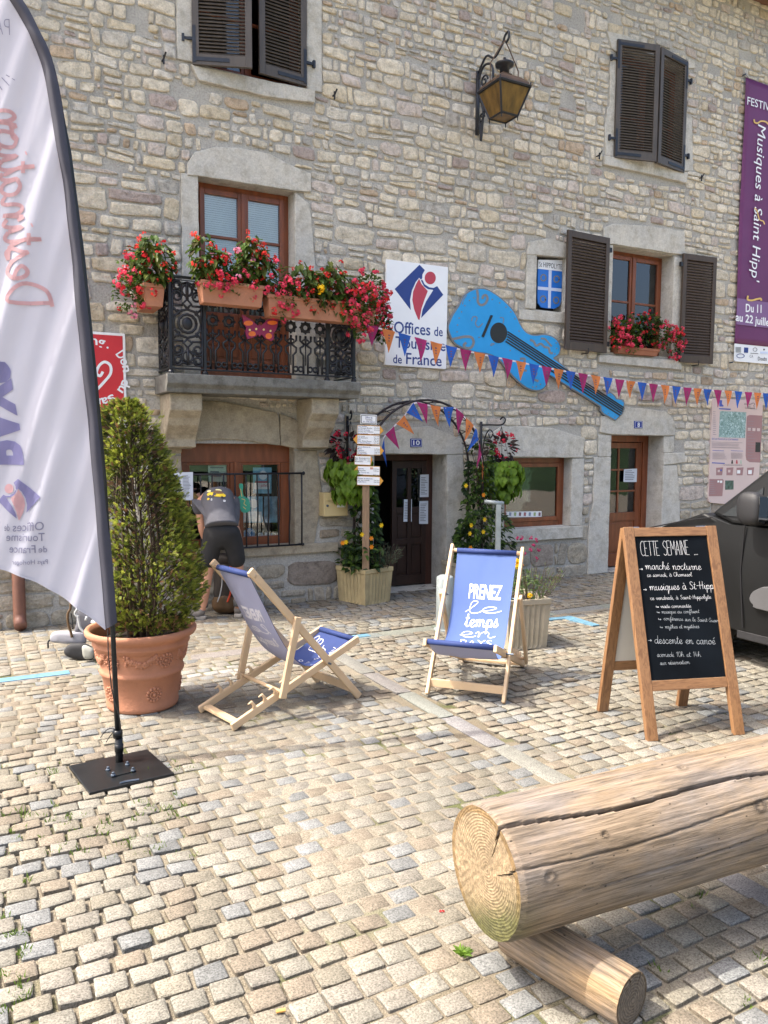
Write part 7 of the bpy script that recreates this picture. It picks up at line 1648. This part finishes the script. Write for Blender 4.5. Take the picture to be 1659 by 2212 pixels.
def arm(sh, el, wr, hand_dir, fwd):
    s_ = ad(sh, .068, ch); m_ = ad(tuple((a+b)/2 for a, b in zip(sh, el)), .048, s_); e_ = ad(el, .040, m_); w_ = ad(wr, .027, e_)
    hd_ = V3(hand_dir).normalized(); sd = hd_.cross(V3(fwd)).normalized(); w = V3(wr); palm = w+hd_*.06; p_ = ad(tuple(palm), (.030, .018), w_)
    for k, (o_, L) in enumerate(((-.027, .062), (-.009, .072), (.009, .068), (.027, .052))):
        b0 = palm+hd_*.03+sd*o_; f1 = ad(tuple(b0), .0095, p_); f2 = ad(tuple(b0+hd_*L*.55+V3(fwd)*.008), .0085, f1); ad(tuple(b0+hd_*L*.9+V3(fwd)*.03), .0075, f2)
    t0 = ad(tuple(w+hd_*.035-sd*.032), .011, p_); ad(tuple(w+hd_*.075-sd*.045+V3(fwd)*.02), .0095, t0)
arm((-.115, .20, 1.12), (-.085, .16, .86), (-.04, .26, .65), (.25, .35, -1), (.6, .6, 0))
arm((.17, .36, 1.13), (.20, .44, .90), (.155, .34, .72), (-.1, -.1, -1), (-.6, -.2, 0))
body = skin('body', pts, ed, rd, mSkin, man)
body['label'] = 'bare arms and legs with tanned skin'
sv = [(.160, -.085, .905), (.135, .0, 1.085), (.07, .14, 1.19), (-.02, .26, 1.17), (-.115, .20, 1.12), (-.115, .18, .99), (.17, .36, 1.13), (.19, .40, 1.02), (-.055, .30, 1.145)]
shirt = skin('tshirt', sv, [(0, 1), (1, 2), (2, 3), (2, 4), (4, 5), (2, 6), (6, 7), (3, 8)], [(.185, .17), (.175, .16), (.17, .155), .115, .098, .078, .095, .078, .07], mShirt, man, 1)
so_ = [(.155, -.05, .985), (.155, -.055, .86), (.06, -.04, .80), (.025, -.02, .64), (.012, -.005, .50), (.255, -.02, .80), (.272, .02, .64), (.282, .05, .50)]
skin('shorts', so_, [(0, 1), (1, 2), (2, 3), (3, 4), (1, 5), (5, 6), (6, 7)], [.15, .15, .118, .096, .090, .108, .096, .090], mShort, man, 1)
skin('hair', [(-.135, .345, 1.14), (-.165, .35, 1.10)], [(0, 1)], [.07, .075], mHair, man)
for nm, p_, r_, mt_ in (('eye', (-.215, .295, 1.10), .012, mSignW), ('eye', (-.135, .300, 1.10), .012, mSignW), ('ear', (-.275, .375, 1.10), .026, mSkin), ('ear', (-.09, .385, 1.10), .026, mSkin), ('mouth', (-.185, .305, 1.045), .018, mRedP)):
    g = MB(); g.ball(mp(*p_), r_, 10, 6, sc=(1, .8, .55) if nm == 'mouth' else (1, 1, 1)); g.build(nm, mt_, man, smooth=True)
cp = skin('cap', [(-.15, .355, 1.19), (-.20, .35, 1.14), (-.235, .36, 1.09)], [(0, 1), (1, 2)], [.088, .098, .07], mCap, man)
for pl_, nm in (([(-.055, .03, .115), (-.075, .02, .06), (-.135, .0, .048), (-.215, -.025, .042), (-.245, -.03, .036)], 'shoe'), ([(.275, .10, .115), (.272, .13, .06), (.268, .19, .048), (.262, .26, .042), (.26, .29, .036)], 'shoe')):
    s_ = skin(nm, pl_, [(i, i+1) for i in range(4)], [.046, .052, .046, .042, .03], mShoe, man)
    g = MB(); A, B = mp(*pl_[1]), mp(*pl_[-1]); A.z = B.z = .012; d_ = (B-A).normalized(); A -= d_*.05; sw = d_.cross(V3((0, 0, 1))); out = []
    for u, w in ((0, .028), (.06, .040), (.3, .036), (.6, .048), (.85, .044), (1.05, .02)): out.append((A+d_*(B-A).length*u, w))
    g.prism([p+sw*w for p, w in out]+[p-sw*w for p, w in out[::-1]], (0, 0, 1), .024, back=.011); g.build('sole', mSole, s_, bevel=.008)
    sk = [p for p in pl_[:1]]; g = MB(); c_ = mp(*pl_[0]); g.lathe([(.046, -.02), (.048, .03), (.044, .055)], 16, c_+V3((0, 0, .02))); g.build('sock', mat('grey_sock', (.10, .10, .10), .9), man, smooth=True)
# printed yellow car and lettering on the back of the shirt, laid on the cloth
bpy.context.view_layer.update(); dg = bpy.context.evaluated_depsgraph_get()
from mathutils.bvhtree import BVHTree
ev = shirt.evaluated_get(dg); mm = ev.to_mesh(); bv = BVHTree.FromPolygons([shirt.matrix_world@v.co for v in mm.vertices], [tuple(p.vertices) for p in mm.polygons]); ev.to_mesh_clear()
cB_ = mp(.13, .02, 1.13); nB_ = V3(bv.find_nearest(mp(.15, -.3, 1.35))[1]); uxB = (Rr-nB_*Rr.dot(nB_)).normalized(); uyB = nB_.cross(uxB)
c0 = bv.find_nearest(mp(.13, -.1, 1.30))[0]
def lay(mb, poly, mi, off):
    P2 = []
    for x, y in poly:
        h = bv.ray_cast(c0+uxB*x+uyB*y+nB_*.15, -nB_)
        P2.append((h[0] if h[0] is not None else c0+uxB*x+uyB*y)+nB_*off)
    mb.add(P2, [tuple(range(len(P2)))], mi)
g = MB()
for mi, off, cs in ((0, .004, [(0, 0, .075, .03), (-.075, .0, .03, .02)]), (1, .006, [(.0, .025, .05, .02)]), (2, .007, [(-.045, -.03, .013, .013), (.045, -.03, .013, .013), (-.075, -.025, .014, .014)]), (3, .004, [(-.09, .035, .02, .012), (.0, .05, .03, .012)])):
    for x, y, a, b in cs: lay(g, circ(x, y, a, b, 14), mi, off)
for k in range(2): lay(g, [(-.06, -.055-k*.012), (.08, -.055-k*.012), (.08, -.061-k*.012), (-.06, -.061-k*.012)], 4, .005)
lay(g, circ(-.085, -.055, .012, .012, 10), 0, .005)
g.build('shirt_print', [mat('yellow_print', (.70, .50, .02), .7), mat('brown_print', (.16, .09, .04), .7), mInkB, mat('pale_yellow_print', (.65, .60, .3), .7), mSignW], shirt)
mPack = mat('brown_black_nylon', (.030, .024, .020), .7, var=.3, scale=8, bump=.3, bscale=12); mPackB = mat('brown_nylon', (.10, .055, .022), .6, var=.3, scale=8); mOrS = mat('orange_red_strap', (.55, .06, .02), .6); mGreyF = mat('grey_foam', (.30, .30, .335), .7, var=.06, scale=9, bump=.05); mBlkF = mat('black_foam', (.022, .022, .025), .75, var=.15); mStrap = mat('pale_grey_webbing', (.45, .46, .46), .7)
def blob(name, c, sx, sy, sz, mt, par, seed, e=2.6, M_=None):
    g = MB(); c = V3(c)
    def fn(u, v):
        a = 2*math.pi*u; b = math.pi*(v-.5); f_ = lambda t: math.copysign(abs(t)**(2/e), t)
        p = V3((f_(math.cos(b))*f_(math.cos(a))*sx, f_(math.cos(b))*f_(math.sin(a))*sy, f_(math.sin(b))*sz)); p += p.normalized()*.02*noise.noise(p*9+V3((seed, 0, 0))) if p.length > 1e-5 else p*0
        return (M_@p if M_ is not None else p)+c
    g.grid(fn, 28, 18); return g.build(name, mt, par, smooth=True)
bk = mp(.125, .30, 0); t = thing('rucksack', 'brown and black rucksack with an orange strap on the ground between the man\'s legs', 'rucksack', bk)
Mr = Matrix.Rotation(-YAW, 4, 'Z')
blob('body', bk+V3((0, 0, .30)), .135, .11, .27, mPack, t, 3, M_=Mr); blob('base', bk+V3((0, 0, .12)), .14, .12, .115, mPackB, t, 5, M_=Mr); blob('top_lid', bk+V3((0, 0, .56)), .115, .10, .06, mPack, t, 8, M_=Mr)
for x, mt_, r_ in ((.06, mOrS, .010), (-.04, mStrap, .006)): g = MB(); g.tube(smooth([tuple(bk+Mr@V3(q)) for q in ((x, -.115, .50), (x+.02, -.135, .35), (x+.0, -.14, .22), (x-.03, -.135, .14))], 5), r_, 6); g.build('strap', mt_, t, smooth=True)
# large hiking pack lying behind the terracotta pot
hp = G(205, 1420); t = thing('hiking_pack', 'grey padded hiking backpack lying open behind the terracotta pot', 'backpack', hp)
w3 = (150, 2350, .16275); pl0 = hp+V3((0, 0, 0)); Q = lambda x, y, o=0: onpl(zz(w3, (x, y)), pl0+Ff*o, vn)
def pad(name, pts, mt, o, th):
    g = MB(); P2 = [Q(x, y, o) for x, y in smooth(pts, 4, True)]; c = sum(P2, V3((0, 0, 0)))/len(P2); n = len(P2); vs = []
    for f_, d in ((1, 0), (.97, th*.5), (.8, th*.9), (.4, th)): vs += [c+(p-c)*f_-Ff*d for p in P2]
    for f_, d in ((.97, -th*.5),): vs += [c+(p-c)*f_-Ff*d for p in P2]
    fs = [(i*n+k, i*n+(k+1) % n, i*n+n+(k+1) % n, i*n+n+k) for i in range(3) for k in range(n)]+[tuple(3*n+k for k in range(n))]+[(4*n+k, 4*n+(k+1) % n, (k+1) % n, k) for k in range(n)]+[tuple(4*n+k for k in range(n))]
    g.add(vs, fs); return g.build(name, mt, t, smooth=True)
pad('hip_pad', [(300, 1010), (310, 920), (380, 850), (520, 825), (760, 830), (960, 860), (1120, 900), (1150, 1120), (850, 1120), (700, 1130), (480, 1105), (340, 1085)], mGreyF, .0, .035)
pad('hip_pad', [(640, 1330), (670, 1230), (760, 1150), (900, 1120), (1120, 1130), (1330, 1260), (1330, 1500), (1100, 1525), (850, 1480), (700, 1420)], mBlkF, -.06, .035)
pad('lumbar_pad', [(1075, 1200), (1180, 1190), (1340, 1290), (1330, 1440), (1290, 1495), (1120, 1470)], mat('beige_foam', (.34, .34, .30), .7), -.12, .03)
pad('back_panel', [(930, 250), (1060, 200), (1400, 430), (1500, 700), (1450, 1000), (1100, 900), (900, 850), (950, 600)], mat('grey_back_panel', (.13, .13, .15), .7, var=.3), .05, .05)
for pts_, r_, mt_ in (([(790, 160), (780, 300), (730, 380), (715, 520), (740, 700), (790, 850), (820, 980)], .010, mPackB), ([(795, 400), (830, 600), (840, 790)], .004, mIron), ([(960, 450), (985, 600), (1020, 750), (1110, 860)], .010, mStrap), ([(960, 290), (900, 370), (900, 430), (950, 470)], .010, mStrap), ([(280, 1040), (240, 1110), (245, 1240)], .007, mIron), ([(1290, 590), (1360, 640), (1310, 700)], .014, mSignW), ([(1180, 480), (1150, 570)], .010, mStrap)):
    g = MB(); g.tube(smooth([tuple(Q(x, y, -.045)) for x, y in pts_], 5), r_, 6); g.build('strap', mt_, t, smooth=True)
blob('body', hp+Rr*.16+Ff*.14+V3((0, 0, .13)), .20, .14, .13, mPack, t, 12, M_=Mr)
# ------------------------------------------------------------------ dark van at the right
mCar = mat('dusty_dark_paint', (.0075, .008, .0085), .42, .0, var=.4, scale=2.5, det=8, spec=.35); mTrim = mat('black_plastic', (.018, .018, .02), .6); mTyre = mat('tyre', (.014, .014, .014), .85); mGlC = glass('car_glass', (.22, .30, .28)); mChr = mat('grey_trim', (.12, .12, .125), .4, .5); mSillC = mat('dusty_moulding', (.085, .085, .088), .55)
CX = 5.24; CW = 1.80; van = thing('van', 'dark grey dusty van parked nose to the house behind the chalkboard', 'van', (CX+CW/2, 2.9, 0))
yN = 5.10
prof_lo = [(yN, .30), (yN+.04, .45), (yN+.03, .70), (yN-.10, .90), (yN-.35, 1.02), (4.36, 1.175), (4.10, 1.10), (.75, 1.10), (.66, .9), (.66, .32), (1.05, .27), (3.9, .27)]
arch_c = [(4.42, .33), (1.35, .33)]
def side(prof, x): return [V3((x, y, z)) for y, z in prof]
g = MB()
low = smooth(prof_lo[:6], 4)+prof_lo[6:]
secs = [(0.0, .0), (.05, .0)]
g.prism([(CX+.03, y, z) for y, z in low], (1, 0, 0), CW-.06)
bodyv = g.build('body', mCar, van, bevel=.05, seg=4)
g = MB()                                        # side skin, slightly bellied, with the wheel openings cut out as arcs
def skinside(x, sg):
    ys = np.linspace(.70, 4.98, 108); top = lambda y: float(np.interp(y, [.7, 4.10, 4.36, 4.75, 4.98], [1.10, 1.10, 1.165, 1.03, .90])); 
    def bot(y):
        b = .28
        for c, z in arch_c:
            if abs(y-c) < .375: b = max(b, z+math.sqrt(.375**2-(y-c)**2))
        return b
    def fn(u, v): y = ys[min(107, int(round(u*107)))]; b, t_ = bot(y), top(y); z = b+(t_-b)*v; return V3((x-sg*(.035*math.sin(math.pi*min(1, max(0, (z-.2)/1.0)))**.7), y, z))
    g.grid(fn, 107, 10, flip=sg < 0)
skinside(CX+.045, 1); skinside(CX+CW-.045, -1); g.build('side_panel', mCar, van, smooth=True)
cab = [(4.32, 1.17), (3.62, 1.76), (3.30, 1.90), (2.6, 1.96), (.85, 1.94), (.70, 1.10), (4.10, 1.10)]
def cabx(z): return .05+.17*max(0, (z-1.1)/.75)
g = MB(); n = len(cab); vs = [V3((CX+cabx(z), y, z)) for y, z in cab]+[V3((CX+CW-cabx(z), y, z)) for y, z in cab]
g.add(vs, [tuple(range(n))[::-1], tuple(range(n, 2*n))]+[(i, (i+1) % n, (i+1) % n+n, i+n) for i in range(n)]); g.build('cabin', mCar, van, bevel=.035, seg=3)
def cpoly(pts, off, mt, nm, par): 
    g = MB(); P2 = [V3((CX+cabx(z)-off, y, z)) for y, z in pts]; nn = V3((-1, 0, .17/.75)).normalized(); g.prism(P2, nn, .004, back=.004); return g.build(nm, mt, par)
cw = lambda pts: [(lambda p: (p.y, p.z))(XP(*zz((2560, 1700, .4522), q), CX+.1)) for q in pts]
win = [(3.82, 1.165), (3.40, 1.50), (3.24, 1.60), (2.55, 1.66), (2.45, 1.165)]
qw = [(4.20, 1.165), (3.88, 1.40), (3.86, 1.165)]
cpoly(win, .006, mGlC, 'side_window', van); cpoly(qw, .006, mat('dark_quarter_glass', (.03, .034, .036), .12), 'quarter_window', van)
cpoly([(2.38, 1.165), (2.45, 1.66), (1.0, 1.66), (.95, 1.165)], .006, mGlC, 'side_window', van)
g = MB()
for pts_ in (win, [(2.38, 1.165), (2.45, 1.66), (1.0, 1.66), (.95, 1.165)]): g.tube([V3((CX+cabx(z)-.008, y, z)) for y, z in pts_], .012, 6, closed=True)
g.build('window_seal', mChr, van, smooth=True)
g = MB(); ws = [V3((CX+.30, 4.26, 1.20)), V3((CX+CW-.30, 4.26, 1.20)), V3((CX+CW-.38, 3.68, 1.71)), V3((CX+.38, 3.68, 1.71))]; g.prism(ws, V3((0, .60, .76)).normalized(), .008, back=-.002); g.build('windscreen', mGlC, van)
mc = XP(*zz((2560, 1700, .4522), (880, 668)), CX-.10)
g = MB()
def mfn(u, v):
    a = 2*math.pi*u; b = math.pi*(v-.5); f_ = lambda t_, e: math.copysign(abs(t_)**(2/e), t_); return mc+V3((f_(math.cos(b), 3)*f_(math.cos(a), 3)*.070, f_(math.cos(b), 3)*f_(math.sin(a), 3)*.10, f_(math.sin(b), 3)*.125))
g.grid(mfn, 24, 16); mir = g.build('mirror', mTrim, van, smooth=True)
g = MB(); g.box(mc.x-.05, mc.x+.052, mc.y-.102, mc.y-.0985, mc.z-.09, mc.z+.095); g.build('mirror_glass', mat('mirror', (.3, .32, .34), .03, 1.0, var=.01), mir, bevel=.01)
g = MB(); g.bar(mc+V3((.05, 0, -.07)), V3((CX+.06, mc.y+.02, 1.14)), .05, .05); g.build('mirror_arm', mTrim, mir, bevel=.01)
g = MB(); xx = CX+.008
def seam(pts_): g.tube([V3((xx-.001, y, z)) for y, z in pts_], .006, 5)
seam([(3.95, 1.12), (3.97, .75), (3.93, .32)]); seam([(2.42, 1.12), (2.42, .32)]); seam([(4.90, 1.0), (4.5, 1.10), (4.25, 1.145)]); g.build('door_seam', mBlack, van)
g = MB(); g.prism([(CX-.012, y, z) for y, z in smooth([(3.86, .57), (3.80, .64), (3.6, .68), (2.6, .68), (2.5, .57), (2.6, .50), (3.7, .49), (3.83, .52)], 4, True)], (-1, 0, 0), .012, back=.03); g.build('side_moulding', mSillC, van, bevel=.01)
g = MB(); g.box(CX+.03, CX+.10, 1.75, 4.0, .22, .29); g.build('sill', mTrim, van, bevel=.01)
for y in (4.42, 1.35):
    for x, sg in ((CX+.02, -1), (CX+CW-.02, 1)):
        Mx = Matrix.Rotation(math.radians(90)*sg, 4, 'Y'); g = MB(); g.lathe([(.20, -.19), (.30, -.18), (.325, -.15), (.325, -.04), (.30, -.005), (.205, 0)], 40, (x, y, .325), M=Mx, cap=False); w_ = g.build('wheel', mTyre, van, smooth=True)
        g = MB(); g.lathe([(.205, -.004), (.20, -.03), (.12, -.035), (.05, -.012), (.001, -.01)], 40, (x, y, .325), M=Mx, cap=False); g.build('rim', mChr, w_, smooth=True)
g = MB(); g.box(CX+.12, CX+CW-.12, yN-.12, yN+.09, .32, .58); g.build('bumper', mTrim, van, bevel=.04)
for x in (CX+.10, CX+CW-.38): g = MB(); g.box(x, x+.28, yN-.16, yN+.035, .66, .84); g.build('headlight', mChr, van, bevel=.03)
# ------------------------------------------------------------------ small growth and litter between the setts
fo = MB()
def blades(c, n, h):
    for _ in range(n): leaf(fo, c+V3((R(-.018, .018), R(-.018, .018), -.012)), V3((R(-.7, .7), R(-.7, .7), 1)), h*R(.5, 1.1), R(.004, .007), shade((.12, .19, .03)), None, .1)
for _ in range(210):
    q = (R(0, 420), R(1640, 1850)) if rnd.random() < .75 else ((R(0, 60), R(1850, 2180)) if rnd.random() < .4 else (R(1120, 1659), R(1640, 2200)))
    p = G(*q); p = V3((p.x, round((p.y-YA)/.118+.5)*.118-.059+YA, 0)) if rnd.random() < .6 else p
    if noise.noise(V3((p.x*2.2, p.y*2.2, 3))) > -.12: blades(p, rnd.randint(3, 9), R(.018, .05))
for q in ((1000, 2061), (1005, 2065), (995, 2058)): 
    p = G(*q)
    for k in range(7): leaf(fo, p+V3((0, 0, .002)), V3((math.cos(k), math.sin(k), .45)), .035, .014, shade((.14, .24, .03)))
o = fo.build('grass', mLeaf); tag(o, 'short green weeds growing in the joints of the setts', 'grass', kind='stuff')
g = MB(); p = G(*zz((900, 3200, .5425), (1548, 716)), .004); cluster(g, p, .010, RED, 9, V3((0, 0, 1))); o = g.build('petal', mPetal); tag(o, 'tiny fallen red petal on the setts left of the log', 'petal')
g = MB(); a_, b_ = G(*zz((900, 3200, .5425), (345, 1442)), .008), G(*zz((900, 3200, .5425), (412, 1430)), .008); g.tube([a_, b_], .006, 8); o = g.build('cigarette_end', mat('cork_paper', (.62, .33, .09), .8)); tag(o, 'orange cigarette end in the joint at the front edge', 'cigarette end')
